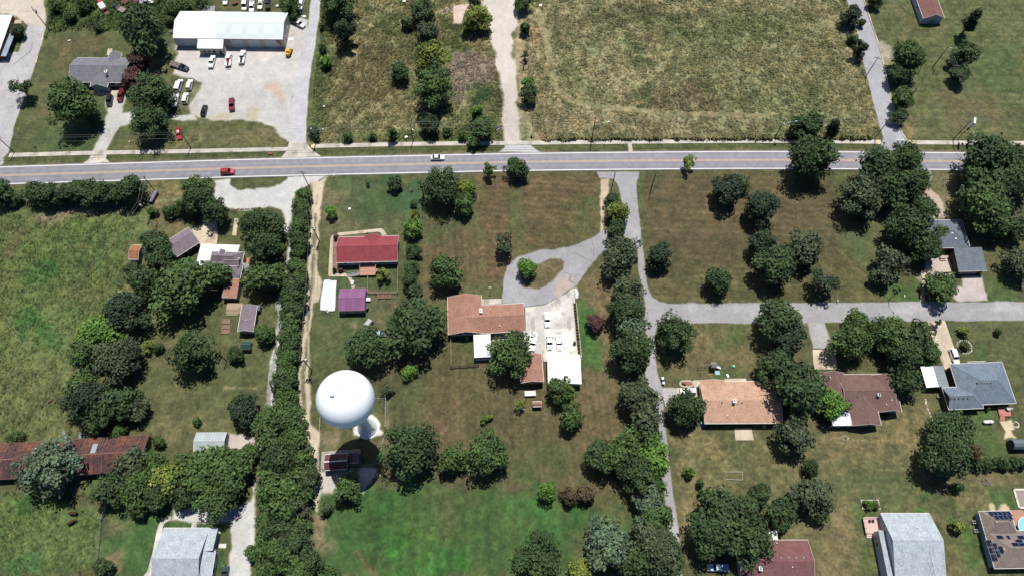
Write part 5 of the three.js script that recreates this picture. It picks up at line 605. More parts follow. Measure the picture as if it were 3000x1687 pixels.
// 15 rusty barn
{ const b = building('rusty_barn', 'long low barn with a rusted corrugated metal roof at the left edge', 'barn', [-149.34,-32.8], [-102.43,-35.67], [-142.03,-43.02]); const rs = [0x9c8c8a, 0x968684, 0x887e80, 0xa68e84, 0x807a80].map(c => mat(c, { map: RT, roughness: 0.9 })); const q = ext(b, [-102.43,-35.67], [-99.6,-45.16]); b.x1 = (q.x0 + q.x1) / 2;
  wing(b, { eave: 3, ridge: 4.8, wall: siding(0x6f6258), roof: rs, over: 0.2, panels: 0.85, th: 0.05, trim: mat(0x7d5a50, { roughness: 0.9 }) }); const s = b.loc([-114.84,-40.68]); const sl = b.z0 / b.z0; void sl; const zc = -b.W / 4; part(b.g, 'bright_sheet', plate([[s[0] - 0.8, 4.72, -0.3], [s[0] + 0.6, 4.72, -0.3], [s[0] + 0.6, 4.0, zc - 0.6], [s[0] - 0.8, 4.0, zc - 0.6]].map(p => [p[0], p[1] + 0.1 - (p[2] < -0.5 ? 0.04 : 0), p[2]]), 0.03), mat(0xa9b4ba, { roughness: 0.4, metalness: 0.5 }));
  const v = b.loc([-130.99,-40.06]); for (let i = 0; i < 4; i++) part(b.g, 'ridge_vent', bx(0.7, 0.25, 0.35, v[0] - i * 0.1, 4.15 + i * 0.13, -2.6 + i * 0.55), i % 2 ? M.dark : M.trim); for (const t of [0.1, 0.3, 0.5, 0.7, 0.9]) part(b.g, 'wall_post', bx(0.15, 2.9, 0.15, lerp(b.x0, b.x1, t), 1.45, b.z1 - 0.05), M.woodDark); }
// 16 small grey shed
{ const b = building('grey_metal_shed', 'small open shed with pale grey metal roof beside the gravel pad', 'shed', [-88.42,-41.07], [-79.87,-41.16], [-88.69,-46.24]); wing(b, { eave: 2.6, ridge: 3.5, wall: siding(0x8d9194), roof: [C.greyMetal, metal(0xaeb8bd, 0.45)], over: 0.15, panels: 0.9, th: 0.05, trim: C.greyMetal }); }
// 17 pale grey house bottom left
{ const b = building('pale_grey_house', 'pale grey shingle house with a long shadowed valley at the bottom left', 'house', [-91.56,-2.18], [-78.31,-2.18], [-92.13,-20.73]); const k = ext(b, [-92.13,-20.73], [-77.64,-19.97]); const w = wing(b, { x0: b.loc([-92.09,-20.55])[0], x1: b.loc([-80.11,-19.68])[0], z0: k.z0, z1: k.z0 + 15.5, eave: 3.2, ridge: 6.8, wall: siding(0xc9ced2), roof: C.pale, over: 0.4 });
  const r = b.loc([-77.74,-19.68]), r2 = b.loc([-78.01,-15.15]); wing(b, { x0: w.wx1 - 0.8, x1: r[0], z0: k.z0, z1: r2[1], eave: 4.3, ridge: 3.3, type: 'shed', wall: siding(0xc9ced2), roof: C.pale, over: 0.15, axis: 'x', walls: false });
  const w2 = wing(b, { x0: w.wx1 - 0.6, x1: r[0] + 0.3, z0: r2[1], z1: k.z0 + 15, eave: 3.0, ridge: 4.6, type: 'shed', axis: 'z', wall: siding(0xc9ced2), roof: C.pale, over: 0.25 }); for (const t of [0.12, 0.5]) opening(b, w2, 'right', lerp(w2.wz0, w2.wz1, t), 1.7, 1.1, 1.1); for (const x of [r[0] - 0.3]) part(b.g, 'porch_post', cyl(0.1, 0.1, 3.1, x, 0, r2[1] - 0.3), M.white); part(b.g, 'porch_floor', bx(3.2, 0.15, r2[1] - k.z0, r[0] - 1.9, 0.12, (r2[1] + k.z0) / 2), M.concrete); }
// 18 pump house under the tower
{ const b = building('pump_house', 'brick pump house with a dark red metal roof in the shadow of the water tower', 'pump house', [-51.39,-35.78], [-45.13,-36.19], [-51.77,-40.03]); const w = wing(b, { eave: 2.9, ridge: 3.7, wall: brick(0xa9826e), roof: [C.maroonMetal, metal(0x633a3a, 0.55)], over: 0.15, panels: 0.9, th: 0.05, trim: M.trim }); const q = ext(b, [-45,-37.9], [-42.23,-38.02], [-45.18,-40.59]); wing(b, { x0: q.x0, x1: q.x1, z0: q.z0, z1: q.z1, eave: 2.2, ridge: 2.6, type: 'shed', wall: brick(0xa9826e), roof: [C.maroonMetal, metal(0x6a5468, 0.55)], over: 0.12, panels: 0.9, th: 0.05 }); opening(b, w, 'front', 1.5, 1.1, 1, 2.05, 'door', M.grey); }
// 19 maroon house bottom
{ const b = building('maroon_roof_house', 'maroon shingle house with a row of small roof vents at the bottom edge', 'house', [58.79,-7.02], [77.83,-7.02], [71.47,-17.73]); const r = b.loc([77.85,-12.86]); const w = wing(b, { eave: 3, ridge: 5, wall: siding(0xb2aaa2), roof: C.maroon }); void r; for (let i = 0; i < 7; i++) { const v = b.loc([63.64,-13.37]), e = b.loc([75.29,-13.28]); roofVent(b, lerp(v[0], e[0], i / 6), 4.7, lerp(v[1], e[1], i / 6), mat(0x9a8b86), 0.16); } const c = b.loc([63.65,-10.68]); chimney(b, c[0], 4.2, c[1], M.galv, 0.75, 1, 1); pipeVent(b, b.loc([69.23,-16.88])[0], 3.6, b.loc([69.23,-16.88])[1]); pipeVent(b, b.loc([72.05,-11.03])[0], 4.4, b.loc([72.05,-11.03])[1]); opening(b, w, 'right', 0, 1.7, 1.2, 1.1); }
{ const b = building('white_awning_shed', 'small white metal shed roof behind the maroon house', 'shed', [65.76,-17.78], [70.18,-17.86], [66.44,-20.04]); wing(b, { eave: 2.4, ridge: 2.8, type: 'shed', wall: siding(0xb8c0c8), roof: C.whiteRoof, over: 0.1, panels: 1, th: 0.05 }); }
// 20 pale blue grey house bottom right
{ const b = building('steep_grey_house', 'pale blue grey house with a steep roof, side wing and pinkish deck', 'house', [93.1,-1.13], [110.11,-1.13], [98.16,-24.42]); const z0 = b.loc([104.71,-24.47])[1], x0 = b.loc([98.29,-24.4])[0], x1 = b.loc([111.27,-24.49])[0]; const rz = b.loc([104.11,-17.36])[1]; const wl = siding(0xb4bcc8);
  wing(b, { x0, x1, z0, z1: rz + (rz - z0) * 1.6, mid: rz, eave: 3.2, ridge: 6.8, wall: wl, roof: C.pale, over: 0.35 }); const g = b.loc([107.58,-15.15])[0]; wing(b, { x0: g - 3.6, x1: g + 3.6, z0: rz + 0.6, z1: rz + 15, eave: 3.2, ridge: 6.2, axis: 'z', wall: wl, roof: C.pale, over: 0.35 });
  const s0 = b.loc([96.41,-20.16]), s1 = b.loc([98.09,-20.19]); const sw_ = wing(b, { x0: s0[0] - 0.1, x1: x0 + 0.5, z0: s0[1], z1: s0[1] + 13, eave: 2.7, ridge: 4.1, type: 'shed', axis: 'z', wall: wl, roof: C.pale, over: 0.2, flip: 1 }); void s1; void sw_;
  const q = { wx0: x0 + 0.35 }; opening(b, { ...q, wx1: 0, wz0: 0, wz1: 0 }, 'left', z0 + 3.2, 3.2, 0.9, 0.9); for (const t of [1.6, 3.4]) opening(b, { wx0: s0[0] + 0.1 }, 'left', s0[1] + t, 1.6, 1.2, 1.1);
  const d = ext(b, [94.46,-19.57], [97.32,-19.63], [95.1,-23.66]); part(b.g, 'deck', bx(x0 + 0.4 - d.x0, 0.14, d.z1 - d.z0, (d.x0 + x0 + 0.4) / 2, 0.8, (d.z0 + d.z1) / 2), mat(0xc9a9a0, { roughness: 0.85 })); part(b.g, 'deck_rail', merge([bx(0.12, 0.1, d.z1 - d.z0, d.x0, 1.75, (d.z0 + d.z1) / 2), bx(x0 - d.x0, 0.1, 0.12, (x0 + d.x0) / 2, 1.75, d.z0), ...[0, 0.33, 0.66, 1].map(t => bx(0.1, 1, 0.1, d.x0, 1.3, lerp(d.z0, d.z1, t)))]), mat(0xd2b4aa)); part(b.g, 'deck_steps', merge([bx(1.4, 0.5, 0.5, d.x0 + 1, 0.25, d.z1 + 0.3), bx(1.4, 0.25, 0.5, d.x0 + 1, 0.125, d.z1 + 0.8)]), mat(0xd2b4aa)); for (const t of [1.5, 2.4]) part(b.g, 'deck_chair', merge([bx(0.6, 0.08, 0.6, d.x0 + t, 1.25, d.z0 + 1), bx(0.6, 0.7, 0.08, d.x0 + t, 1.55, d.z0 + 0.7), bx(0.5, 0.36, 0.05, d.x0 + t, 1.03, d.z0 + 1)]), M.dark); pipeVent(b, b.loc([103.17,-20.64])[0], 5.2, b.loc([103.17,-20.64])[1]); pipeVent(b, b.loc([106.11,-20.64])[0], 5.2, b.loc([106.11,-20.64])[1]); }
// 21 solar panel house
{ const b = building('solar_house', 'taupe roofed house with dark solar panels at the bottom right corner', 'house', [124.16,-10.77], [133.19,-10.89], [124.77,-25.05]); const wl = siding(0x8ea6be), m = C.taupe; const k1 = ext(b, [124.9,-18.76], [133.31,-18.93], [124.76,-25]); const x0 = b.loc([124.55,-15.58])[0] - 0.3;
  const r1 = wing(b, { x0: k1.x0, x1: k1.x1, z0: k1.z0, z1: k1.z1, eave: 3.0, ridge: 5.2, type: 'hip', hipk: 0.9, wall: wl, roof: m, over: 0.4 }); const z1 = b.loc([124.16,-10.77])[1]; const r2 = wing(b, { x0: k1.x0, x1: k1.x1 + 16, z0: k1.z1 - 1.2, z1: z1, eave: 3.0, ridge: 5.4, type: 'hip', hipk: 0.9, wall: wl, roof: m, over: 0.4 }); void r1; void r2; void x0; const sol = mat(0x1a1f38, { roughness: 0.15, metalness: 0.2 });
  const panel = (c, ax, ay, w, h) => { const o = part(b.g, 'solar_panel', bx(w, 0.05, h), sol); o.position.set(...c); o.rotation.set(ax, 0, ay); const f = part(o, 'panel_frame', merge([bx(w, 0.06, 0.04, 0, 0.005, h / 2), bx(w, 0.06, 0.04, 0, 0.005, -h / 2), bx(0.04, 0.06, h, w / 2, 0.005, 0), bx(0.04, 0.06, h, -w / 2, 0.005, 0)]), M.galv); return f; };
  const hw1 = (k1.z1 - k1.z0) / 2, p1 = Math.atan2(2.2, hw1), zr = (k1.z0 + k1.z1) / 2; const top = b.loc([128.75,-24.25]); for (let i = 0; i < 5; i++) panel([top[0] - 1.3 + i * 1.18, 0.16 + 5.2 - (zr - (top[1])) * 2.2 / hw1, top[1]], -p1, 0, 1.1, 1.7); const mid = b.loc([129.13,-23.15]); for (let i = 0; i < 4; i++) panel([mid[0] - 1.0 + i * 1.18, 0.16 + 5.2 - Math.max(0, zr - mid[1] - 0.0) * 2.2 / hw1, mid[1] - 0.1], -p1, 0, 1.1, 1.5);
  const hl = (z1 - k1.z1 + 1.2) / 2 * 0.9, ps = Math.atan2(2.4, hl); for (const w of [[124.59,-16.82], [124.75,-15.14], [124.83,-13.44], [125.46,-16.01], [125.62,-14.33], [126.43,-15.2]]) { const q = b.loc(w), x = q[0] + 0.5, y = 3.0 + (x - k1.x0) * 2.4 / hl + 0.14; panel([x, y, q[1]], 0, ps, 1.3, 1.85); }
  const zr2 = (k1.z1 - 1.2 + z1) / 2, hw2 = (z1 - k1.z1 + 1.2) / 2, p2 = Math.atan2(2.4, hw2); for (const [w, pw] of [[[130.72,-16.49], 1.7], [[132.39,-16.49], 1.7], [[132.25,-17.32], 1.7], [[127.86,-18.34], 1.7], [[130.07,-18.34], 0.8], [[133.32,-18.31], 1.7]]) { const q = b.loc(w); panel([q[0], 0.16 + 5.4 - (zr2 - q[1]) * 2.4 / hw2, q[1]], -p2, 0, pw, 1.05); }
  roofVent(b, b.loc([127.35,-22.02])[0], 5.0, b.loc([127.35,-22.02])[1], mat(0x9a9088), 0.25); roofVent(b, b.loc([127.28,-15.31])[0], 5.2, b.loc([127.28,-15.31])[1], mat(0x9a9088), 0.25); opening(b, { wx0: k1.x0 + 0.4 }, 'left', lerp(k1.z1, z1, 0.2), 1.7, 1.1, 1); const dk = b.loc([135.41,-23.62]); part(b.g, 'back_deck', bx(4.5, 0.15, 4, dk[0] + 0.6, 0.75, dk[1]), M.deck); }
// 22 small dark shed right edge
{ const b = building('gambrel_shed', 'dark gambrel roofed garden shed at the right edge', 'shed', [139.36,-41.65], [147.24,-41.75], [139.31,-44.5]); const wl = siding(0x3c424c), m = C.darkMetal, z = b.W / 2, xs = [b.x0, b.x1]; part(b.g, 'wall', bx(b.L - 0.3, 2.2, b.W - 0.4, 0, 1.1, 0), wl); for (const s of [-1, 1]) { part(b.g, 'roof_slope', plate([[xs[0], 2.2, s * z], [xs[1], 2.2, s * z], [xs[1], 3.1, s * z * 0.62], [xs[0], 3.1, s * z * 0.62]], 0.08), m); part(b.g, 'roof_slope', plate([[xs[0], 3.1, s * z * 0.62], [xs[1], 3.1, s * z * 0.62], [xs[1], 3.5, 0], [xs[0], 3.5, 0]], 0.08), m); } part(b.g, 'gable_wall', (() => { const P = new THREE.Shape([[-z + 0.2, 2.1], [z - 0.2, 2.1], [z * 0.6, 3.0], [0, 3.4], [-z * 0.6, 3.0]].map(p => new THREE.Vector2(...p))); const q = new THREE.ExtrudeGeometry(P, { depth: 0.1, bevelEnabled: false }); q.rotateY(-Math.PI / 2); q.translate(b.x0 + 0.25, 0, 0); return q; })(), wl); }
// 23 water tower
{ const p = [-41.13,-48.28]; const t = thing('water_tower', 'tall white water tower with a bulbous tank on a flared pedestal', 'water tower', p); const wm = mat(0xf2f8fb, { roughness: 0.38 }); const prof = []; const R = 7.15, HB = 29.4, hb = 6.3; // tank profile
  for (let i = 0; i <= 40; i++) { const a = -Math.PI / 2 + Math.PI * i / 40; const pw = 0.86; const r = Math.pow(Math.abs(Math.cos(a)), pw) * R, y = HB + Math.sign(Math.sin(a)) * Math.pow(Math.abs(Math.sin(a)), 0.92) * hb; if (r > 1.55 || a > 0) prof.push(new THREE.Vector2(Math.max(r, 0.001), y)); }
  part(t, 'tank', new THREE.LatheGeometry([new THREE.Vector2(1.5, HB - hb - 0.2), ...prof], 72), wm); part(t, 'pedestal', new THREE.LatheGeometry([[3.05, 0], [3.05, 0.15], [2.9, 0.5], [2.4, 1.8], [1.95, 3.4], [1.6, 5.4], [1.5, 7.5], [1.45, 12], [1.45, 20], [1.6, 22.5], [1.75, HB - hb + 0.6]].map(q => new THREE.Vector2(...q)), 48), wm);
  part(t, 'base_ring', new THREE.LatheGeometry([[3.0, 0.0], [3.35, 0.0], [3.35, 0.22], [3.0, 0.22]].map(q => new THREE.Vector2(...q)), 48), mat(0xdfe6e8)); const an = []; for (let i = 0; i < 24; i++) { const a = i / 24 * Math.PI * 2; an.push(bx(0.16, 0.34, 0.16, Math.cos(a) * 3.2, 0.3, Math.sin(a) * 3.2)); } part(t, 'anchor_bolts', merge(an), M.galv);
  const y0 = HB + hb; part(t, 'roof_vent', merge([cyl(0.45, 0.45, 0.9, -1.7, y0 - 0.35, 0.6, 16), cyl(0.6, 0.6, 0.15, -1.7, y0 + 0.5, 0.6, 16)]), wm); part(t, 'hatch', merge([cyl(0.3, 0.3, 0.5, 0.3, y0 - 0.15, -1.0, 12)]), wm); part(t, 'antenna', merge([bar([-0.9, y0 - 0.1, -0.5], [-0.9, y0 + 1.4, -0.5], 0.04), bar([0.1, y0 - 0.1, 0.6], [0.1, y0 + 0.5, 0.6], 0.05)]), M.galv); part(t, 'overflow_pipe', merge([bar([1.62, 0.3, 0.4], [1.62, 22, 0.4], 0.1), bar([2.6, 0.5, 0.9], [1.62, 6, 0.4], 0.1)]), wm); part(t, 'access_door', bx(0.9, 1.9, 0.2, 0.2, 1.1, 2.75), wm); }

// ---------- trees and shrubs: x, z, crown radius, height, kind, label ----------
const treeList = [
["trees round the workshop and grey house"],
[-131.28,-189.39,8.23,15.71,"Dl","big dark tree behind the dark grey roofed house with a pale dead limb"],
[-133.05,-179.6,3.4,6.67,"Mr","dark red crape myrtle at the rear corner of the dark grey roofed house"],
[-133.43,-171.06,3.53,6.91,"Mr","dark red crape myrtle at the front corner of the dark grey roofed house"],
[-122.54,-162.37,6.34,12.11,"Dr","round dark green tree beside the parked white vans"],
[-147.88,-157.47,7.68,14.65,"Ol","large bright leafy tree on the lawn in front of the dark grey roofed house"],
[-123.21,-150.99,5.57,10.67,"Dl","ragged dark tree on the verge beside the gravel driveway"],
[-123,-156.06,3.18,6.27,"Dr","small upper crown beside the ragged verge tree"],
[-170.95,-166.34,3.77,8.72,"Ds","thin leaning tree at the edge of the parking lot"],
[-181.9,-194.54,2.52,5.08,"Dr","small round tree beside the brick building"],
[-153.73,-197.48,1.67,2.78,"Db","lone low bush at the edge of the weedy lot"],
[-133.68,-166.51,1.4,2.43,"Lb","low yellow green shrub beside the maroon pickup at the house"],
["overgrown thicket behind the workshop"],
[-127.32,-205.59,3.46,5.16,"Ob","vine covered bush left of the workshop"],
[-127.48,-200.64,2.21,3.51,"Ob","low vine covered bush at the left end of the workshop"],
[-122.64,-207.38,3.71,5.5,"Ob","tall weed clump behind the left end of the workshop"],
[-116.45,-208.71,3.72,5.51,"Ob","tall weed clump above the small grey shed"],
[-170.97,-207.31,2.97,4.52,"Ob","weed clump beside the old white truck"],
[-161.07,-208.25,3.47,5.18,"Ob","tall weed clump at the left of the old trucks"],
[-164.81,-202.69,2.95,4.49,"Ob","weed clump in the rough lot left of the old white truck"],
[-83.44,-205.95,3.45,6.75,"Or","leafy tree behind the right end of the workshop"],
[-82.15,-203.27,2.22,3.52,"Ob","bush at the rear right corner of the workshop"],
["trees of the rough field"],
[-65.01,-204.19,5.6,10.72,"Dl","dark spreading tree at the top beside the lane"],
[-60.76,-190.2,3.7,12.12,"Kt","dark dense cedar standing alone in the rough field"],
[-66.89,-180.16,2.18,4.47,"Yr","small bright green tree near the lane in the rough field"],
[-39.73,-174.19,3.37,6.61,"Dr","dark round tree left of the yellow green tree in the rough field"],
[-33.36,-202.16,4.48,8.66,"Dr","dark tree at the top of the rough field clump"],
[-38.85,-198.8,2.15,4.42,"Dr","narrow dark tree at the left of the rough field clump"],
[-31.03,-192.73,3.66,7.14,"Gr","grey green tree just above the yellow green tree"],
[-29.17,-178.86,5.7,10.9,"Ll","bright yellow green tree in the middle of the rough field"],
[-24.91,-172.58,3.5,6.85,"Or","tree tucked right below the yellow green tree"],
[-27.94,-164.64,6.36,12.16,"Ol","broad green tree below the yellow green tree with bare branches"],
[-13.05,-198.61,4.46,8.61,"Lr","light green tree beside the top of the gravel track"],
[-14.13,-209.63,2.24,4.57,"Dr","dark tree cut by the top edge beside the gravel track"],
[-28.31,-151.4,3.42,6.71,"Kr","dense dark round tree beside the sidewalk in the rough field"],
[-22.37,-150.28,1.81,2.98,"Ob","rounded shrub right of the dense dark tree by the sidewalk"],
[-16.89,-148.57,1.9,3.09,"Ob","loose shrub beside the sidewalk left of the tall pair"],
[-40.53,-148.36,1.79,6.08,"Ot","small upright tree casting its shadow across the sidewalk"],
[-68.05,-150.33,1.63,3.48,"Dr","small tree crowding the utility pole at the workshop lane"],
[-66.79,-147.78,1.35,2.37,"Db","low bush at the foot of the pole at the workshop lane"],
[-11.92,-155.52,2.62,8.66,"Yt","bright narrow tree beside the gravel track near the highway"],
[-10.26,-149.66,3.85,7.49,"Or","fuller tree beside the bench at the gravel track"],
[-12.95,-145.6,2.06,4.25,"Or","small tree leaning over the sidewalk near the gravel track"],
[-47.61,-148.22,1.54,2.61,"Ob","low weed bush by the sidewalk in the rough field"],
[-56.07,-147.69,1.98,3.2,"Ob","wide low weed bush by the sidewalk near the workshop lane"],
[-69.12,-187.53,1.73,2.87,"Ob","low bush at the lane edge above the small bright tree"],
[-70.83,-197.95,1.47,2.53,"Ob","low bush at the lane edge near the lone cedar"],
["fence row trees along the hay field"],
[3.95,-207.6,3.16,6.24,"Or","topmost fence row tree beside the gravel track"],
[4.63,-195.9,2.14,4.4,"Dr","dark second tree of the fence row beside the gravel track"],
[4.54,-183.26,1.53,3.85,"Gs","thin half dead tree in the fence row"],
[5.85,-170.92,2.06,4.25,"Yr","small bright crown at the top of the lowest fence row tree"],
[5.76,-164.47,3.04,6.02,"Dr","dark lowest tree of the fence row beside the gravel track"],
[125.62,-200.51,3.61,7.05,"Kr","dark tree at the left kerb of the upper street, topmost"],
[129.93,-199.29,1.37,3.03,"Dr","small outlier crown over the upper street"],
[124.76,-191.42,2.03,3.27,"Db","dark low bush below the top tree of the upper street"],
[125.51,-184.31,2.46,8.18,"Kt","leaning dark cedar at the left kerb of the upper street"],
[136.61,-209.36,2.48,5.01,"Dr","tree cut by the top edge at the upper street"],
[139.72,-178.8,6.06,11.59,"Ol","wide green tree right of the upper street"],
[136.3,-173.17,3.5,6.85,"Dr","dark lower crown right of the upper street"],
[135.26,-162.12,3.75,7.31,"Or","green tree with bare twigs right of the upper street"],
[133.45,-155.46,2.55,5.12,"Dr","small dark tree near the mouth of the upper street"],
[166.14,-194.68,4.01,13.11,"Kc","tall dark cedar in the upper right field"],
[160.86,-181.16,4.61,8.89,"Dr","dark tree beside the lamp pole in the upper right field"],
[158.44,-173.39,3.27,6.44,"Dr","lower dark crown beside the lamp pole in the upper right field"],
[99.7,-149.5,4.73,9.1,"Dr","large dark tree overhanging the sidewalk at the corner of the hay field"],
[107.45,-148.09,3.37,11.04,"Kc","smaller dark cedar overhanging the sidewalk at the corner of the hay field"],
["hedgerow along the highway"],
[-165.06,-123.55,4.06,7.87,"Dr","# tree from the left in the dense hedgerow below the highway"],
[-161.68,-122.81,2.37,3.71,"Db"],
[-154.62,-123.92,3.51,6.87,"Dr"],
[-149.57,-122.86,3.59,7.02,"Dr"],
[-145.95,-123.03,2.58,5.18,"Dr"],
[-142.28,-124.19,3.85,7.49,"Dr"],
[-137.45,-123.7,3.85,7.49,"Dr"],
[-132.8,-123.94,3.85,7.49,"Dr"],
[-129.03,-123.25,3,5.95,"Dr"],
[-123.37,-124.68,4.61,8.89,"Dr","tallest rounded tree at the right end of the highway hedgerow"],
["trees round the porch house"],
[-102.14,-126.15,3.95,7.67,"Or","green tree between the hedgerow and the white turnaround"],
[-100.12,-120.14,5.07,9.74,"Dl","large dark tree shading the garage apron"],
[-94.85,-117.02,4.22,8.16,"Dl","dark tree leaning over the concrete apron"],
[-105.34,-119.55,2.56,5.15,"Dr","small dark tree left of the large tree at the apron"],
[-110.05,-118.39,2.73,4.2,"Db","round dark shrub below the highway verge"],
[-116.38,-118.37,1.71,2.85,"Ob","weedy bush at the foot of the pasture pole"],
[-111.57,-104.53,4.32,8.36,"Dr","dark tree between the rust red shed and the grey garage"],
[-108.14,-100.28,4.49,8.66,"Dr","dark spreading tree below the grey garage"],
[-116.83,-96.66,2.7,5.4,"Dr","narrow dark tree below the rust red shed"],
[-111.52,-91.64,4.61,8.89,"Dl","dark tree at the edge of the pasture below the rust red shed"],
[-97.66,-89.62,8.89,13.09,"Ol","huge spreading walnut tree left of the porch house"],
[-89.93,-93.61,4.23,8.2,"Ol","right hand lobe of the huge walnut tree over the porch house"],
[-114.21,-81.53,5.79,11.07,"Kr","dark round tree beside the yard lamp in the pasture"],
[-118.83,-74.7,6.38,9.81,"Yl","bright green spreading tree at the pasture edge"],
[-122.27,-69.09,4.79,9.22,"Ol","green tree below the bright spreading tree"],
[-112.98,-67.53,5.7,10.92,"Gl","grey green tree at the lower right of the bright spreading tree"],
[-104.69,-71.62,1.8,2.96,"Db","small dark tree right of the bright spreading tree"],
[-107.88,-72.01,1.88,3.07,"Lb","small yellow green bush beside the bright spreading tree"],
[-91.83,-68,5.52,10.58,"Dl","broad dark tree in the yard below the walnut"],
[-81.09,-69.42,2.25,4.59,"Dr","small round dark tree below the green shed"],
[-79.37,-110.5,5.39,10.33,"Dl","big dark tree crowding the porch house, upper"],
[-75.5,-110.52,4.57,8.82,"Dl","big dark tree beside the white lane above the porch house"],
[-75.57,-103.61,5.12,9.83,"Dl","big dark tree beside the white lane level with the garage"],
[-75.27,-92.43,4.82,9.27,"Ol","feathery green tree right of the porch house"],
[-72.65,-93.92,3.64,7.11,"Or","feathery green tree leaning over the white lane"],
[-73.25,-75.58,2.94,5.83,"Or","round green tree right of the mauve outbuilding"],
["narrow hedge of trees between the white lane and the farm lane"],
[-67.67,-123.53,2.58,5.18,"Or","# tree from the highway in the hedge between white lane and farm lane"],
[-68.13,-119.14,2.81,5.6,"Or"],
[-67.34,-115.62,2.54,5.12,"Dr"],
[-67.35,-111.69,3.02,5.98,"Or"],
[-68.31,-108.73,2.76,5.51,"Dr"],
[-66.5,-106.09,2.83,5.63,"Dr"],
[-66.75,-102.48,2.56,5.16,"Dr"],
[-66.74,-97.13,3.1,6.13,"Or"],
[-65.61,-94.28,2.93,5.81,"Or"],
[-66.4,-90.46,3.42,6.71,"Dr"],
[-66.08,-86.85,3.59,7.02,"Dr"],
[-66.29,-83.46,3.41,6.7,"Dr"],
[-66.33,-80.14,3.16,6.23,"Or"],
[-65.88,-75.62,3.36,6.6,"Or"],
[-65.37,-71.69,3.34,6.56,"Dr"],
[-65.36,-68.1,3.08,6.1,"Or"],
[-65.64,-63.2,3.64,7.11,"Or"],
[-65.44,-59.37,3.28,6.46,"Dr"],
[-64.44,-55.98,3.01,5.97,"Or"],
["wood between the lanes left of the water tower"],
[-67.95,-49.32,4.1,7.96,"Or","# tree downwards in the wood left of the water tower"],
[-62.48,-48.54,5.49,10.53,"Ol","# tree downwards in the wood left of the water tower"],
[-60.27,-42.94,5.04,9.68,"Ol","# tree downwards in the wood left of the water tower"],
[-65.92,-43.08,4.45,8.59,"Ol","# tree downwards in the wood left of the water tower"],
[-62.4,-37.64,5.56,10.65,"Dl","# tree downwards in the wood left of the water tower"],
[-57.71,-38.32,4.21,8.15,"Or","# tree downwards in the wood left of the water tower"],
[-55.55,-33.73,3.5,6.86,"Gr","silvery tree at the edge of the wood left of the pump house"],
[-64.49,-33.15,4.55,8.78,"Ol","# tree downwards in the wood left of the water tower"],
[-58.69,-31.57,4.73,9.1,"Ol","# tree downwards in the wood left of the water tower"],
[-64.98,-28.7,3.54,6.93,"Or","# tree downwards in the wood left of the water tower"],
[-60.69,-26.23,4.86,9.35,"Ol","# tree downwards in the wood left of the water tower"],
[-56.75,-26.39,3.13,7.32,"Gs","bare twigged tree in the wood below the pump house"],
[-65.2,-23.13,2.81,5.6,"Or","# tree downwards in the wood left of the water tower"],
[-55.69,-21.48,2.57,5.17,"Or","# tree downwards in the wood left of the water tower"],
[-60.73,-20.39,4.05,7.86,"Dr","# tree downwards in the wood left of the water tower"],
[-63.56,-16.07,3.52,6.89,"Or","# tree downwards in the wood left of the water tower"],
[-56.33,-17.13,3.83,7.46,"Dr","# tree downwards in the wood left of the water tower"],
[-59.3,-13.15,4.24,8.21,"Ol","# tree downwards in the wood left of the water tower"],
[-63.1,-10.74,3.18,6.28,"Or","# tree downwards in the wood left of the water tower"],
[-52.24,-12.71,2.82,5.62,"Dr","# tree downwards in the wood left of the water tower"],
[-54.79,-9.5,3.17,6.26,"Or","# tree downwards in the wood left of the water tower"],
[-50.16,-25.56,2.05,3.3,"Gb","thin grey green bush below the pump house gravel"],
[-47.35,-10.12,1.91,3.11,"Ob","bush at the bottom edge beside the green lawn"],
[-43.93,-31.37,3.64,7.11,"Ol","bright rounded tree half in the shadow of the water tower"],
["trees of the red roofed house"],
[-58.31,-117.99,1.88,3.92,"Yr","small bright green tree on the lawn above the red roofed house"],
[-38.42,-128.63,2.17,4.45,"Dr","small dark tree near the highway on the red roofed house lawn"],
[-47.66,-129.53,0.7,2.08,"Ds","tiny sapling on the lawn near the highway"],
[-32.06,-121.47,1.46,2.52,"Ob","shrub at the foot of the bare dead tree"],
[-31.38,-117.42,1.62,2.73,"Lb","light green bush in the hedge line right of the red roofed house"],
[-31.69,-110.92,3.1,6.13,"Yr","bright green tree at the upper right of the red roofed house"],
[-30.94,-103.36,2.24,4.57,"Dr","dark hedge line tree right of the red roofed house"],
[-31.53,-97.51,2.38,4.82,"Or","green hedge line tree below the dark one"],
[-31.22,-93.05,2.68,5.36,"Dr","dark hedge line tree beside the fenced yard"],
[-29.7,-89.98,2.1,4.33,"Dr","lowest hedge line tree above the big lobed tree"],
[-39.77,-95.07,1.88,4.6,"Ls","small airy yellow green tree in the fenced yard"],
[-56.22,-109.4,1.01,1.92,"Mb","dark purple shrub at the upper left corner of the red roofed house"],
[-55.53,-97.63,0.83,1.68,"Db","round dark shrub on the walk corner below the red roofed house"],
[-53.64,-97.64,0.79,1.63,"Mb","dark red shrub on the walk corner below the red roofed house"],
[-46.14,-110.58,0.51,1.26,"Ob","small clipped shrub behind the red roofed house"],
[-22.08,-124.75,5.61,10.74,"Dl","large dark tree left of the centre near the highway"],
[-14.83,-126.21,3.1,6.13,"Lr","lighter tree right of the large dark tree near the highway"],
[-15.46,-119.37,3.61,7.05,"Or","lower tree of the group near the highway"],
["trees of the tan ranch house"],
[-7.61,-133.18,2.49,5.92,"Os","slim airy tree beside the highway left of the dark one"],
[1.44,-133.42,3.53,6.91,"Dr","dark oval tree beside the highway above the brown lawn"],
[-2.23,-105.33,3.47,8.06,"Gs","airy spreading tree above the circular drive"],
[-20.33,-94.47,4.76,9.16,"Ol","leafy round tree on the lawn above the tan ranch house"],
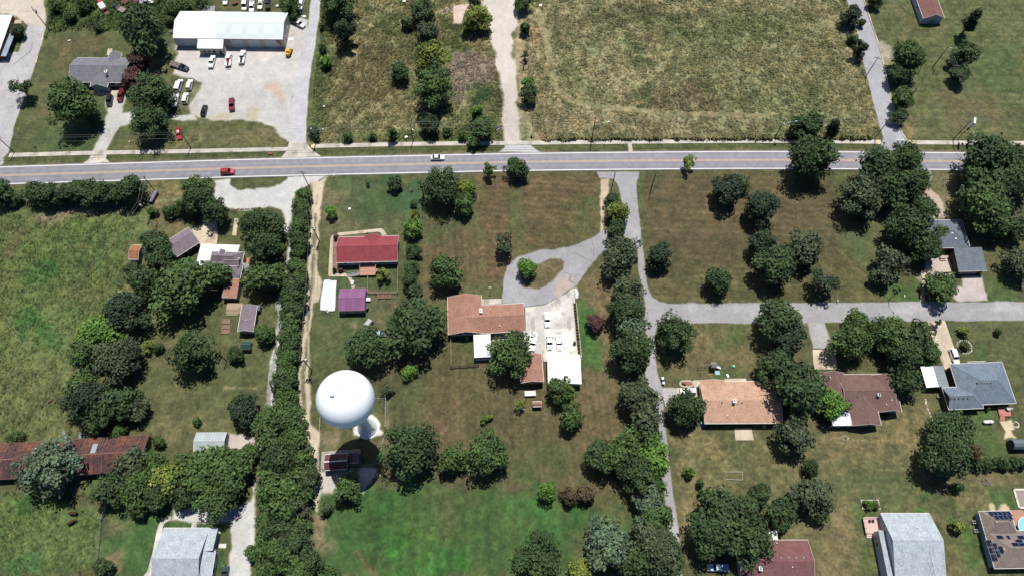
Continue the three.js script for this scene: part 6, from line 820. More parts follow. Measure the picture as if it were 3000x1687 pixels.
[-27.79,-76.82,8.69,12.32,"Dl","huge dark lobed tree left of the tan ranch house"],
[-42.35,-70.49,5.36,10.29,"Dr","loose dark tree above the water tower"],
[-0.88,-68.72,5.98,11.44,"Ol","tall tree behind the tan ranch house beside the pickup"],
[4.9,-97.13,3.1,6.13,"Yr","bright green tree on the island of the circular drive"],
[-36.01,-58.63,1.95,3.16,"Gb","shrub with dead twigs beside the water tower"],
[-29.92,-63.85,2.31,3.64,"Yb","bright green bush below the huge lobed tree"],
[-8.1,-50.16,1.25,2.24,"Yb","small bright bush on the lawn below the tiny shed"],
[-6.24,-50.96,1.09,2.02,"Lb","small yellow green shrub on the lawn below the tiny shed"],
[-27.51,-41.77,6.58,12.56,"Dl","big dark lobed tree right of the water tower"],
[-16.05,-38.8,3.78,7.36,"Or","leafy tree left of the larger pair on the lower lawn"],
[-6.36,-40.38,5.67,10.86,"Ol","large leafy tree on the lower lawn with a bare branch in its shade"],
[14.01,-57.45,3.85,7.48,"Ol","upper crown of the leafy tree below the white carport"],
[16.3,-49.91,3.46,6.79,"Ol","lower crown of the leafy tree below the white carport"],
[2.52,-54.59,1.59,3.99,"Ls","small airy shrub tree left of the tiny shed"],
[9.71,-30.12,2.93,6,"Yb","round bright green bush on the lower lawn"],
[15.23,-29,2.61,5.64,"Wb","browning bush beside the round bright bush"],
[19.79,-29.55,2.93,5.97,"Wb","reddish browning bush next to the tree row"],
[6.02,-13.05,5.64,10.8,"Dl","dark spreading tree cut by the bottom edge on the green lawn"],
[17.59,-10.02,3.33,6.54,"Lr","yellow green tree at the bottom edge"],
[24.21,-15.87,5.82,11.14,"Br","dense pale blue green round tree near the bottom edge"],
[24.72,-79.16,2.45,4.95,"Mr","crape myrtle with red blossom on the strip by the tree row"],
[18.75,-73.63,0.55,1.32,"Ob","clipped shrub in the planting strip beside the concrete pad"],
["row of trees along the lower street"],
[32.33,-121.48,2.65,5.32,"Dr","dark first tree of the row along the lower street"],
[33.66,-117.24,3.47,6.8,"Ll","bright yellow green tree of the row along the lower street"],
[32.82,-110.06,3.34,6.57,"Dr","dark tree below the bright one in the street row"],
[33.97,-102.34,4.91,9.44,"Gl","silvery spreading tree in the row along the lower street"],
[32.15,-98.46,4.47,8.64,"Gl","silvery lower tree in the row along the lower street"],
[34.67,-88.81,4.98,9.57,"Gr","dark tree with bare twigs in the street row"],
[33.34,-82.06,5.56,10.66,"Dl","broad dark tree in the middle of the street row"],
[34.44,-76.46,4.86,9.35,"Bl","pale silver tree in the street row"],
[33.96,-68.73,5.72,10.94,"Dl","broad dark tree in the street row opposite the corner lawn tree"],
[36.01,-54.97,4.96,9.54,"Gl","grey green tree of the row below the driveway bend"],
[36.62,-49.13,4.82,9.28,"Gl","grey green tree of the row opposite the round dark tree"],
[37.78,-43.98,4.06,7.88,"Or","green tree leaning over the lower street"],
[31.95,-42.32,4.24,8.21,"Ol","green tree at the broad part of the street row"],
[23.74,-39.91,4.22,8.17,"Dr","dark tree at the left of the broad part of the street row"],
[27.64,-38.63,4.6,8.87,"Ol","leafy tree in the broad part of the street row"],
[38.38,-37.47,4.47,8.64,"Yl","brighter tree overhanging the lower street"],
[33.2,-33.82,5.13,9.86,"Dl","dark leafy tree in the lower part of the street row"],
[38.05,-31.38,3.56,6.97,"Or","green tree overhanging the lower street, lower part"],
[36.4,-27.26,4.22,8.18,"Br","pale blue grey tree in the street row"],
[37.23,-22.96,4.18,8.11,"Or","green tree below the pale blue grey tree"],
[35.57,-18.47,4.89,9.41,"Gl","grey green tree in the lower street row"],
[37.37,-14.46,5.66,10.83,"Gl","grey green tree near the bottom of the street row"],
[32.14,-12.42,4.46,8.61,"Dl","dark tree at the bottom edge of the street row"],
[39.85,-11.72,4.34,8.39,"Dr","dark tree at the bottom edge beside the lower street"],
["cedars of the dry brown lot"],
[45.86,-100.54,4.01,7.78,"Kr","dark cedar nearest the lower street on the dry lot"],
[63.2,-92.44,4.34,8.4,"Dr","round cedar standing alone above the side street"],
[69.5,-124.26,4.86,9.34,"Kr","dark blue green cedar at the upper left of the dry lot cluster"],
[75.62,-128.37,3.13,4.72,"Ob","small shrub above the cedar cluster"],
[78.99,-117.59,5.42,10.39,"Kr","dark cedar at the upper right of the dry lot cluster"],
[78.3,-105.55,4.46,8.6,"Kr","middle cedar of the dry lot cluster"],
[79.52,-96.53,5.8,11.11,"Dr","large cedar at the lower end of the dry lot cluster"],
[90.62,-103.33,4.92,9.46,"Gr","grey green cedar right of the dry lot cluster"],
[94.22,-92.03,4.09,9.44,"Ks","leaning dark cedar whose shadow falls on the side street"],
[58.84,-135.92,2.37,5.66,"Ls","thin small tree with a bare trunk at the highway"],
[97.61,-133.63,7.21,13.76,"Dl","dark tree below the highway at the top of the dry lot"],
["big trees round the wooded house"],
[117.84,-129.84,7.24,13.81,"Dl","broad dark tree at the highway left of the wooded driveway"],
[129.15,-136.2,5.64,10.8,"Dl","dark tree overhanging the highway left of the wooded driveway"],
[110.62,-121.52,6.32,12.07,"Gl","grey green left lobe of the big tree group"],
[119.37,-124.97,6.36,12.14,"Dl","dark middle tree of the big tree group"],
[128.15,-125.26,5.95,11.37,"Dl","dark right hand tree of the big tree group"],
[130.65,-117.5,4.22,8.17,"Dr","tree beside the wooded driveway"],
[122.78,-109.63,6.78,12.94,"Dl","dark tree at the left of the wooded house"],
[128.44,-103.61,5.12,9.83,"Dl","dark tree in front of the wooded house"],
[135.56,-109.78,2.6,5.22,"Or","leafy crown over the roof of the wooded house"],
[152.75,-133.26,8.11,15.48,"Dl","dark tree overhanging the highway right of the wooded driveway"],
[162.1,-133.5,6.45,12.32,"Dl","dark tree overhanging the highway at the right edge"],
[150.64,-123.41,7.16,13.66,"Dl","dark tree right of the wooded driveway"],
[160.81,-127.47,6.38,12.19,"Dr","dark tree at the right edge below the highway"],
[148.14,-117.17,7.68,14.65,"Ol","light green spreading tree behind the wooded house"],
[153.27,-112.29,4.79,9.23,"Ol","light green lower crown behind the wooded house"],
[159.13,-110.41,3.96,7.69,"Dr","dark tree at the right edge level with the wooded house"],
[155.67,-98.11,4.27,8.26,"Gr","thin dark tree at the right edge beside the hip garage"],
[116.43,-98.35,4.67,9,"Gl","grey green tree with bare twigs left of the wooded house walk"],
[113.36,-94.46,3.45,6.76,"Gr","lower crown of the tree left of the wooded house walk"],
[130.31,-90.24,4.5,7.5,"Or","spreading tree beside the crushed stone driveway"],
["trees below the side street"],
[46.96,-74.19,5.33,10.22,"Dl","dark round topped tree on the corner lawn"],
[48.12,-52.37,5.18,9.94,"Dl","round dark tree beside the silver car"],
[78.41,-78.97,5.83,11.16,"Dr","dark tree below the side street left of the asphalt driveway"],
[80.69,-73.27,4.56,8.81,"Kr","very dark tree below the side street left of the asphalt driveway"],
[98.95,-72.04,5.57,10.67,"Ol","leafy tree right of the asphalt driveway"],
[102.59,-78.54,3.92,7.62,"Or","leafy tree at the side street right of the asphalt driveway"],
[109.64,-73.9,5.02,9.65,"Ol","leafy tree above the brown roofed house"],
[117.72,-72.82,4.64,8.94,"Dl","dark tree beside the tan driveway"],
[112.29,-67.67,5.33,10.23,"Dl","dark tree at the rear of the brown roofed house"],
[122.15,-68.84,3.28,6.45,"Or","tree overhanging the metal carport"],
[128.34,-79.67,1.03,2.79,"Ds","bare little tree leaning over the tan driveway"],
[135.61,-76.92,1.58,2.68,"Lb","yellow green bush on the lawn right of the tan driveway"],
[145.89,-77.02,1.27,2.26,"Ob","spiky small shrub on the lawn at the right"],
[134.47,-72.35,1.41,2.45,"Ob","shrub inside a ring of white stones"],
[79.29,-58.31,7.8,14.88,"Dl","huge dark tree between the pale ranch and the brown roofed house"],
[76.09,-64.62,4.65,8.96,"Dl","dark tree above the pale ranch house"],
[89.61,-54.36,4.15,8.04,"Yl","bright lime green tree at the corner of the brown roofed house"],
[77.28,-44.2,4.85,9.34,"Gr","dark airy tree below the pale ranch house"],
[112.96,-60.74,4.41,8.51,"Dl","dark tree shading the right of the brown roofed house"],
[48.6,-35.42,1.57,3.78,"Yb","round clipped bush on the dry lawn beside the lower street"],
[51.38,-32.52,1.28,3.19,"Ob","narrow bush below the round clipped bush"],
[51.49,-29.61,1.2,3.02,"Ob","narrow bush above the huge tree at the bottom"],
[55.06,-22.29,8.21,12.54,"Dl","huge dark tree beside the maroon roofed house"],
[52.01,-17.99,6.07,11.6,"Dl","left lower crown of the huge tree beside the maroon roofed house"],
[59.53,-18.31,6.44,12.3,"Dl","right lower crown of the huge tree beside the maroon roofed house"],
[63.05,-26.91,2.76,5.51,"Or","green shoulder of the huge tree beside the maroon roofed house"],
[66.9,-29.19,2.85,5.67,"Dr","dark tree right above the huge tree"],
[71.01,-24.46,4.08,7.92,"Dr","dark tree behind the white shed roof"],
[79.94,-28.91,4.62,8.91,"Gr","airy grey green tree in the back yard"],
[81.78,-24.66,2.59,5.2,"Or","green lower crown of the airy back yard tree"],
[81.95,-36.39,2.57,5.83,"Db","dense dark bush tree in the back yard"],
[120.39,-46.11,5.35,10.25,"Dr","dark upper tree of the pair in the right back yard"],
[116.46,-38.22,6.53,12.47,"Dl","large dark lower tree of the pair in the right back yard"],
[127.12,-40.84,2.35,5.39,"Wb","brownish shrub right of the tree pair"],
[121.46,-31.29,1.6,3.83,"Ob","bright round shrub below the tree pair"],
[118.53,-21.39,1.72,3.65,"Lr","small green tree left of the solar panel house"],
[136.47,-53.46,0.76,1.59,"Ob","shrub beside the small back deck"],
[96.56,-26.96,1.35,2.37,"Yb","green shrub in the square planting bed"],
[98.41,-26.98,1.19,2.16,"Wb","yellowing shrub in the square planting bed"],
["evergreen hedge at the right"],
[128.65,-37.68,1.95,3.16,"Db","# clipped evergreen from the left in the hedge above the fire pit"],
[131.12,-37.69,1.87,3.05,"Db"],
[133.62,-37.89,1.87,3.05,"Db"],
[136.05,-37.89,1.87,3.05,"Db"],
[138.55,-38.09,1.87,3.05,"Db"],
[140.99,-38.09,1.87,3.05,"Db"],
["trees of the lower left"],
[-122.18,-58.64,4.18,8.1,"Or","green tree at the lower left side of the bright spreading tree"],
[-118.51,-54.3,5.76,11.02,"Kl","dark tree above the rusty barn"],
[-113.17,-52.44,4.94,9.49,"Dl","dark tree above the middle of the rusty barn"],
[-108.57,-53.94,4.14,8.03,"Dr","dark tree above the right end of the rusty barn"],
[-105.2,-52.41,2.98,7,"Gs","grey half bare tree above the right end of the rusty barn"],
[-116.96,-47.78,2.73,4.19,"Ob","bushy growth against the back of the rusty barn"],
[-110.57,-46.58,2.48,3.86,"Ob","low bushy growth against the back wall of the rusty barn"],
[-98.78,-43.75,2.05,3.3,"Ob","vine covered bush at the right end of the rusty barn"],
[-139.11,-44.96,2.26,3.58,"Ob","low bush at the back of the rusty barn near the left edge"],
[-123.89,-34.74,6.37,12.17,"Bl","pale silvery tree growing against the rusty barn"],
[-75.17,-52.27,4.05,7.86,"Kr","very round dark tree above the small grey shed"],
[-107.18,-30.87,4.33,8.38,"Dl","dark tree below the right half of the rusty barn"],
[-102.85,-36.3,4.38,8.47,"Gl","grey green tree over the right end of the rusty barn"],
[-100.58,-29.71,4.4,8.5,"Ol","leafy tree below the right end of the rusty barn"],
[-97.4,-37.23,3.69,7.2,"Or","green tree right of the rusty barn"],
[-93.41,-33.17,4.43,8.56,"Ll","yellowish tree in the clump right of the rusty barn"],
[-95.16,-29.02,3.93,7.64,"Dr","dark tree at the bottom of the clump right of the rusty barn"],
[-90.04,-37.71,3.3,6.48,"Or","tree in front of the small grey shed"],
[-84.81,-32.34,4.73,9.12,"Ol","leafy tree below the small grey shed"],
[-77.74,-34.51,7.5,10.67,"Ol","big spreading tree right below the small grey shed"],
[-74.73,-37.13,4.2,8.13,"Or","right hand crown beside the shed gravel"],
[-78.2,-29.22,5.08,9.76,"Ol","lower crown above the pale gravel drive"],
[-87.83,-29.07,3.62,7.08,"Dr","dark tree above the gravel drive corner"],
[-100.28,-25.98,2.6,5.22,"Or","small tree at the lower edge of the clump"],
[-72.3,-40.7,2.44,4.93,"Or","small tree at the edge of the shed gravel by the wood"],
[-105.66,-10.96,2.36,4.79,"Dr","round dark tree at the bottom left lawn edge"],
[-67.63,-14.39,2,4.14,"Or","tree edge beside the gravel drive at the bottom"],
[-89.42,-49.72,1.33,2.35,"Ob","weedy bush on the lawn above the small grey shed"]
];
// leaf colours by kind (surface colour, linear)
const leafCol = { D: [0.0361, 0.0722, 0.0189], O: [0.055, 0.107, 0.0225], L: [0.15, 0.195, 0.03], Y: [0.092, 0.19, 0.024], G: [0.0602, 0.0836, 0.0378], B: [0.086, 0.136, 0.0738], M: [0.0946, 0.0422, 0.0378], K: [0.0224, 0.0458, 0.018], W: [0.107, 0.0862, 0.0405] };
const leafMat = {}; for (const k in leafCol) leafMat[k] = new THREE.MeshStandardMaterial({ color: new THREE.Color().setRGB(...leafCol[k]), roughness: 0.75, vertexColors: true, side: THREE.DoubleSide });
// crown of leaf sprays spread through overlapping clumps; unit tree: radius 1, height 1 (scaled), leaf size in units of the radius
function makeCrown(seed, shape, nLeaf, leaf) {
  const R = rng(seed), clumps = []; const tall = shape === 'c' || shape === 't';
  const nC = { r: 34, l: 50, c: 24, t: 24, b: 16, s: 13, h: 20 }[shape]; const lo = { r: 0.2, l: 0.3, c: 0.06, t: 0.1, b: 0.02, s: 0.38, h: 0.05 }[shape];
  for (let i = 0; i < nC; i++) {
    const a = R() * 6.283, t = R(), y = lo + (1 - lo) * (0.12 + 0.8 * t); let rr = shape === 'c' ? (1 - (y - lo) / (1 - lo)) * 0.92 + 0.06 : Math.sqrt(Math.max(0.05, 1 - Math.pow((y - (lo + 1) / 2 - 0.02) / ((1 - lo) / 2), 2))) ; const ex = 0.72 + 0.5 * vnoise(Math.cos(a) * 1.5 + seed, Math.sin(a) * 1.5 + y * 1.2, seed & 255); rr *= ex; const jag = shape === 'l' ? 0.72 + R() * 0.42 : 0.84 + R() * 0.24;
    const cr = (shape === 'l' ? 0.19 + R() * 0.16 : shape === 's' ? 0.16 + R() * 0.17 : shape === 'b' ? 0.3 + R() * 0.15 : 0.2 + R() * 0.15) * (tall ? 0.85 : 1); const d = Math.max(0, rr * jag - cr) * Math.pow(R(), 0.38);
    clumps.push([Math.cos(a) * d, y, Math.sin(a) * d, cr]);
  }
  if (shape !== 's') clumps.push([0, lo + (1 - lo) * 0.78, 0, 0.32], [0.1, lo + (1 - lo) * 0.5, -0.1, 0.4]);
  const asp = 1; const pos = [], nor = [], col = [], idx = []; const w = clumps.map(c => c[3] * c[3]), W = w.reduce((a, b) => a + b, 0);
  const hScale = makeCrown.h; // height over radius of the nominal tree
  clumps.forEach((c, ci) => {
    const n = Math.round(nLeaf * w[ci] / W), tone = 0.72 + R() * 0.56, hue = (R() - 0.5) * 0.2;
    for (let i = 0; i < n; i++) {
      const u = R() * 2 - 1, ph = R() * 6.283, s = Math.sqrt(1 - u * u), rad = c[3] * (0.5 + 0.58 * Math.pow(R(), 0.7)) * (R() < 0.1 ? 1.25 : 1); if (u < -0.55 && R() < 0.5) continue;
      const dx = s * Math.cos(ph), dy = u, dz = s * Math.sin(ph); const px = c[0] + dx * rad, py = c[1] * hScale + dy * rad * 0.86, pz = c[2] + dz * rad;
      const nx = dx * 0.7 + (R() - 0.5) * 1.3, ny = dy * 0.7 + 0.35 + (R() - 0.5) * 1.3, nz = dz * 0.7 + (R() - 0.5) * 1.3, nl = Math.hypot(nx, ny, nz) || 1, N = [nx / nl, ny / nl, nz / nl];
      let tx = -N[2], ty = 0, tz = N[0]; const tl = Math.hypot(tx, tz); if (tl < 0.1) { tx = 1; tz = 0; } else { tx /= tl; tz /= tl; } const bxx = N[1] * tz - N[2] * ty, byy = N[2] * tx - N[0] * tz, bzz = N[0] * ty - N[1] * tx; const q = R() * 6.283, cq = Math.cos(q), sq = Math.sin(q);
      const L = leaf * (0.6 + R() * 0.9), Wd = L * (0.45 + R() * 0.3); const e = [tx * cq + bxx * sq, ty * cq + byy * sq, tz * cq + bzz * sq], f = [-tx * sq + bxx * cq, -ty * sq + byy * cq, -tz * sq + bzz * cq], b0 = pos.length / 3;
      for (const [a, b, d] of [[-0.5, 0, 0], [0.05, -0.5, 0.12], [0.55, 0.05, -0.08], [0, 0.5, 0.12]]) { pos.push(px + e[0] * a * L + f[0] * b * Wd + N[0] * d * L, py + e[1] * a * L + f[1] * b * Wd + N[1] * d * L, pz + e[2] * a * L + f[2] * b * Wd + N[2] * d * L); nor.push(...N); const v = tone * (0.72 + R() * 0.56); col.push(v * (1 + hue), v, v * (1 - hue)); }
      const v = 0.75 + R() * 0.5; for (let k = 0; k < 4; k++) { const o = (b0 + k) * 3; col[o] = tone * v * (1 + hue); col[o + 1] = tone * v; col[o + 2] = tone * v * (1 - hue); }
      idx.push(b0, b0 + 1, b0 + 2, b0, b0 + 2, b0 + 3);
    }
  });
  const g = new THREE.BufferGeometry(); g.setAttribute('position', new THREE.Float32BufferAttribute(pos, 3)); g.setAttribute('normal', new THREE.Float32BufferAttribute(nor, 3)); g.setAttribute('color', new THREE.Float32BufferAttribute(col, 3)); g.setIndex(idx); return g;
}
function makeTrunk(seed, hs, shape) { // tapered trunk with limbs, same unit space
  const R = rng(seed), gs = []; const top = shape === 'b' ? 0.5 : 0.82, r0 = shape === 'b' ? 0.05 : 0.065; gs.push(bar([0, -0.01, 0], [0.02, hs * 0.32, 0.01], r0 * 1.25, 8, r0 * 0.85)); gs.push(bar([0.02, hs * 0.315, 0.01], [0, hs * top, 0], r0 * 0.85, 7, r0 * 0.2));
  const n = shape === 'b' ? 4 : 7; for (let i = 0; i < n; i++) { const a = i * 2.4 + R() * 0.7, y = hs * (0.26 + 0.42 * i / n), d = 0.5 + R() * 0.35, e = [Math.cos(a) * d, y + hs * (0.16 + R() * 0.14), Math.sin(a) * d], k = [e[0] * 0.5, y + (e[1] - y) * 0.6, e[2] * 0.5]; gs.push(bar([0, y, 0], k, r0 * 0.45, 5, r0 * 0.32), bar(k, e, r0 * 0.32, 5, r0 * 0.08)); if (shape === 's') { const e2 = [e[0] * 1.15 + (R() - 0.5) * 0.3, e[1] + 0.1 * hs, e[2] * 1.15 + (R() - 0.5) * 0.3]; gs.push(bar(k, e2, r0 * 0.25, 4, r0 * 0.06)); } }
  return merge(gs);
}
const crowns = {};
const nominal = { r: 1.75, l: 1.55, c: 3.0, t: 2.6, b: 1.4, s: 2.1, h: 1.6 };
function crownFor(shape, size, v) { // size: 0 small, 1 medium, 2 large
  const key = shape + size + v; if (!crowns[key]) { makeCrown.h = nominal[shape]; const n = [1100, 3200, 6500][size] * (shape === 's' ? 0.42 : shape === 'b' ? 0.8 : 1), leaf = [0.26, 0.14, 0.098][size]; crowns[key] = { crown: makeCrown(900 + key.charCodeAt(0) * 31 + size * 7 + v * 101, shape, n, leaf), trunk: makeTrunk(77 + v * 13 + size, nominal[shape], shape) }; } return crowns[key];
}
const ordinals = 'first second third fourth fifth sixth seventh eighth ninth tenth eleventh twelfth thirteenth fourteenth fifteenth sixteenth seventeenth eighteenth nineteenth twentieth'.split(' '), seen = {}; let lastLabel = '';
let treeGroup = '', treeNo = 0; const TR = rng(4242);
for (const row of treeList) {
  if (row.length === 1) { treeGroup = row[0]; continue; }
  const [x, z, r, h, kind] = row; let label = row[5] ? (lastLabel = row[5]) : lastLabel; if (label.includes('#')) { seen[label] = (seen[label] ?? -1) + 1; label = label.replace('#', ordinals[seen[label]]); } const col = kind[0], shape = kind[1], bush = shape === 'b';
  const size = r < 2.2 ? 0 : r < 5 ? 1 : 2, v = treeNo % (size === 2 ? 3 : 4), q = crownFor(shape, size, v);
  const o = thing(bush ? 'bush' : shape === 'c' || col === 'K' ? 'cedar_tree' : 'broadleaf_tree', label, bush ? 'bush' : 'tree', [x, z], TR() * 6.283, treeGroup);
  const sx = r * (bush ? 1.12 : 1.24) * (1 + TR() * 0.1), sy = h / nominal[shape]; o.scale.set(sx, sy, sx * (0.94 + TR() * 0.12)); part(o, 'trunk', q.trunk, shape === 's' || col === 'G' ? M.barkGrey : M.bark); part(o, 'crown', q.crown, leafMat[col]); treeNo++;
}
// bare and broken trees
function bareTree(label, p, h, seed, n = 9, m = M.barkGrey) { const R = rng(seed), gs = []; const o = thing('bare_tree', label, 'tree', p, 0); gs.push(bar([0, -0.1, 0], [0.2, h * 0.5, 0.1], 0.28, 8, 0.18), bar([0.2, h * 0.495, 0.1], [0.1, h, -0.2], 0.18, 6, 0.04)); part(o, 'trunk', merge(gs), m); for (let i = 0; i < n; i++) { const y = h * (0.35 + 0.55 * i / n), a = i * 2.3 + R(), d = h * (0.16 + 0.18 * R()), e = [Math.cos(a) * d, y + d * 0.6, Math.sin(a) * d], e2 = [e[0] * 1.5 + R() - 0.5, e[1] + d * 0.5, e[2] * 1.5 + R() - 0.5], e3 = [e[0] * 1.4 + R() * 1.6 - 0.8, e[1] + d * 0.1, e[2] * 1.4 + R() * 1.6 - 0.8]; part(o, 'branch', merge([bar([0.15, y, 0], e, 0.1, 5, 0.05), bar(e, e2, 0.05, 4, 0.02), bar(e, e3, 0.05, 4, 0.02)]), m); } }
bareTree('bare dead tree near the highway at the edge of the red roofed house lot', [-29.17,-124.91], 9.5, 5, 10, M.bark); bareTree('pale fallen branch heap on the lawn beside the bare dead tree', [-33.25,-127.47], 1.4, 9, 12); bareTree('small dead twiggy tree in the fence row', [4.07,-179.13], 3.5, 12, 8); bareTree('pale dead trunk standing beside the dark tree at the upper street', [141.58,-167.1], 4.5, 15, 7); bareTree('bare twigs at the edge of the wood below the pump house', [-59.18,-25.42], 8, 19, 10);
// ---------- rough grass: tufts on the hay field, rough field and pasture ----------
{ const R = rng(31); const blades = []; for (let i = 0; i < 7; i++) { const a = i * 0.9 + 0.2, l = 0.32 + 0.14 * ((i * 37) % 5) / 5, hx = Math.cos(a), hz = Math.sin(a); blades.push([0.06 * hx, 0, 0.06 * hz, l * hx - 0.12 * hz, 0.3 + 0.09 * (i % 3), l * hz + 0.12 * hx, l * hx + 0.12 * hz, 0.24 + 0.07 * (i % 2), l * hz - 0.12 * hx]); } const g = new THREE.BufferGeometry(); g.setAttribute('position', new THREE.Float32BufferAttribute(blades.flat(), 3)); g.computeVertexNormals();
  const inside = (p, P) => { let c = false; for (let i = 0, j = P.length - 1; i < P.length; j = i++) if ((P[i][1] > p[1]) !== (P[j][1] > p[1]) && p[0] < (P[j][0] - P[i][0]) * (p[1] - P[i][1]) / (P[j][1] - P[i][1]) + P[i][0]) c = !c; return c; };
  const skip = surfaces.map(s => s.p); const lines = paint.filter(q => q.w && q.w > 0.5).map(q => q.p); const worn = p => lines.some(l => l.some((a, i) => { if (!i) return false; const b = l[i - 1], dx = a[0] - b[0], dz = a[1] - b[1], t = clamp(((p[0] - b[0]) * dx + (p[1] - b[1]) * dz) / (dx * dx + dz * dz), 0, 1); return Math.hypot(p[0] - b[0] - dx * t, p[1] - b[1] - dz * t) < 0.75; })); const tm = new THREE.MeshStandardMaterial({ color: 0xffffff, roughness: 1, side: THREE.DoubleSide });
  const field = (name, label, poly, dens, size) => { let x0 = 1e9, x1 = -1e9, z0 = 1e9, z1 = -1e9; for (const [x, z] of poly) { x0 = Math.min(x0, x); x1 = Math.max(x1, x); z0 = Math.min(z0, z); z1 = Math.max(z1, z); } const T = [], n = Math.round((x1 - x0) * (z1 - z0) * dens); for (let i = 0; i < n; i++) { const p = [lerp(x0, x1, R()), lerp(z0, z1, R())]; if (!inside(p, poly) || fbm(p[0] * 0.3, p[1] * 0.3, 91, 3) < 0.2 + R() * 0.4 || skip.some(q => inside(p, q)) || worn(p)) continue; T.push(p); }
    const im = new THREE.InstancedMesh(g, tm, T.length), m4 = new THREE.Matrix4(), qt = new THREE.Quaternion(), up = new THREE.Vector3(0, 1, 0), c = new THREE.Color(); T.forEach((p, i) => { const s = size * (0.6 + R() * 0.9); m4.compose(new THREE.Vector3(p[0], -0.02, p[1]), qt.setFromAxisAngle(up, R() * 6.28), new THREE.Vector3(s, s * (0.7 + R() * 0.6), s)); im.setMatrixAt(i, m4); const k = coverAt(...p), v = 1.0 + R() * 0.3, d = R() * 0.06; c.setRGB(k[0] / 255 * v * (1 + d), k[1] / 255 * v * (1 + d * 0.6), k[2] / 255 * v, THREE.SRGBColorSpace); im.setColorAt(i, c); }); im.name = name; tag(im, label, 'grass', null, 'stuff'); scene.add(im); };
  field('hay_field_grass', 'tall dry tufted grass of the big hay field', [[6.6,-216.91],[128.66,-216.91],[127.85,-212.78],[128.61,-204.03],[128.46,-193.57],[127.68,-180.36],[127.49,-165.92],[127.1,-153.27],[125.34,-149.35],[9.09,-148.25],[5.99,-156.67],[4.31,-180.36]], 7, 0.72);
  field('rough_field_grass', 'tall patchy grass and weeds of the rough field', [[-73.32,-216.91],[-11.88,-216.91],[-7.53,-192.93],[-5.43,-176.69],[-3.69,-164.75],[-3.13,-148.25],[-69.1,-147.14],[-70.89,-174.26],[-71.11,-192.93]], 6, 0.8);
  field('pasture_grass', 'tufted green grass of the left pasture', [[-177.91,-118.35],[-153.77,-118.35],[-124.69,-119.35],[-119.62,-115.87],[-123.21,-107.13],[-120.03,-91.35],[-116.97,-88.66],[-124.25,-81.62],[-130.04,-69.74],[-125.08,-46.68],[-144.85,-45.84],[-162.27,-69.74]], 3.4, 0.62);
  field('lower_pasture_grass', 'tufted green grass of the pasture with two cattle', [[-148.78,-32.03],[-129.92,-29.68],[-117.64,-30.46],[-111.46,-26.57],[-108.03,-9.18],[-105.51,-0.4],[-138.7,-0.4]], 3.4, 0.62);
  field('weedy_lot_grass', 'tall green weeds in the lot with the old trucks', [[-178.12,-216.91],[-132.93,-216.91],[-129.45,-197.45],[-143.32,-197.78],[-156.14,-197.78],[-172.22,-197.13]], 3.5, 1.5);
  field('sidewalk_weeds', 'strip of tall green weeds along the hay field side of the sidewalk', [[10.47,-149.35],[27.29,-149.08],[54.62,-149.35],[88.02,-149.35],[123.64,-149.91],[123.29,-148.25],[87.84,-148.14],[40.86,-147.97],[10.44,-147.58]], 7, 1.9); }

// ---------- vehicles: rear and front points on the ground give place and heading ----------
function loftBody(secs) { // secs: [x, half width, bottom, top, chamfer]
  const pos = [], idx = [], ring = 8; for (const [x, w, b, t, c = 0.12] of secs) { const k = Math.min(c, (t - b) * 0.45), P = [[-w + k * 0.6, b], [w - k * 0.6, b], [w, b + k], [w, t - k], [w - k, t], [-w + k, t], [-w, t - k], [-w, b + k]]; for (const [z, y] of P) pos.push(x, y, z); }
  const n = secs.length; for (let i = 0; i < n - 1; i++) for (let k = 0; k < ring; k++) { const a = i * ring + k, b = i * ring + (k + 1) % ring, c = a + ring, d = b + ring; idx.push(a, b, c, b, d, c); }
  for (const [s, f] of [[0, 1], [n - 1, 0]]) for (let k = 1; k < ring - 1; k++) f ? idx.push(s * ring, s * ring + k + 1, s * ring + k) : idx.push(s * ring, s * ring + k, s * ring + k + 1);
  const g = new THREE.BufferGeometry(); g.setAttribute('position', new THREE.Float32BufferAttribute(pos, 3)); g.setIndex(idx); const q = g.toNonIndexed(); q.computeVertexNormals(); q.setAttribute('uv', new THREE.Float32BufferAttribute(new Float32Array(q.attributes.position.count * 2), 2)); return q;
}
function quadPlate(P, off = 0.012, shrink = 0.1) { // thin pane on a face given by 4 points, slightly proud
  const v = P.map(p => new THREE.Vector3(...p)), c = v.reduce((a, b) => a.add(b), new THREE.Vector3()).multiplyScalar(0.25), n = new THREE.Vector3().crossVectors(v[1].clone().sub(v[0]), v[3].clone().sub(v[0])).normalize(); const cx = new THREE.Vector3(0, 0.9, 0); if (n.dot(c.clone().setY(c.y - 0.9)) < 0) n.negate(); void cx;
  const q = v.map(p => p.clone().lerp(c, shrink)), f = q.map(p => p.clone().addScaledVector(n, off)), bk = q.map(p => p.clone().addScaledVector(n, -0.02)); const pos = [], add = (a, b, d) => { for (const p of [a, b, d]) pos.push(p.x, p.y, p.z); };
  add(f[0], f[1], f[2]); add(f[0], f[2], f[3]); for (let i = 0; i < 4; i++) { const j = (i + 1) % 4; add(f[i], bk[i], f[j]); add(f[j], bk[i], bk[j]); } const g = new THREE.BufferGeometry(); g.setAttribute('position', new THREE.Float32BufferAttribute(pos, 3)); g.computeVertexNormals(); return g;
}
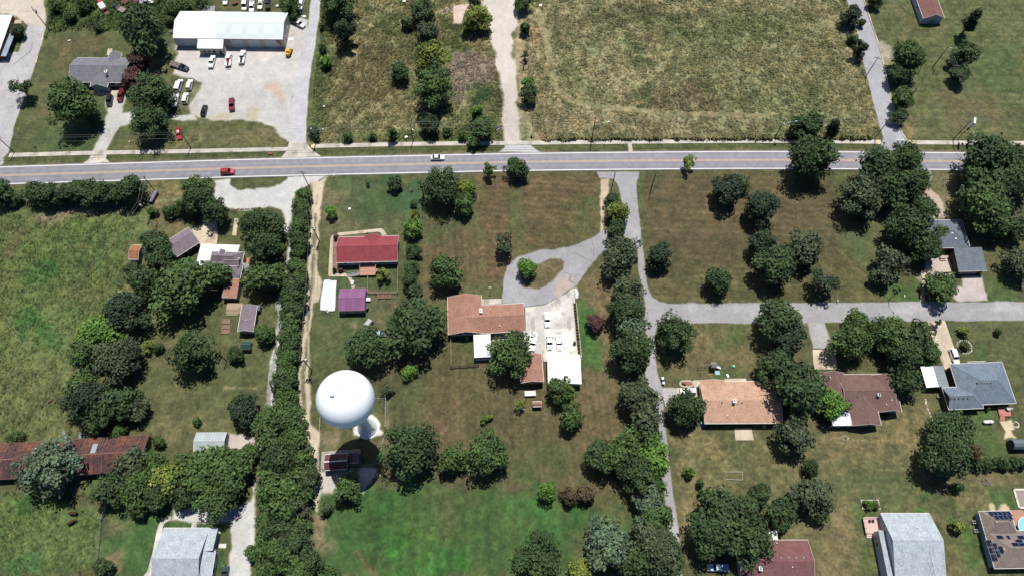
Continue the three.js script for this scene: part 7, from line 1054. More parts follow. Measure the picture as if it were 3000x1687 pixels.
function cab(o, paint, b, t) { // cabin: base and top rectangles {x0 (rear), x1 (front), y, w}
  const bp = [[b.x0, b.y, -b.w], [b.x1, b.y, -b.w], [b.x1, b.y, b.w], [b.x0, b.y, b.w]], tp = [[t.x0, t.y, -t.w], [t.x1, t.y, -t.w], [t.x1, t.y, t.w], [t.x0, t.y, t.w]]; const pos = [], face = (a, c, d, e) => pos.push(...a, ...c, ...d, ...a, ...d, ...e); face(tp[0], tp[3], tp[2], tp[1]); face(bp[0], tp[0], tp[1], bp[1]); face(bp[1], tp[1], tp[2], bp[2]); face(bp[2], tp[2], tp[3], bp[3]); face(bp[3], tp[3], tp[0], bp[0]); const g = new THREE.BufferGeometry(); g.setAttribute('position', new THREE.Float32BufferAttribute(pos, 3)); g.computeVertexNormals(); part(o, 'cabin', g, paint);
  part(o, 'windshield', quadPlate([bp[1], bp[2], tp[2], tp[1]], 0.012, 0.08), M.glass); part(o, 'rear_window', quadPlate([bp[3], bp[0], tp[0], tp[3]], 0.012, 0.12), M.glass); for (const [a, c, d, e] of [[bp[0], bp[1], tp[1], tp[0]], [bp[2], bp[3], tp[3], tp[2]]]) part(o, 'side_window', quadPlate([a, c, d, e], 0.012, 0.1), M.glass);
}
const wheelGeo = new THREE.CylinderGeometry(0.34, 0.34, 0.24, 14); wheelGeo.rotateX(Math.PI / 2); const rimGeo = new THREE.CylinderGeometry(0.19, 0.19, 0.25, 10); rimGeo.rotateX(Math.PI / 2);
function wheels(o, xf, xr, w, s = 1) { for (const x of [xf, xr]) for (const z of [-w, w]) { const h = part(o, 'wheel', wheelGeo, M.rubber); h.position.set(x, 0.34 * s, z); h.scale.set(s, s, 1); part(h, 'rim', rimGeo, M.rim); } }
function lights(o, xf, xr, w, y) { for (const z of [-w, w]) { part(o, 'headlight', bx(0.06, 0.16, 0.34, xf, y, z), M.lampW); part(o, 'tail_light', bx(0.06, 0.18, 0.3, xr, y + 0.08, z), M.lampR); part(o, 'mirror', bx(0.16, 0.12, 0.2, xf - 1.55, y + 0.38, z * 1.5), M.dark); } }
const paintOf = {}; const carPaint = c => paintOf[c] ??= new THREE.MeshPhysicalMaterial({ color: c, roughness: 0.32, metalness: 0.1, clearcoat: 0.7, clearcoatRoughness: 0.08 });
function vehicle(kind, color, label, rear, front, o2 = {}) {
  const dx = front[0] - rear[0], dz = front[1] - rear[1]; const o = thing(o2.name ?? { sedan: 'parked_car', suv: 'parked_suv', van: 'parked_van', pickup: 'pickup_truck', flat: 'flatbed_truck', tow: 'tow_truck', jeep: 'parked_suv' }[kind], label, o2.category ?? { sedan: 'car', suv: 'suv', van: 'van', pickup: 'pickup truck', flat: 'truck', tow: 'tow truck', jeep: 'suv' }[kind], [(rear[0] + front[0]) / 2, (rear[1] + front[1]) / 2], Math.atan2(-dz, dx), o2.group, o2.y ?? 0.03); const p = o2.matte ? mat(color, { roughness: 0.9 }) : carPaint(color);
  if (kind === 'sedan') { part(o, 'body', loftBody([[-2.38, 0.72, 0.36, 0.86], [-2.25, 0.86, 0.24, 1.0], [-1.5, 0.91, 0.2, 1.04], [0.7, 0.92, 0.2, 1.0], [1.3, 0.91, 0.2, 0.94], [2.15, 0.86, 0.22, 0.8], [2.38, 0.7, 0.34, 0.66]]), p); cab(o, p, { x0: -1.75, x1: 0.95, y: 0.98, w: 0.82 }, { x0: -1.05, x1: 0.2, y: 1.44, w: 0.62 }); wheels(o, 1.45, -1.4, 0.82); lights(o, 2.3, -2.34, 0.58, 0.66); if (o2.sunroof) part(o, 'sunroof', bx(0.55, 0.02, 0.75, -0.25, 1.452, 0), M.glass); if (o2.stripe) for (const z of [-0.22, 0.22]) part(o, 'racing_stripe', merge([bx(1.2, 0.012, 0.24, -0.42, 1.45, z)]), o2.stripe); }
  else if (kind === 'suv' || kind === 'jeep') { const j = kind === 'jeep'; part(o, 'body', loftBody([[-2.3, 0.82, 0.4, 1.0], [-2.2, 0.92, 0.28, 1.1], [0.6, 0.93, 0.26, 1.12], [1.3, 0.92, 0.28, j ? 1.12 : 1.05], [2.15, 0.88, 0.3, j ? 1.06 : 0.94], [2.32, 0.74, 0.4, 0.8]]), p); cab(o, p, { x0: -2.2, x1: j ? 0.75 : 1.05, y: 1.08, w: 0.86 }, { x0: -2.05, x1: 0.4, y: 1.76, w: 0.72 }); wheels(o, 1.42, -1.38, 0.84, 1.06); lights(o, 2.26, -2.28, 0.62, 0.78); part(o, 'roof_rack', merge([bx(1.9, 0.04, 0.05, -0.8, 1.79, 0.55), bx(1.9, 0.04, 0.05, -0.8, 1.79, -0.55)]), M.dark); }
  else if (kind === 'van') { part(o, 'body', loftBody([[-2.75, 0.9, 0.4, 1.15], [-2.65, 0.98, 0.3, 1.25], [1.1, 0.98, 0.28, 1.2], [2.3, 0.93, 0.3, 1.08], [2.6, 0.82, 0.4, 0.9]]), p); cab(o, p, { x0: -2.7, x1: 1.5, y: 1.2, w: 0.94 }, { x0: -2.6, x1: 0.75, y: 2.15, w: 0.84 }); wheels(o, 1.7, -1.65, 0.88, 1.05); lights(o, 2.55, -2.73, 0.66, 0.85); }
  else if (kind === 'pickup') { const m2 = o2.bed ?? p; part(o, 'body', loftBody([[-0.55, 0.93, 0.32, 1.14], [0.9, 0.94, 0.3, 1.14], [1.7, 0.93, 0.32, 1.1], [2.6, 0.89, 0.34, 1.0], [2.8, 0.76, 0.42, 0.85]]), p); cab(o, p, { x0: -0.85, x1: 1.35, y: 1.1, w: 0.86 }, { x0: -0.65, x1: 0.65, y: 1.78, w: 0.7 }); part(o, 'bed', merge([bx(2.15, 0.1, 1.76, -1.68, 0.72, 0), bx(2.2, 0.72, 0.08, -1.68, 0.78, 0.9), bx(2.2, 0.72, 0.08, -1.68, 0.78, -0.9), bx(0.08, 0.72, 1.7, -0.62, 0.78, 0)]), m2); part(o, 'tailgate', bx(0.08, 0.62, 1.74, -2.76, 0.82, 0), m2); if (o2.cover) part(o, 'bed_cover', bx(2.08, 0.06, 1.74, -1.7, 1.17, 0), o2.cover); if (o2.load) part(o, 'bed_load', merge([bx(0.9, 0.4, 0.7, -1.3, 0.97, 0.3), bx(0.6, 0.3, 0.5, -2.1, 0.92, -0.4)]), o2.load); wheels(o, 1.85, -1.75, 0.86, 1.1); lights(o, 2.75, -2.8, 0.66, 0.86); }
  else if (kind === 'flat') { const L = o2.deck ?? 3.8; part(o, 'body', loftBody([[0.3, 0.93, 0.4, 1.2], [1.2, 0.95, 0.36, 1.2], [2.0, 0.93, 0.38, 1.16], [2.95, 0.88, 0.42, 1.06], [3.12, 0.76, 0.5, 0.9]]), p); cab(o, p, { x0: 0.05, x1: 1.75, y: 1.16, w: 0.88 }, { x0: 0.25, x1: 1.05, y: 1.86, w: 0.72 }); part(o, 'frame', merge([bx(L, 0.2, 0.14, -L / 2 + 0.2, 0.72, 0.42), bx(L, 0.2, 0.14, -L / 2 + 0.2, 0.72, -0.42)]), M.dark); const n = 8; for (let i = 0; i < n; i++) part(o, 'deck_board', bx(L - 0.1, 0.09, 2.2 / n - 0.015, -L / 2 - 0.05, 0.95, -1.1 + (i + 0.5) * 2.2 / n), mat(o2.deckCol?.[i % o2.deckCol.length] ?? [0x6e6560, 0x655c58, 0x7a706a][i % 3], { roughness: 0.95 })); part(o, 'headboard', bx(0.08, 0.8, 2.2, -0.03, 1.35, 0), o2.head ?? M.galv); wheels(o, 2.1, -L * 0.55, 0.9, 1.15); lights(o, 3.06, -L, 0.66, 0.9); }
  else if (kind === 'tow') { part(o, 'body', loftBody([[-0.4, 0.95, 0.4, 1.2], [0.9, 0.97, 0.36, 1.2], [1.8, 0.95, 0.38, 1.16], [2.8, 0.9, 0.42, 1.06], [3.0, 0.78, 0.5, 0.9]]), p); cab(o, p, { x0: -0.6, x1: 1.45, y: 1.16, w: 0.9 }, { x0: -0.4, x1: 0.75, y: 1.88, w: 0.74 }); part(o, 'service_body', merge([bx(2.5, 0.62, 0.5, -1.85, 0.95, 0.8), bx(2.5, 0.62, 0.5, -1.85, 0.95, -0.8), bx(2.5, 0.12, 1.2, -1.85, 0.75, 0)]), p); part(o, 'light_bar', bx(0.3, 0.14, 1.3, -0.75, 1.95, 0), o2.boom ?? M.dark); part(o, 'boom', merge([bx(2.4, 0.16, 0.5, -1.8, 1.12, 0), bar([-1.0, 1.15, 0.2], [-3.0, 1.55, 0.1], 0.09), bar([-1.0, 1.15, -0.2], [-3.0, 1.55, -0.1], 0.09)]), o2.boom ?? M.dark); part(o, 'wheel_lift', merge([bx(1.0, 0.12, 0.16, -3.4, 0.5, 0), bx(0.16, 0.12, 1.5, -3.9, 0.5, 0)]), M.dark); wheels(o, 1.95, -1.9, 0.9, 1.12); lights(o, 2.95, -3.1, 0.66, 0.9); }
  return o;
}
vehicle('sedan', 0xc9cdd2, 'silver sedan driving along the highway', [-27.23,-140.06], [-23.03,-140.17], { y: 0.11, name: 'driving_car' });
vehicle('suv', 0xa21c26, 'bright red car driving on the highway near the turnaround', [-97.37,-134.31], [-92.97,-134.52], { y: 0.11, name: 'driving_car' });
vehicle('flat', 0x1c2740, 'dark blue flatbed truck parked at the left of the workshop lot', [-123.72,-181.25], [-115.57,-177.88], { deck: 4.4 });
vehicle('pickup', 0xe9ebec, 'white pickup parked left of the red boomed tow truck', [-108.94,-178.96], [-108.77,-184.9]);
vehicle('tow', 0xeceeef, 'white tow truck with a red boom in front of the workshop', [-102.52,-178.6], [-103.39,-187.23], { boom: M.red });
vehicle('tow', 0xf0f1f2, 'white tow truck with a black boom right of the red boomed one', [-98.09,-180.76], [-98.21,-187.48], { boom: M.dark });
vehicle('van', 0xeff1f2, 'long white van in the upper row beside the round dark tree', [-118.76,-167.99], [-118.36,-173.96], { group: 'white vehicles beside the round dark tree' });
vehicle('suv', 0xeff1f2, 'white suv in the upper row beside the gravel', [-114.87,-168.8], [-114.97,-173.72], { group: 'white vehicles beside the round dark tree' });
vehicle('pickup', 0xeff1f2, 'white pickup nose down in the lower row beside the round dark tree', [-118.67,-167.07], [-118.43,-161.69], { group: 'white vehicles beside the round dark tree' });
vehicle('suv', 0xeff1f2, 'white suv in the lower row beside the gravel', [-115.08,-162.71], [-115.43,-167.88], { group: 'white vehicles beside the round dark tree' });
vehicle('sedan', 0x14171c, 'black car alone on the weedy edge of the gravel lot', [-107.8,-157.75], [-107.72,-162.15], { sunroof: 1 });
vehicle('pickup', 0x6e1f2c, 'maroon pickup alone on the gravel lot', [-97.9,-159.66], [-99,-165.57], { bed: carPaint(0x6e1f2c) });
vehicle('suv', 0x15171a, 'black suv in the driveway of the dark grey roofed house', [-142.03,-166.46], [-141.53,-162.02]);
vehicle('pickup', 0x5e141e, 'dark red crew pickup in the driveway of the dark grey roofed house', [-138.32,-169.26], [-138.23,-164.08], { cover: carPaint(0x5e141e) });
vehicle('sedan', 0xa81e2c, 'red sports car with pale stripes on the highway verge lawn', [-115.24,-152.15], [-113.93,-147.8], { stripe: M.lampW });
vehicle('flat', 0x6d4b45, 'old white bedded truck with a rusty cab in the weedy lot', [-156.34,-210.54], [-151.15,-203.6], { deck: 4.4, deckCol: [0xc9cbc8, 0xd4d6d2, 0xbfc2c0], matte: 1, name: 'old_truck', head: M.white });
vehicle('flat', 0x232a3c, 'dark blue old truck with a worn wooden deck in the weedy lot', [-145.98,-206.38], [-151.08,-209.34], { deck: 3, deckCol: [0x8d7f78, 0x81746e, 0x998a82], matte: 1, name: 'old_truck' });
vehicle('flat', 0x3a3640, 'stripped rusty truck frame at the top of the weedy lot', [-145.64,-210.24], [-150.65,-213.69], { deck: 2.6, deckCol: [0x6b4a40, 0x5c4038], matte: 1, name: 'old_truck' });
vehicle('pickup', 0x9aa09c, 'grey pickup with a toolbox bed at the top of the weedy lot', [-135.87,-211.13], [-141.57,-210.84], { load: M.white });
vehicle('sedan', 0x7c2a58, 'magenta and white wreck at the top edge', [-144.3,-214.14], [-143.02,-211.88], { name: 'old_car' });
vehicle('sedan', 0xa53a32, 'small red wreck at the top edge beside the old white truck', [-158.29,-213.99], [-156.71,-211.58], { name: 'old_car' });
vehicle('sedan', 0xeff1f2, 'white car cut by the top edge behind the workshop', [-109.13,-214.51], [-108.91,-210.07], { group: 'vehicles stored behind the workshop' });
vehicle('van', 0xeff1f2, 'white van behind the middle of the workshop', [-101.28,-211.92], [-101.14,-206.95], { group: 'vehicles stored behind the workshop' });
vehicle('pickup', 0xeff1f2, 'white pickup right of the white van behind the workshop', [-98.72,-211.07], [-98.17,-206.39], { group: 'vehicles stored behind the workshop' });
vehicle('suv', 0x8fa3a8, 'pale teal car cut by the top edge behind the workshop', [-99.16,-215.38], [-98.74,-211.5], { group: 'vehicles stored behind the workshop' });
vehicle('sedan', 0xf2f3f4, 'white sedan with dark windows behind the workshop', [-95.46,-212.64], [-95.38,-207.38], { sunroof: 1, group: 'vehicles stored behind the workshop' });
vehicle('pickup', 0x1e2336, 'dark blue pickup behind the right half of the workshop', [-92.22,-207.09], [-93.16,-213.36], { cover: M.black, group: 'vehicles stored behind the workshop' });
vehicle('flat', 0xe8eaeb, 'white cabbed black flatbed truck at the right end of the workshop', [-82.74,-202.06], [-77.32,-198.74], { deck: 3.4, deckCol: [0x2a2a2c, 0x222224], head: M.dark });
vehicle('jeep', 0xeceeee, 'white stripped jeep among scrap beside the lane', [-79.89,-211.07], [-80.13,-207.94], { name: 'old_car' });
vehicle('sedan', 0xf1f2f3, 'white sedan alone on the upper concrete pad', [10.55,-83.68], [10.78,-78.66], { sunroof: 1 });
vehicle('pickup', 0xf1f2f3, 'white pickup with a dark bed cover beside the tan garage', [6.56,-77.01], [5.94,-70.97], { cover: mat(0x3a3c46, { roughness: 0.4 }) });
vehicle('sedan', 0xb9bec0, 'silver white sedan on the bright slab, left of the pair', [11.13,-76.54], [11.27,-71.2], { sunroof: 1 });
vehicle('sedan', 0xf1f2f3, 'white sedan on the bright slab, right of the pair', [13.98,-76.42], [14.23,-71.2], { sunroof: 1 });
vehicle('jeep', 0x8d9296, 'silver suv parked at an angle on the grass below the purple shed', [-42.56,-80.97], [-45.23,-77.1]);
vehicle('pickup', 0x6f93a8, 'blue pickup with a black bed beside the huge lobed tree', [-37.6,-76.46], [-42.69,-76.37], { bed: M.black });
vehicle('suv', 0x9ea3a8, 'silver suv in the driveway of the pale tan ranch house', [53.28,-58.79], [48.83,-58.75]);
vehicle('suv', 0xf1f2f3, 'white suv on the tan driveway of the hip roofed house', [130.89,-71.82], [131.29,-66.86]);
vehicle('pickup', 0x9db4cc, 'pale blue pickup in the deep shade at the bottom of the lower street', [56.67,-11.06], [51.18,-11.17]);
vehicle('sedan', 0x1d3a36, 'dark green car on the gravel drive at the bottom left', [-74.81,-7.61], [-75.06,-10.93]);

// ---------- utility poles, lamps and power lines ----------
function utilityPole(label, p, h, o = {}) {
  const t = thing('utility_pole', label, 'utility pole', p, o.turn ?? 0, o.group); part(t, 'pole', cyl(0.11, 0.17, h, 0, 0, 0, 9), M.pole);
  if (o.arm !== 0) { for (const y of o.arms ?? [h - 0.5]) { const a = part(t, 'crossarm', bx(0.12, 0.14, o.arm ?? 2.4, 0, y, 0), M.woodDark); for (const z of [-1, -0.45, 0.45, 1]) part(a, 'insulator', cyl(0.05, 0.06, 0.16, 0, y + 0.07, z * (o.arm ?? 2.4) / 2 * 0.95, 6), M.grey); } }
  for (const [k, [dx, dz]] of (o.cans ?? []).entries()) { part(t, 'transformer', merge([cyl(0.3, 0.3, 0.95, dx, h - 2.3, dz, 12), cyl(0.32, 0.26, 0.1, dx, h - 1.35, dz, 12)]), M.galv); void k; }
  if (o.lamp) { const [dx, dz] = o.lamp, y = o.lampY ?? h * 0.78, l = Math.hypot(dx, dz); part(t, 'lamp_arm', merge([bar([0, y, 0], [dx * 0.6, y + 0.5, dz * 0.6], 0.05), bar([dx * 0.6, y + 0.5, dz * 0.6], [dx, y + 0.55, dz], 0.05)]), M.galv); const hd = part(t, 'lamp_head', bx(0.24, 0.14, 0.6), M.galv); hd.position.set(dx * (1 + 0.25 / l), y + 0.52, dz * (1 + 0.25 / l)); hd.rotation.y = Math.atan2(dx, dz); }
  return t;
}
const poleTop = {};
function P(key, label, p, h, o) { utilityPole(label, p, h, o); poleTop[key] = [p[0], h, p[1]]; }
P('a', 'utility pole with two transformers beside the tan gravel yard', [-172.31,-197.45], 11, { turn: 0.5, cans: [[0.4, 0.45], [0.4, -0.45]] });
P('b', 'utility pole at the corner of the parking lot and the highway', [-169.25,-142.49], 9, { arm: 1.8, turn: 1.57 });
P('c', 'utility pole on the verge beside the red sports car', [-109.57,-144.4], 8.5, { arm: 0 });
P('d', 'utility pole with guy wires at the workshop lane', [-67.08,-146.1], 9.6, { arm: 1.6, turn: 1.57, cans: [[0.4, 0.3]], lamp: [0.2, 4] });
P('e', 'utility pole with a lamp beside the sidewalk in the rough field', [-33.85,-147.42], 9.8, { arm: 0, lamp: [0.8, 1.2] });
P('f', 'utility pole with a street lamp beside the short crossing walk', [27.4,-147.77], 12, { arm: 1.2, turn: 1.57, lamp: [0.9, 4.5], lampY: 8.4 });
P('g', 'utility pole with a street lamp left of the dark corner trees', [90.54,-149.03], 9.6, { arm: 1.0, turn: 1.57, cans: [[-0.4, 0]], lamp: [0.9, 4.5], lampY: 7 });
P('h', 'utility pole at the mouth of the upper street', [124.72,-148.48], 11, { arm: 2.4, turn: 0.6, arms: [10.6, 9.3] });
P('i', 'utility pole with a white sign box and street lamp right of the upper street', [151.43,-147.85], 11, { arm: 0, lamp: [0.9, 4.5], lampY: 8.6 });
P('j', 'utility pole leaning beside the hay field on the upper street', [127.14,-175.47], 10, { turn: 1.1 });
P('k', 'lamp pole with a bright lamp beside the dark trees of the upper right field', [152.59,-180.06], 10, { arm: 0, lamp: [0.9, 0.2], lampY: 9.2 });
P('l', 'utility pole between the white turnaround and the farm lane', [-67.25,-128.5], 9.6, { turn: 1.4 });
P('m', 'utility pole with a transformer beside the farm lane and red roofed house', [-61.67,-108.39], 9.2, { turn: 1.57, cans: [[0.35, 0.3]] });
P('n', 'utility pole with two transformers beside the farm lane above the water tower', [-58.96,-65.15], 10.4, { turn: 1.57, arms: [10, 9.2], cans: [[0.35, 0.45], [0.35, -0.45]] });
P('o', 'utility pole at the right end of the highway hedgerow', [-117.93,-127.03], 8.8, { arm: 1.4 });
P('p', 'utility pole with a transformer at the pasture corner', [-117.46,-117.86], 8.8, { arm: 1.4, cans: [[0, 0.4]], lamp: [0.5, 0.3], lampY: 2 });
P('q', 'short utility pole at the mouth of the lower street, left of the two', [32.86,-127.47], 10.5, { arm: 1.2 });
P('r', 'utility pole on the dry lot beside the lower street', [45.91,-127.47], 10, { arm: 1 });
P('s', 'utility pole at the highway near the cedar cluster', [76.33,-127.67], 8.5, { arm: 1 });
P('t', 'slim yard lamp pole in the left pasture', [-115.15,-86.88], 9.2, { arm: 0, lamp: [-0.7, 0.3], lampY: 8.9 });
P('u', 'slim leaning pole in the yard below the green shed', [-84.49,-68.09], 6.5, { arm: 0 });
{ const t = thing('street_lamp', 'dark street lamp pole beside the side street near the wooded house', 'street lamp', [116.13,-87.99]); part(t, 'pole', cyl(0.08, 0.12, 7, 0, 0, 0, 8), M.dark); part(t, 'lamp_arm', bar([0, 6.8, 0], [0.9, 7, 1.6], 0.05), M.dark); part(t, 'lamp_head', bx(0.3, 0.14, 0.7, 1, 6.95, 1.8), M.galv); }
// wires: sagging lines between pole heads
function wireRun(label, a, b, off, drop, sag = 0.9, r = 0.028, m = M.wire) { const A = new THREE.Vector3(a[0] + off[0], a[1] - drop, a[2] + off[1]), B = new THREE.Vector3(b[0] + off[0], b[1] - drop, b[2] + off[1]), pts = []; for (let i = 0; i <= 14; i++) { const t = i / 14, p = A.clone().lerp(B, t); p.y -= sag * 4 * t * (1 - t); pts.push(p); } solo('power_line', label, 'power line', new THREE.TubeGeometry(new THREE.CatmullRomCurve3(pts), 28, r, 4), m, 'overhead wires'); }
const H0 = [-190, 9, -143], H9 = [205, 11, -147];
for (const [k, dz, dr] of [['upper', -0.9, 0.2], ['middle', 0.1, 0.3], ['lower', 0.9, 1.6]]) { const chain = [H0, poleTop.b, poleTop.c, poleTop.d, poleTop.e, poleTop.f, poleTop.g, poleTop.h, poleTop.i, H9], nm = ['left of the parking lot pole', 'over the dark grey roofed house lawn', 'over the workshop lot entrance', 'over the rough field edge', 'over the gravel track', 'along the hay field', 'over the dark corner trees', 'right of the upper street', 'at the right edge of the highway']; for (let i = 0; i < chain.length - 1; i++) wireRun(`${k} overhead wire beside the highway ${nm[i]}`, chain[i], chain[i + 1], [0, dz * 0.8], dr, 0.7); }
for (const [k, dx] of [['left', -1], ['middle', 0], ['right', 1]]) { wireRun(`${k} wire of the line over the narrow hedge`, poleTop.l, poleTop.m, [dx, 0], 0.3); wireRun(`${k} wire of the line along the farm lane`, poleTop.m, poleTop.n, [dx, 0], 0.3); }
for (const [k, dx] of [['left', -0.5], ['right', 0.5]]) { wireRun(`${k} wire from the hedgerow pole to the pasture pole`, poleTop.o, poleTop.p, [dx, 0], 0.2, 0.15); wireRun(`${k} wire running down over the pasture to the rust red shed`, poleTop.p, [-131, 8, -88], [dx, 0], 0.2); }
for (const [k, dx] of [['first', -0.9], ['second', -0.3], ['third', 0.3], ['fourth', 0.9]]) wireRun(`${k} dark wire over the shadowed trees of the upper right field`, poleTop.k, [poleTop.i[0] + 8, 10, poleTop.i[2] + 3], [dx, 0], 0.8, 0.8, 0.025, M.wire);
wireRun('service wire from the transformer pole to the brick building', poleTop.a, [-196, 4.5, -206], [0, 0], 1.5, 0.8, 0.03, M.wireDark); wireRun('long dark wire crossing the red roofed house lawn', poleTop.l, poleTop.q, [0, 0], 1, 1.6, 0.02, M.wireDark); wireRun('long dark wire from the lower street pole to the dry lot pole', poleTop.q, poleTop.r, [0, 0], 1, 0.3, 0.02, M.wireDark); wireRun('dark wire crossing the dry lot below the highway', poleTop.r, poleTop.s, [0, 0], 1, 1, 0.02, M.wireDark);
for (const [l, x, z] of [['middle', -1.5, 1.5], ['nearest', -0.8, 2.2], ['leftmost', -2, 1]]) solo('guy_wire', l + ' pale guy wire of the pole at the workshop lane', 'guy wire', bar([poleTop.d[0], 8, poleTop.d[2]], [poleTop.d[0] + x, 0, poleTop.d[2] + z], 0.03, 4), M.wire, 'guy wires of the lane pole');

// ---------- fences, yard things, animals, signs ----------
function fence(label, pts, o = {}) { // posts and rails between the corner points
  const { h = 1.2, step = 2.4, rails = 2, post = M.woodDark, rail = M.wood, r = 0.05, mesh } = o; const t = thing('fence', label, 'fence', pts[0], 0, o.group), B = pts[0]; const P = pts.map(([x, z]) => [x - B[0], z - B[1]]);
  for (let i = 0; i < P.length - 1; i++) { const a = P[i], b = P[i + 1], l = Math.hypot(b[0] - a[0], b[1] - a[1]), n = Math.max(1, Math.round(l / step)); for (let k = i ? 1 : 0; k <= n; k++) { const x = lerp(a[0], b[0], k / n), z = lerp(a[1], b[1], k / n); part(t, 'post', cyl(r, r, h + 0.08, x, -0.02, z, 6), post); } for (let k = 1; k <= rails; k++) part(t, 'rail', bar([a[0], h * k / rails, a[1]], [b[0], h * k / rails, b[1]], o.railR ?? 0.035, 5), rail); if (mesh) part(t, 'wire_mesh', bar([a[0], h * 0.25, a[1]], [b[0], h * 0.25, b[1]], 0.012, 3), M.galv); } return t; }
fence('wooden rail fence of the small yard behind the tan ranch house', [[-18.33,-75.02],[-17.92,-66.64]], { h: 1.3, rails: 3, rail: mat(0xb49a84), post: mat(0x8a7260) });
fence('dark wooden rail fence at the bottom of the small yard', [[-18.12,-66.07],[-9.84,-66.64],[-9.92,-67.2]], { h: 1.3, rails: 3, rail: M.woodDark, railR: 0.06, r: 0.09 });
fence('wooden fence of the yard behind the red roofed house', [[-45.06,-96.26],[-44.49,-90.06],[-35.38,-90.17],[-35.81,-99.72]], { h: 1.3, rails: 3, rail: mat(0xa08c78), post: mat(0x7c6a5a), railR: 0.05 });
fence('chain link fence round the foot of the water tower', [[-53.43,-37.36],[-54.51,-50.21],[-54.44,-50.73]], { h: 2, rails: 1, rail: M.galv, post: M.galv, step: 2.2, mesh: 1 });
fence('chain link fence right of the water tower', [[-40.44,-56.24],[-36.31,-56.37],[-35.66,-45.85],[-36.42,-42.57],[-36.56,-37.85],[-39.52,-37.48],[-45.23,-37.36]], { h: 2, rails: 1, rail: M.galv, post: M.galv, step: 2.5, mesh: 1 });
fence('long wire fence between the gravel track and the hay field', [[5.01,-208.71],[6.19,-176.69],[7.5,-148.52],[10.68,-148.25]], { h: 1.2, rails: 2, rail: mat(0x8f7d6c), post: M.wood, step: 3 });
fence('farm fence between the lower pasture and the bottom left lawn', [[-109.84,-27.34],[-110.53,-22.75],[-109.17,-13.1]], { h: 1.3, rails: 3, rail: M.grey, post: M.woodDark, step: 2.6 });
fence('dark wire fence at the pasture corner by the highway', [[-115.73,-119.85],[-114.3,-110.98]], { h: 1.2, rails: 2, rail: M.woodDark, post: M.woodDark });
fence('dark fence between the back yards beside the solar panel house', [[119.47,-30.18],[119.49,-23.89],[121.09,-24.07]], { h: 1.3, rails: 2, rail: M.dark, post: M.dark, step: 1.8 });
fence('low white rail along the drive of the hip roofed house lawn', [[134.45,-67.67],[139.73,-67.85]], { h: 0.9, rails: 2, rail: M.white, post: M.white, step: 1.5, railR: 0.06 });
fence('pale pipe frame of a ball goal lying on the dry lawn', [[58.92,-35.81],[63.7,-35.81],[63.52,-33.62],[59.28,-33.81]], { h: 0.5, rails: 1, rail: M.white, post: M.white, step: 4 });
{ const t = thing('farm_gate', 'pale metal gate at the corner of the lower pasture', 'gate', [-110.4,-24.65], 1.45); for (let k = 0; k < 5; k++) part(t, 'gate_bar', bar([-2, 0.25 + k * 0.25, 0], [2, 0.25 + k * 0.25, 0], 0.035), M.galv); for (const x of [-2, 0, 2]) part(t, 'gate_upright', bar([x, 0, 0], [x, 1.35, 0], 0.045), M.galv); }
// planting strip and stones by the concrete pad
{ const a = [18.78,-86.88], b = [19.69,-68.5], t = thing('planting_strip', 'narrow planting strip of small shrubs beside the concrete pad', 'planting strip', a); part(t, 'soil_bed', plate([[0, 0.12, 0], [0.9, 0.12, 0], [b[0] - a[0] + 0.9, 0.12, b[1] - a[1]], [b[0] - a[0], 0.12, b[1] - a[1]]], 0.14), M.soil); part(t, 'edging', plate([[0.92, 0.2, 0], [1.08, 0.2, 0], [b[0] - a[0] + 1.08, 0.2, b[1] - a[1]], [b[0] - a[0] + 0.92, 0.2, b[1] - a[1]]], 0.22), M.concrete); const R = rng(8); for (let i = 0; i < 18; i++) { const k = (i + 0.5) / 18, q = crownFor('b', 0, i % 4), m = part(t, 'shrub', q.crown, leafMat[['O', 'D', 'W'][i % 3]]); m.position.set((b[0] - a[0]) * k + 0.45, 0.1, (b[1] - a[1]) * k); const s = 0.34 + R() * 0.22; m.scale.set(s, s, s); m.rotation.y = R() * 6; } }
function stones(label, pts, n, s, seed, m = M.stone, name = 'stone_border') { const R = rng(seed), t = thing(name, label, 'stones', pts[0]); const c = new THREE.CatmullRomCurve3(pts.map(([x, z]) => new THREE.Vector3(x - pts[0][0], 0, z - pts[0][1]))), g = new THREE.DodecahedronGeometry(1, 0); for (let i = 0; i < n; i++) { const p = c.getPoint(i / (n - 1)), o = part(t, 'stone', g, m); o.position.set(p.x + (R() - 0.5) * s, s * 0.35, p.z + (R() - 0.5) * s); o.scale.set(s * (0.7 + R() * 0.6), s * 0.6, s * (0.7 + R() * 0.6)); o.rotation.set(R(), R() * 6, R()); } }
const ringOf = (p, r, n = 9) => Array.from({ length: n + 1 }, (_, i) => [p[0] + Math.cos(i / n * 6.283) * r, p[1] + Math.sin(i / n * 6.283) * r]);
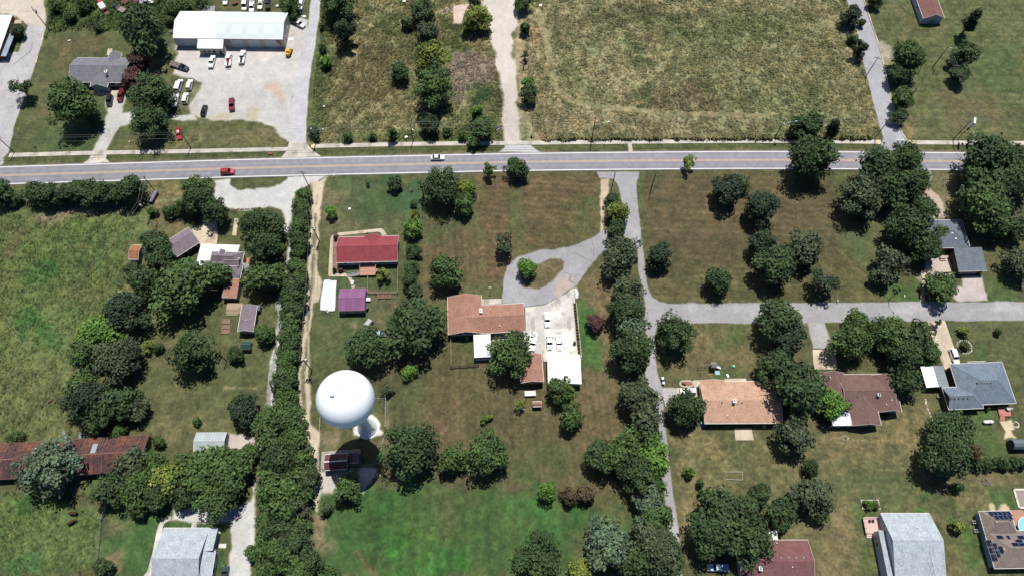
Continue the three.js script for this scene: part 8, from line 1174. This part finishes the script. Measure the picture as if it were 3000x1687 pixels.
stones('ring of white stones round a shrub on the right hand lawn', ringOf([135.38,-72.66], 2.1), 26, 0.26, 3); stones('row of white stepping stones beside the airy trees', [[119.6,-56.47],[119.55,-54.59],[119.81,-52.31],[120.39,-50.56]], 14, 0.3, 4, M.stone, 'stepping_stones'); stones('heap of dark rocks of a fire pit in the right back yard', ringOf([130.57,-33.17], 0.8), 22, 0.36, 6, M.rock, 'rock_pile'); stones('low stone border along the white turnaround', [[-93.71,-120],[-91.13,-120.05],[-89.43,-120.25],[-86.42,-120.35],[-83.7,-120.65]], 26, 0.3, 7, mat(0x8b7466, { roughness: 1 })); stones('pale rocks at the edge of the stone patio', [[143.13,-49.64],[144.03,-49.95],[144.62,-49.24],[144.28,-48.42],[143.17,-48.42]], 9, 0.28, 9); stones('pale fire ring on the lawn below the brown roofed house', ringOf([94.37,-45.22], 0.75, 7), 12, 0.16, 10, M.stone); stones('small stone fire ring on the bottom right lawn', ringOf([88.78,-18.54], 0.6, 7), 10, 0.18, 11, M.rock); stones('small fire ring on the brown lower lawn', ringOf([-19.1,-47.44], 0.5, 7), 10, 0.2, 12, M.rock); stones('small stone ring on the lawn right of the pump house', ringOf([-37,-35.01], 0.4, 7), 8, 0.16, 13, M.stone);
stones('rubble heap beside the bare concrete pad in the rough field', [[-26.69,-206.7],[-25.24,-208.04],[-24.27,-208.71],[-24.68,-206.36],[-26.4,-205.69]], 22, 0.32, 14, mat(0xb9aaa0), 'rubble_heap'); stones('pile of scrap lumber beside the lane at the workshop', [[-80.84,-210.07],[-79.67,-208.71],[-80.29,-207.7],[-78.84,-204.03],[-77.59,-204.03]], 14, 0.4, 15, M.galv, 'scrap_pile');
// tarp, trailer, tanks, boxes
{ const p = [-56.89,-89.6], t = thing('white_tarp', 'large rumpled white tarp spread on the grass beside the farm lane', 'tarp', p); const pts = [[-58.6,-94.61],[-56.81,-94.73],[-56.52,-94.02],[-56.35,-94.45],[-54.75,-94.38],[-54.67,-90.99],[-54.27,-85.7],[-54.34,-84.34],[-56.26,-83.77],[-57.06,-84.45],[-58.64,-84.56],[-58.9,-87.75]].map(([x, z]) => [x - p[0], z - p[1]]); const sh = new THREE.Shape(pts.map(q => new THREE.Vector2(q[0], -q[1]))); let g = new THREE.ExtrudeGeometry(sh, { depth: 0.12, bevelEnabled: true, bevelSize: 0.08, bevelThickness: 0.06, bevelSegments: 2 }); g.rotateX(-Math.PI / 2); part(t, 'sheet', g, M.tarp); const R = rng(5); for (let k = 0; k < 13; k++) { const z = lerp(-5, 5, k / 12); part(t, 'fold', bar([-2.2 + R() * 0.5, 0.17, z + R() * 0.4], [1.9 - R() * 0.5, 0.19, z + R() * 0.5 - 0.2], 0.07, 5), M.tarp); } part(t, 'bundle', merge([0, 1, 2, 3].map(i => { const s = new THREE.SphereGeometry(0.6 - i * 0.08, 10, 7); s.scale(1.2, 0.45, 0.8); s.translate(0.6 + i * 0.5, 0.35, 5 + (i % 2) * 0.3); return s; })), M.tarp); }
{ const t = thing('utility_trailer', 'small flat utility trailer below the tan garage', 'trailer', [5.26,-58.08], 0.05); part(t, 'deck', bx(3.2, 0.5, 1.5, 0, 0.75, 0), mat(0xd8d2d0, { roughness: 0.8 })); part(t, 'tongue', merge([bar([-1.6, 0.55, 0.5], [-2.7, 0.5, 0], 0.05), bar([-1.6, 0.55, -0.5], [-2.7, 0.5, 0], 0.05)]), M.dark); for (const z of [-0.85, 0.85]) { const w = part(t, 'wheel', wheelGeo, M.rubber); w.position.set(0.2, 0.34, z); part(w, 'rim', rimGeo, M.rim); } }
function tank(label, p, turn, L, R, m) { const t = thing('propane_tank', label, 'propane tank', p, turn); const g = new THREE.CapsuleGeometry(R, L, 6, 16); g.rotateZ(Math.PI / 2); g.translate(0, R + 0.25, 0); part(t, 'tank', g, m); part(t, 'valve_dome', cyl(0.16, 0.18, 0.22, 0.2, 2 * R + 0.2, 0, 10), M.grey); for (const x of [-L / 2, L / 2]) part(t, 'foot', bx(0.2, 0.4, R * 1.4, x, 0.2, 0), M.grey); }
tank('white propane tank on the lawn below the hip roofed house', [135.66,-49.74], 0.05, 1.9, 0.5, mat(0xf2f2f0, { roughness: 0.35 }));
tank('black barrel smoker grill beside the flatbed truck', [-124.82,-177.88], 1.5, 0.9, 0.45, M.black);
function airUnit(label, p) { const t = thing('air_conditioner', label, 'air conditioner', p); part(t, 'casing', bx(0.85, 0.85, 0.85, 0, 0.45, 0), M.galv); part(t, 'fan_grille', cyl(0.36, 0.36, 0.05, 0, 0.87, 0, 16), M.dark); }
airUnit('air conditioner beside the left wall of the hip roofed house', [123.45,-57.31]); airUnit('upper air conditioner beside the solar panel house wall', [124.17,-22.5]); airUnit('lower air conditioner beside the solar panel house wall', [124.07,-20.25]); airUnit('air conditioner at the left end of the metal workshop', [-126.64,-196.28]);
{ const t = thing('garden_cart', 'white garden cart on the path to the purple roofed shed', 'cart', [-49.57,-93.55], 1.4); part(t, 'tray', bx(1.3, 0.4, 0.7, 0, 0.55, 0), M.white); part(t, 'handle', merge([bar([0.6, 0.6, 0.25], [1.3, 0.95, 0.25], 0.03), bar([0.6, 0.6, -0.25], [1.3, 0.95, -0.25], 0.03)]), M.grey); for (const z of [-0.4, 0.4]) part(t, 'wheel', (() => { const g = wheelGeo.clone(); g.scale(0.7, 0.7, 0.5); g.translate(-0.2, 0.24, z); return g; })(), M.rubber); }
{ const t = thing('storage_chest', 'white storage chest beside the purple roofed shed', 'chest', [-44.19,-87.75]); part(t, 'box', bx(1.3, 0.9, 0.9, 0, 0.45, 0), M.white); part(t, 'lid', bx(1.36, 0.1, 0.96, 0, 0.96, 0), M.white); }
{ const t = thing('black_tank', 'tall black tank against the end wall of the purple roofed shed', 'tank', [-44.31,-84.79]); part(t, 'drum', cyl(0.5, 0.5, 1.5, 0, 0, 0, 16), M.black); part(t, 'cap', cyl(0.14, 0.16, 0.12, 0, 1.5, 0, 10), M.dark); }
for (const [q, l] of [[[-40.51,-89.13], 'left'], [[-38.26,-89.18], 'right']]) { const t = thing('raised_bed', `${l} raised wooden garden bed below the fenced yard`, 'garden bed', q, 0, 'raised garden beds'); for (const [w, d, x, z] of [[1.9, 0.14, 0, -0.75], [1.9, 0.14, 0, 0.75], [0.14, 1.36, -0.88, 0], [0.14, 1.36, 0.88, 0]]) part(t, 'board', bx(w, 0.5, d, x, 0.25, z), mat(0x8a7668)); part(t, 'soil', bx(1.6, 0.3, 1.34, 0, 0.2, 0), M.soil); }
for (const [q, l] of [[[-86.8,-80.79], 'upper'], [[-86.59,-78.99], 'middle'], [[-86.45,-77.6], 'lower']]) { const t = thing('raised_bed', `${l} plank garden bed in the shade of the walnut tree`, 'garden bed', q, 0, 'plank garden beds'); for (const [w, d, x, z] of [[2.4, 0.12, 0, -0.7], [2.4, 0.12, 0, 0.7], [0.12, 1.28, -1.14, 0], [0.12, 1.28, 1.14, 0]]) part(t, 'board', bx(w, 0.35, d, x, 0.17, z), mat(0x8d7c6c)); part(t, 'soil', bx(2.1, 0.2, 1.26, 0, 0.12, 0), mat(0x7d6656)); }
{ const t = thing('planter_island', 'oval planting bed with a pale kerb in front of the pale tan ranch house', 'planting bed', [51.03,-61.19]); const ov = (rx, rz, y, th, m, n) => { const P = Array.from({ length: 24 }, (_, i) => { const a = i / 24 * 6.283; return [Math.sign(Math.cos(a)) * Math.pow(Math.abs(Math.cos(a)), 0.7) * rx, y, Math.sin(a) * rz]; }); part(t, n, plate(P, th), m); }; ov(2.15, 1.1, 0.18, 0.2, M.concreteWarm, 'kerb'); ov(1.75, 0.75, 0.19, 0.1, mat(0x8a6458, { roughness: 1 }), 'mulch'); const q = crownFor('b', 0, 1); for (const [x, z] of [[-1.1, 0], [-0.6, 0.3]]) { const m = part(t, 'shrub', q.crown, leafMat.W); m.position.set(x, 0.15, z); m.scale.setScalar(0.4); } }
{ const t = thing('square_bed', 'square planting bed with pale edging on the bottom right lawn', 'planting bed', [97.63,-27.15]); for (const [w, d, x, z] of [[5, 0.25, 0, -1.15], [5, 0.25, 0, 1.15], [0.25, 2.05, -2.37, 0], [0.25, 2.05, 2.37, 0]]) part(t, 'edging', bx(w, 0.16, d, x, 0.06, z), mat(0xa8a69c)); part(t, 'mulch', bx(4.4, 0.06, 2, 0, 0.03, 0), M.soil); }
{ const t = thing('play_set', 'wooden play set with a swing bar, tower and slide on the lawn', 'play set', [58.28,-65.86]); const w = mat(0x9a8470); part(t, 'swing_beam', bar([-3.4, 2.3, -0.4], [0, 2.3, -0.4], 0.07), w); part(t, 'swing_leg', merge([bar([-3.4, 0, -1.2], [-3.4, 2.3, -0.4], 0.06), bar([-3.4, 0, 0.5], [-3.4, 2.3, -0.4], 0.06)]), w); for (const x of [-2.6, -1.3]) part(t, 'swing', merge([bar([x - 0.2, 0.5, -0.4], [x - 0.2, 2.3, -0.4], 0.015, 4), bar([x + 0.2, 0.5, -0.4], [x + 0.2, 2.3, -0.4], 0.015, 4), bx(0.5, 0.04, 0.2, x, 0.5, -0.4)]), M.dark); for (const [x, z] of [[0, -1.1], [1.4, -1.1], [0, 0.4], [1.4, 0.4]]) part(t, 'tower_post', bx(0.1, 2.6, 0.1, x, 1.3, z), w); part(t, 'tower_floor', bx(1.5, 0.08, 1.6, 0.7, 1.3, -0.35), w); part(t, 'canopy', merge([plate([[-0.1, 2.6, 0.5], [1.5, 2.6, 0.5], [1.5, 3.1, -0.35], [-0.1, 3.1, -0.35]], 0.05), plate([[-0.1, 2.6, -1.2], [1.5, 2.6, -1.2], [1.5, 3.1, -0.35], [-0.1, 3.1, -0.35]], 0.05)]), M.grey); part(t, 'slide', merge([plate([[1.45, 1.35, -0.6], [1.45, 1.35, 0], [3.3, 0.15, 0.3], [3.3, 0.15, -0.3]], 0.05), bar([1.45, 1.5, -0.62], [3.3, 0.3, -0.32], 0.05), bar([1.45, 1.5, 0.02], [3.3, 0.3, 0.32], 0.05)]), M.white); part(t, 'play_mat', bx(1.3, 0.06, 1.1, 2.2, 0.03, 1.3), mat(0x9fb6cc)); }
{ const t = thing('exercise_ball', 'mint green ball on the lawn behind the pale tan ranch house', 'ball', [65.39,-66.43]); const g = new THREE.SphereGeometry(0.42, 20, 14); g.translate(0, 0.42, 0); part(t, 'ball', g, mat(0x8fd6b2, { roughness: 0.4 })); part(t, 'seam', (() => { const q = new THREE.TorusGeometry(0.421, 0.008, 5, 28); q.rotateX(Math.PI / 2); q.translate(0, 0.42, 0); return q; })(), M.white); }
function bin(label, p, m, turn = 0) { const t = thing('wheelie_bin', label, 'bin', p, turn); const g = new THREE.CylinderGeometry(0.44, 0.34, 1, 4); g.rotateY(Math.PI / 4); g.translate(0, 0.52, 0); part(t, 'bin_body', g, m); part(t, 'lid', bx(0.68, 0.07, 0.72, 0, 1.05, 0), m); for (const z of [-0.22, 0.22]) part(t, 'wheel', (() => { const q = wheelGeo.clone(); q.scale(0.35, 0.35, 0.4); q.translate(-0.28, 0.12, z); return q; })(), M.rubber); }
bin('teal bin at the corner of the pale tan ranch house', [54.03,-49.47], M.teal); bin('blue bin at the corner of the pale tan ranch house', [54.28,-48.72], M.blue); bin('pale turquoise bin beside the lower street', [44.01,-62.58], mat(0xb8e6ea, { roughness: 0.5 })); bin('white blue bin beside the lower street', [44.15,-61.19], mat(0xb9c3e0, { roughness: 0.5 })); bin('dark bin beside the gravel track at the sidewalk', [6.73,-149.02], M.dark);
{ const t = thing('swimming_pool', 'above ground pool with a pale blue cover beside the solar panel house', 'pool', [138.02,-21.2]); part(t, 'pool_wall', new THREE.CylinderGeometry(2.6, 2.6, 1.2, 32, 1, true).translate(0, 0.6, 0), mat(0x7fa6bc)); part(t, 'cover', cyl(2.55, 2.55, 0.06, 0, 1.08, 0, 32), mat(0x8cc4e4, { roughness: 0.35 })); part(t, 'rim', new THREE.TorusGeometry(2.6, 0.1, 6, 36).rotateX(Math.PI / 2).translate(0, 1.2, 0), M.white); }
{ const t = thing('garden_enclosure', 'fenced stone garden enclosure at the right edge', 'garden bed', [139.08,-28.66]); for (const [w, d, x, z] of [[4, 0.5, 0.6, -2.4], [0.5, 4.8, -1.4, 0], [4, 0.5, 0.6, 2.4]]) part(t, 'stone_edge', bx(w, 0.4, d, x, 0.2, z), M.stone); part(t, 'soil', bx(3.6, 0.2, 4.3, 0.7, 0.1, 0), mat(0x8d857c)); for (const [x, z] of [[-1.6, -2.6], [-1.6, 2.6], [-1.6, 0]]) part(t, 'post', cyl(0.05, 0.05, 1.3, x, 0, z, 6), M.grey); }
function table(label, p, turn = 0) { const t = thing('picnic_table', label, 'picnic table', p, turn); for (let k = 0; k < 4; k++) part(t, 'top_plank', bx(1.9, 0.05, 0.17, 0, 0.76, -0.28 + k * 0.187), mat([0xb7aba0, 0xada196][k % 2])); for (const z of [-0.72, 0.72]) part(t, 'bench', bx(1.9, 0.05, 0.26, 0, 0.45, z), mat(0xb2a69a)); for (const x of [-0.7, 0.7]) part(t, 'leg_frame', merge([bar([x, 0, -0.7], [x, 0.74, -0.2], 0.05), bar([x, 0, 0.7], [x, 0.74, 0.2], 0.05), bar([x, 0.42, -0.75], [x, 0.42, 0.75], 0.04)]), M.wood); }
table('grey picnic table on the patio of the wooded house', [136.11,-102.23]);
{ const t = thing('park_bench', 'bench swing frame beside the gravel track near the highway', 'bench', [-4.67,-152.26], 0.6); for (let k = 0; k < 4; k++) part(t, 'seat_slat', bx(2.4, 0.05, 0.12, 0, 0.45, -0.2 + k * 0.14), M.grey); for (let k = 0; k < 3; k++) part(t, 'back_slat', bx(2.4, 0.12, 0.05, 0, 0.65 + k * 0.16, -0.32), M.grey); for (const x of [-1.1, 1.1]) part(t, 'leg', bx(0.1, 0.9, 0.6, x, 0.45, -0.05), M.dark); part(t, 'slab', bx(2.8, 0.08, 1.2, 0, 0.04, 0.1), M.concrete); }
{ const t = thing('patio_set', 'round grey patio table with a grill on the small tan deck', 'patio table', [142.29,-53.65], 0, null, 0.5); part(t, 'table_top', cyl(0.7, 0.7, 0.06, 0, 0.7, 0, 20), mat(0xb5b4aa)); part(t, 'pedestal', cyl(0.08, 0.3, 0.7, 0, 0, 0, 10), M.grey); part(t, 'chair', merge([bx(0.5, 0.06, 0.5, 1.2, 0.42, 0), bx(0.06, 0.5, 0.5, 1.45, 0.7, 0), bx(0.4, 0.4, 0.06, 1.2, 0.2, 0)]), M.galv); }
{ const t = thing('back_deck', 'small tan wooden deck with steps behind the hip roofed house', 'deck', [140.39,-52.72]); for (let k = 0; k < 9; k++) part(t, 'deck_board', bx(3.4, 0.06, 0.3, 0.9, 0.47, -1.5 + k * 0.32), mat([0xb07a68, 0xa87262, 0xb98474][k % 3])); for (let k = 0; k < 3; k++) part(t, 'tread', bx(1.4, 0.1, 0.34, -0.1, 0.36 - k * 0.13, 1.45 + k * 0.36), mat(0xb07a68)); for (const [x, z] of [[-0.6, -1.4], [2.4, -1.4], [-0.6, 1], [2.4, 1]]) part(t, 'post', bx(0.12, 1.2, 0.12, x, 0.6, z), mat(0x9a6a5a)); }
{ const t = thing('skid_loader', 'yellow skid loader parked beside the lane at the workshop', 'loader', [-81.52,-185.83], 1.45); part(t, 'body', merge([bx(2.2, 0.9, 1.3, 0, 0.85, 0), bx(0.9, 0.6, 1.2, -0.9, 1.4, 0)]), M.yellow); part(t, 'cage', merge([bx(0.1, 1, 0.1, 0.6, 1.8, 0.5), bx(0.1, 1, 0.1, 0.6, 1.8, -0.5), bx(0.1, 1, 0.1, -0.4, 1.8, 0.5), bx(0.1, 1, 0.1, -0.4, 1.8, -0.5), bx(1.2, 0.08, 1.2, 0.1, 2.3, 0)]), M.yellow); part(t, 'seat', bx(0.5, 0.5, 0.5, 0, 1.5, 0), M.black); for (const z of [-0.8, 0.8]) part(t, 'lift_arm', merge([bar([-1, 1.6, z], [1.3, 1.1, z], 0.1), bar([1.3, 1.1, z], [1.7, 0.4, z], 0.1)]), M.yellow); part(t, 'bucket', merge([bx(0.8, 0.08, 1.8, 2.1, 0.15, 0), bx(0.08, 0.6, 1.8, 1.72, 0.42, 0)]), M.dark); for (const x of [-0.65, 0.65]) for (const z of [-0.8, 0.8]) { const w = part(t, 'wheel', wheelGeo, M.rubber); w.position.set(x, 0.42, z); w.scale.set(1.25, 1.25, 1.2); part(w, 'rim', rimGeo, M.yellow); } }
// scattered small things
const box = (name, label, cat, p, w, h, d, m, turn = 0) => { const t = thing(name, label, cat, p, turn), roll = /wagon|trailer/.test(name), seat = /chair|bench/.test(name); part(t, seat ? 'seat' : 'panel', bx(w, seat ? 0.06 : h * 0.8, d, 0, seat ? 0.42 : h * 0.4 + (roll ? 0.5 : 0), 0), m); if (seat) { part(t, 'backrest', bx(w, 0.5, 0.06, 0, 0.7, -d / 2), m); for (const x of [-w / 2.3, w / 2.3]) for (const z of [-d / 2.3, d / 2.3]) part(t, 'leg', bx(0.05, 0.4, 0.05, x, 0.2, z), m); return; } part(t, 'top', bx(w * 1.04, h * 0.2, d * 1.04, 0, h * 0.9 + (roll ? 0.5 : 0), 0), m); if (roll) { for (const x of [-w / 2, w / 2]) for (const z of [-d / 3, d / 3]) { const q = part(t, 'wheel', wheelGeo, M.rubber); q.position.set(x, 0.34, z); q.rotation.y = Math.PI / 2; } part(t, 'drawbar', bar([0, 0.5, d / 2], [0, 0.4, d / 2 + 1.2], 0.05), M.dark); } };
box('utility_box', 'white square utility lid in the corner of the hay field', 'utility box', [10.85,-209.79], 1, 0.5, 0.9, M.white); box('utility_box', 'white utility lid in the rough field near the pole', 'utility box', [-36.38,-148.91], 0.9, 0.4, 0.7, M.white, 0.4); box('utility_box', 'white well cover on the lawn above the red roofed house', 'utility box', [-53.11,-120.35], 0.7, 0.3, 0.7, M.white); box('utility_box', 'small white box on the lawn of the rough field left side', 'utility box', [-66.13,-162.13], 0.6, 0.3, 0.5, M.white); box('metal_bin', 'grey metal crate at the top of the rough field', 'crate', [-40.99,-211.56], 1.2, 0.8, 0.9, M.galv); box('scrap_sheet', 'white sheet of scrap lying beside the workshop corner', 'scrap', [-81.91,-193.3], 1.8, 0.08, 1.1, M.white, 0.3); box('scrap_crate', 'white crate in the scrap beside the lane', 'crate', [-78.07,-204.01], 1.1, 0.6, 0.7, M.white); box('engine_block', 'rusty engine block behind the workshop', 'scrap', [-105.33,-210.78], 1.8, 0.9, 1.4, M.rust, 0.6); box('small_boat', 'small white boat hull behind the right end of the workshop', 'boat', [-88.77,-209.5], 1.4, 0.6, 0.8, M.white, 0.4); box('lawn_chair', 'white lawn chair beside the crape myrtle', 'chair', [-131.2,-178.02], 0.7, 0.7, 0.6, M.white, 0.6); box('lawn_marker', 'white stone marker on the lawn above the dark grey roofed house', 'marker', [-163.61,-192.42], 0.9, 0.3, 0.5, M.stone, 0.3); box('feed_trough', 'dark feed trough in the left pasture', 'trough', [-133.56,-55.92], 1.2, 0.5, 0.5, M.rust, 0.6); box('roadside_planter', 'red and brown roadside planter crate beside the highway', 'planter', [-82.05,-141.95], 1.4, 0.5, 0.6, mat(0x8a5444)); box('box_trailer', 'dark blue trailer box beside the mauve outbuilding', 'trailer', [-77.42,-84.52], 1.5, 1.4, 1.7, mat(0x5a7086)); box('garden_bench', 'white bench beside the airy shrub tree', 'bench', [3.05,-53.58], 0.9, 0.45, 0.5, M.white, 0.3); box('charcoal_grill', 'dark grill under the wall of the brown roofed house', 'grill', [106.84,-51.63], 0.9, 0.9, 0.9, M.dark); box('plank_pile', 'weathered planks leaning behind the rusty barn', 'planks', [-126.52,-45.84], 0.8, 0.5, 3, mat(0x777f80), 0.5); box('plank_pile', 'grey boards behind the rusty barn near the bushes', 'planks', [-122.15,-45.84], 0.8, 0.5, 2.4, mat(0x6f7a80), 0.1); box('metal_crate', 'grey crate on the lawn behind the pale ranch house', 'crate', [63.18,-63.51], 0.5, 0.7, 0.9, M.galv, 0.3); box('hay_wagon', 'purple and white hay wagon at the hedgerow corner', 'wagon', [-117.98,-124.66], 1.6, 0.9, 4.2, mat(0x77747e), -0.25);
// round well pads on the lawn
// signs and mailboxes
{ const t = thing('roadside_sign', 'small dark roadside sign on the lawn by the parking lot', 'sign', [-161.82,-143.74]); part(t, 'post', bx(0.1, 1.6, 0.1, 0, 0.8, 0), M.woodDark); part(t, 'board', bx(0.1, 0.7, 0.9, 0, 1.5, 0), M.dark); }
{ const t = thing('sign_box', 'large white sign box on an arm beside the pole right of the upper street', 'sign', [poleTop.i[0] + 1.6, poleTop.i[2] - 0.6], -0.35); part(t, 'mount_arm', merge([bar([-1.6, 8.4, 0.3], [0, 8.4, 0], 0.06), bar([-1.6, 9.6, 0.3], [0, 9.6, 0], 0.06)]), M.grey); part(t, 'cabinet', bx(0.6, 2, 2.4, 0.3, 9, 0), M.white); part(t, 'sign_face', bx(0.03, 1.7, 2.1, -0.016, 9, 0), mat(0xc9d2d8)); part(t, 'support_post', cyl(0.08, 0.1, 8.2, 0.3, 0, 0, 8), M.dark); part(t, 'hanging_sign', bx(0.4, 1.8, 0.2, 0.2, 6.8, 0.9), M.dark); }
for (const [q, l] of [[[-59.26,-132.77], 'beside the farm lane at the highway'], [[128.06,-87.99], 'beside the curved walk on the side street'], [[-130.53,-146.32], 'white one on the verge under the ragged tree'], [[99.81,-87.23], 'beside the side street on the dry lot']]) { const t = thing('mailbox', 'mailbox on a post ' + l, 'mailbox', q, 0); part(t, 'post', bx(0.1, 1.05, 0.1, 0, 0.52, 0), M.wood); const g = new THREE.CapsuleGeometry(0.14, 0.35, 4, 10); g.rotateX(Math.PI / 2); g.translate(0, 1.2, 0); part(t, 'box', g, M.white); }
{ const t = thing('garden_pole', 'leaning garden pole with a base plate above the tan ranch house', 'pole', [-6.8,-90.67]); part(t, 'base_plate', bx(0.9, 0.12, 0.7, 0, 0.06, 0), M.dark); part(t, 'pole', bar([0, 0.1, 0], [0.15, 3.2, 0], 0.05), M.grey); part(t, 'backboard', bx(0.9, 0.6, 0.05, 0.15, 3.2, 0.1), M.galv); }
// two cattle in the lower pasture
function cow(label, p, turn) {
  const J = { chest: [0.55, 1.0, 0, 0.36], belly: [0, 0.98, 0, 0.4], rump: [-0.62, 1.04, 0, 0.36], neck: [0.95, 1.12, 0, 0.2], head: [1.25, 0.98, 0.05, 0.15], muzzle: [1.45, 0.78, 0.07, 0.1] }, bones = [['chest', 'belly'], ['belly', 'rump'], ['chest', 'neck'], ['neck', 'head'], ['head', 'muzzle']].map(([a, b]) => [J[a], J[b]]);
  for (const s of [-1, 1]) { bones.push([[0.6, 0.8, 0.2 * s, 0.15], [0.62, 0.48, 0.22 * s, 0.08]], [[0.62, 0.48, 0.22 * s, 0.08], [0.6, 0.06, 0.22 * s, 0.065]], [[-0.66, 0.9, 0.2 * s, 0.2], [-0.55, 0.62, 0.22 * s, 0.12]], [[-0.55, 0.62, 0.22 * s, 0.12], [-0.74, 0.42, 0.22 * s, 0.075]], [[-0.74, 0.42, 0.22 * s, 0.075], [-0.7, 0.06, 0.22 * s, 0.065]], [[1.12, 1.08, 0.1 * s, 0.05], [1.12, 1.06, 0.3 * s, 0.04]], [[1.2, 1.1, 0.08 * s, 0.04], [1.25, 1.25, 0.2 * s, 0.02]]); } bones.push([[-0.92, 1.1, 0, 0.06], [-1.02, 0.5, 0, 0.035]]);
  const N = 56, S = 1.65, mc = new MarchingCubes(N, leafMat.D, false, false, 60000); mc.isolation = 0; const c = [0.2, 0.75, 0]; for (let k = 0; k < N; k++) for (let j = 0; j < N; j++) for (let i = 0; i < N; i++) { const q = [(i - N / 2) / (N / 2) * S + c[0], (j - N / 2) / (N / 2) * S + c[1], (k - N / 2) / (N / 2) * S + c[2]]; let e = 0; for (const [a, b] of bones) { const d = [b[0] - a[0], b[1] - a[1], b[2] - a[2]], l2 = d[0] * d[0] + d[1] * d[1] + d[2] * d[2], t = clamp(((q[0] - a[0]) * d[0] + (q[1] - a[1]) * d[1] + (q[2] - a[2]) * d[2]) / l2, 0, 1), r = lerp(a[3], b[3], t); e += Math.exp(-16 * (Math.hypot(q[0] - a[0] - d[0] * t, q[1] - a[1] - d[1] * t, q[2] - a[2] - d[2] * t) - r)); } mc.field[k * N * N + j * N + i] = Math.log(e + 1e-12) / 16; } mc.update(); const n = mc.count, g = new THREE.BufferGeometry(); g.setAttribute('position', new THREE.BufferAttribute(mc.positionArray.slice(0, n * 3).map((v, i) => v * S + c[i % 3]), 3)); g.computeVertexNormals();
  const t = thing('cow', label, 'cow', p, turn, 'cattle in the lower pasture'); part(t, 'body', g, mat(0x3f2c20, { roughness: 0.95 })); }
cow('brown cow standing side on in the lower pasture, upper of the two', [-118.31,-24.75], 3.1); cow('brown cow standing at an angle in the lower pasture, lower of the two', [-118.4,-22.37], 0.55);

scene.traverse(o => { if (o.isMesh && o !== sky) { o.castShadow = true; o.receiveShadow = true; } });
renderer.render(scene, camera);
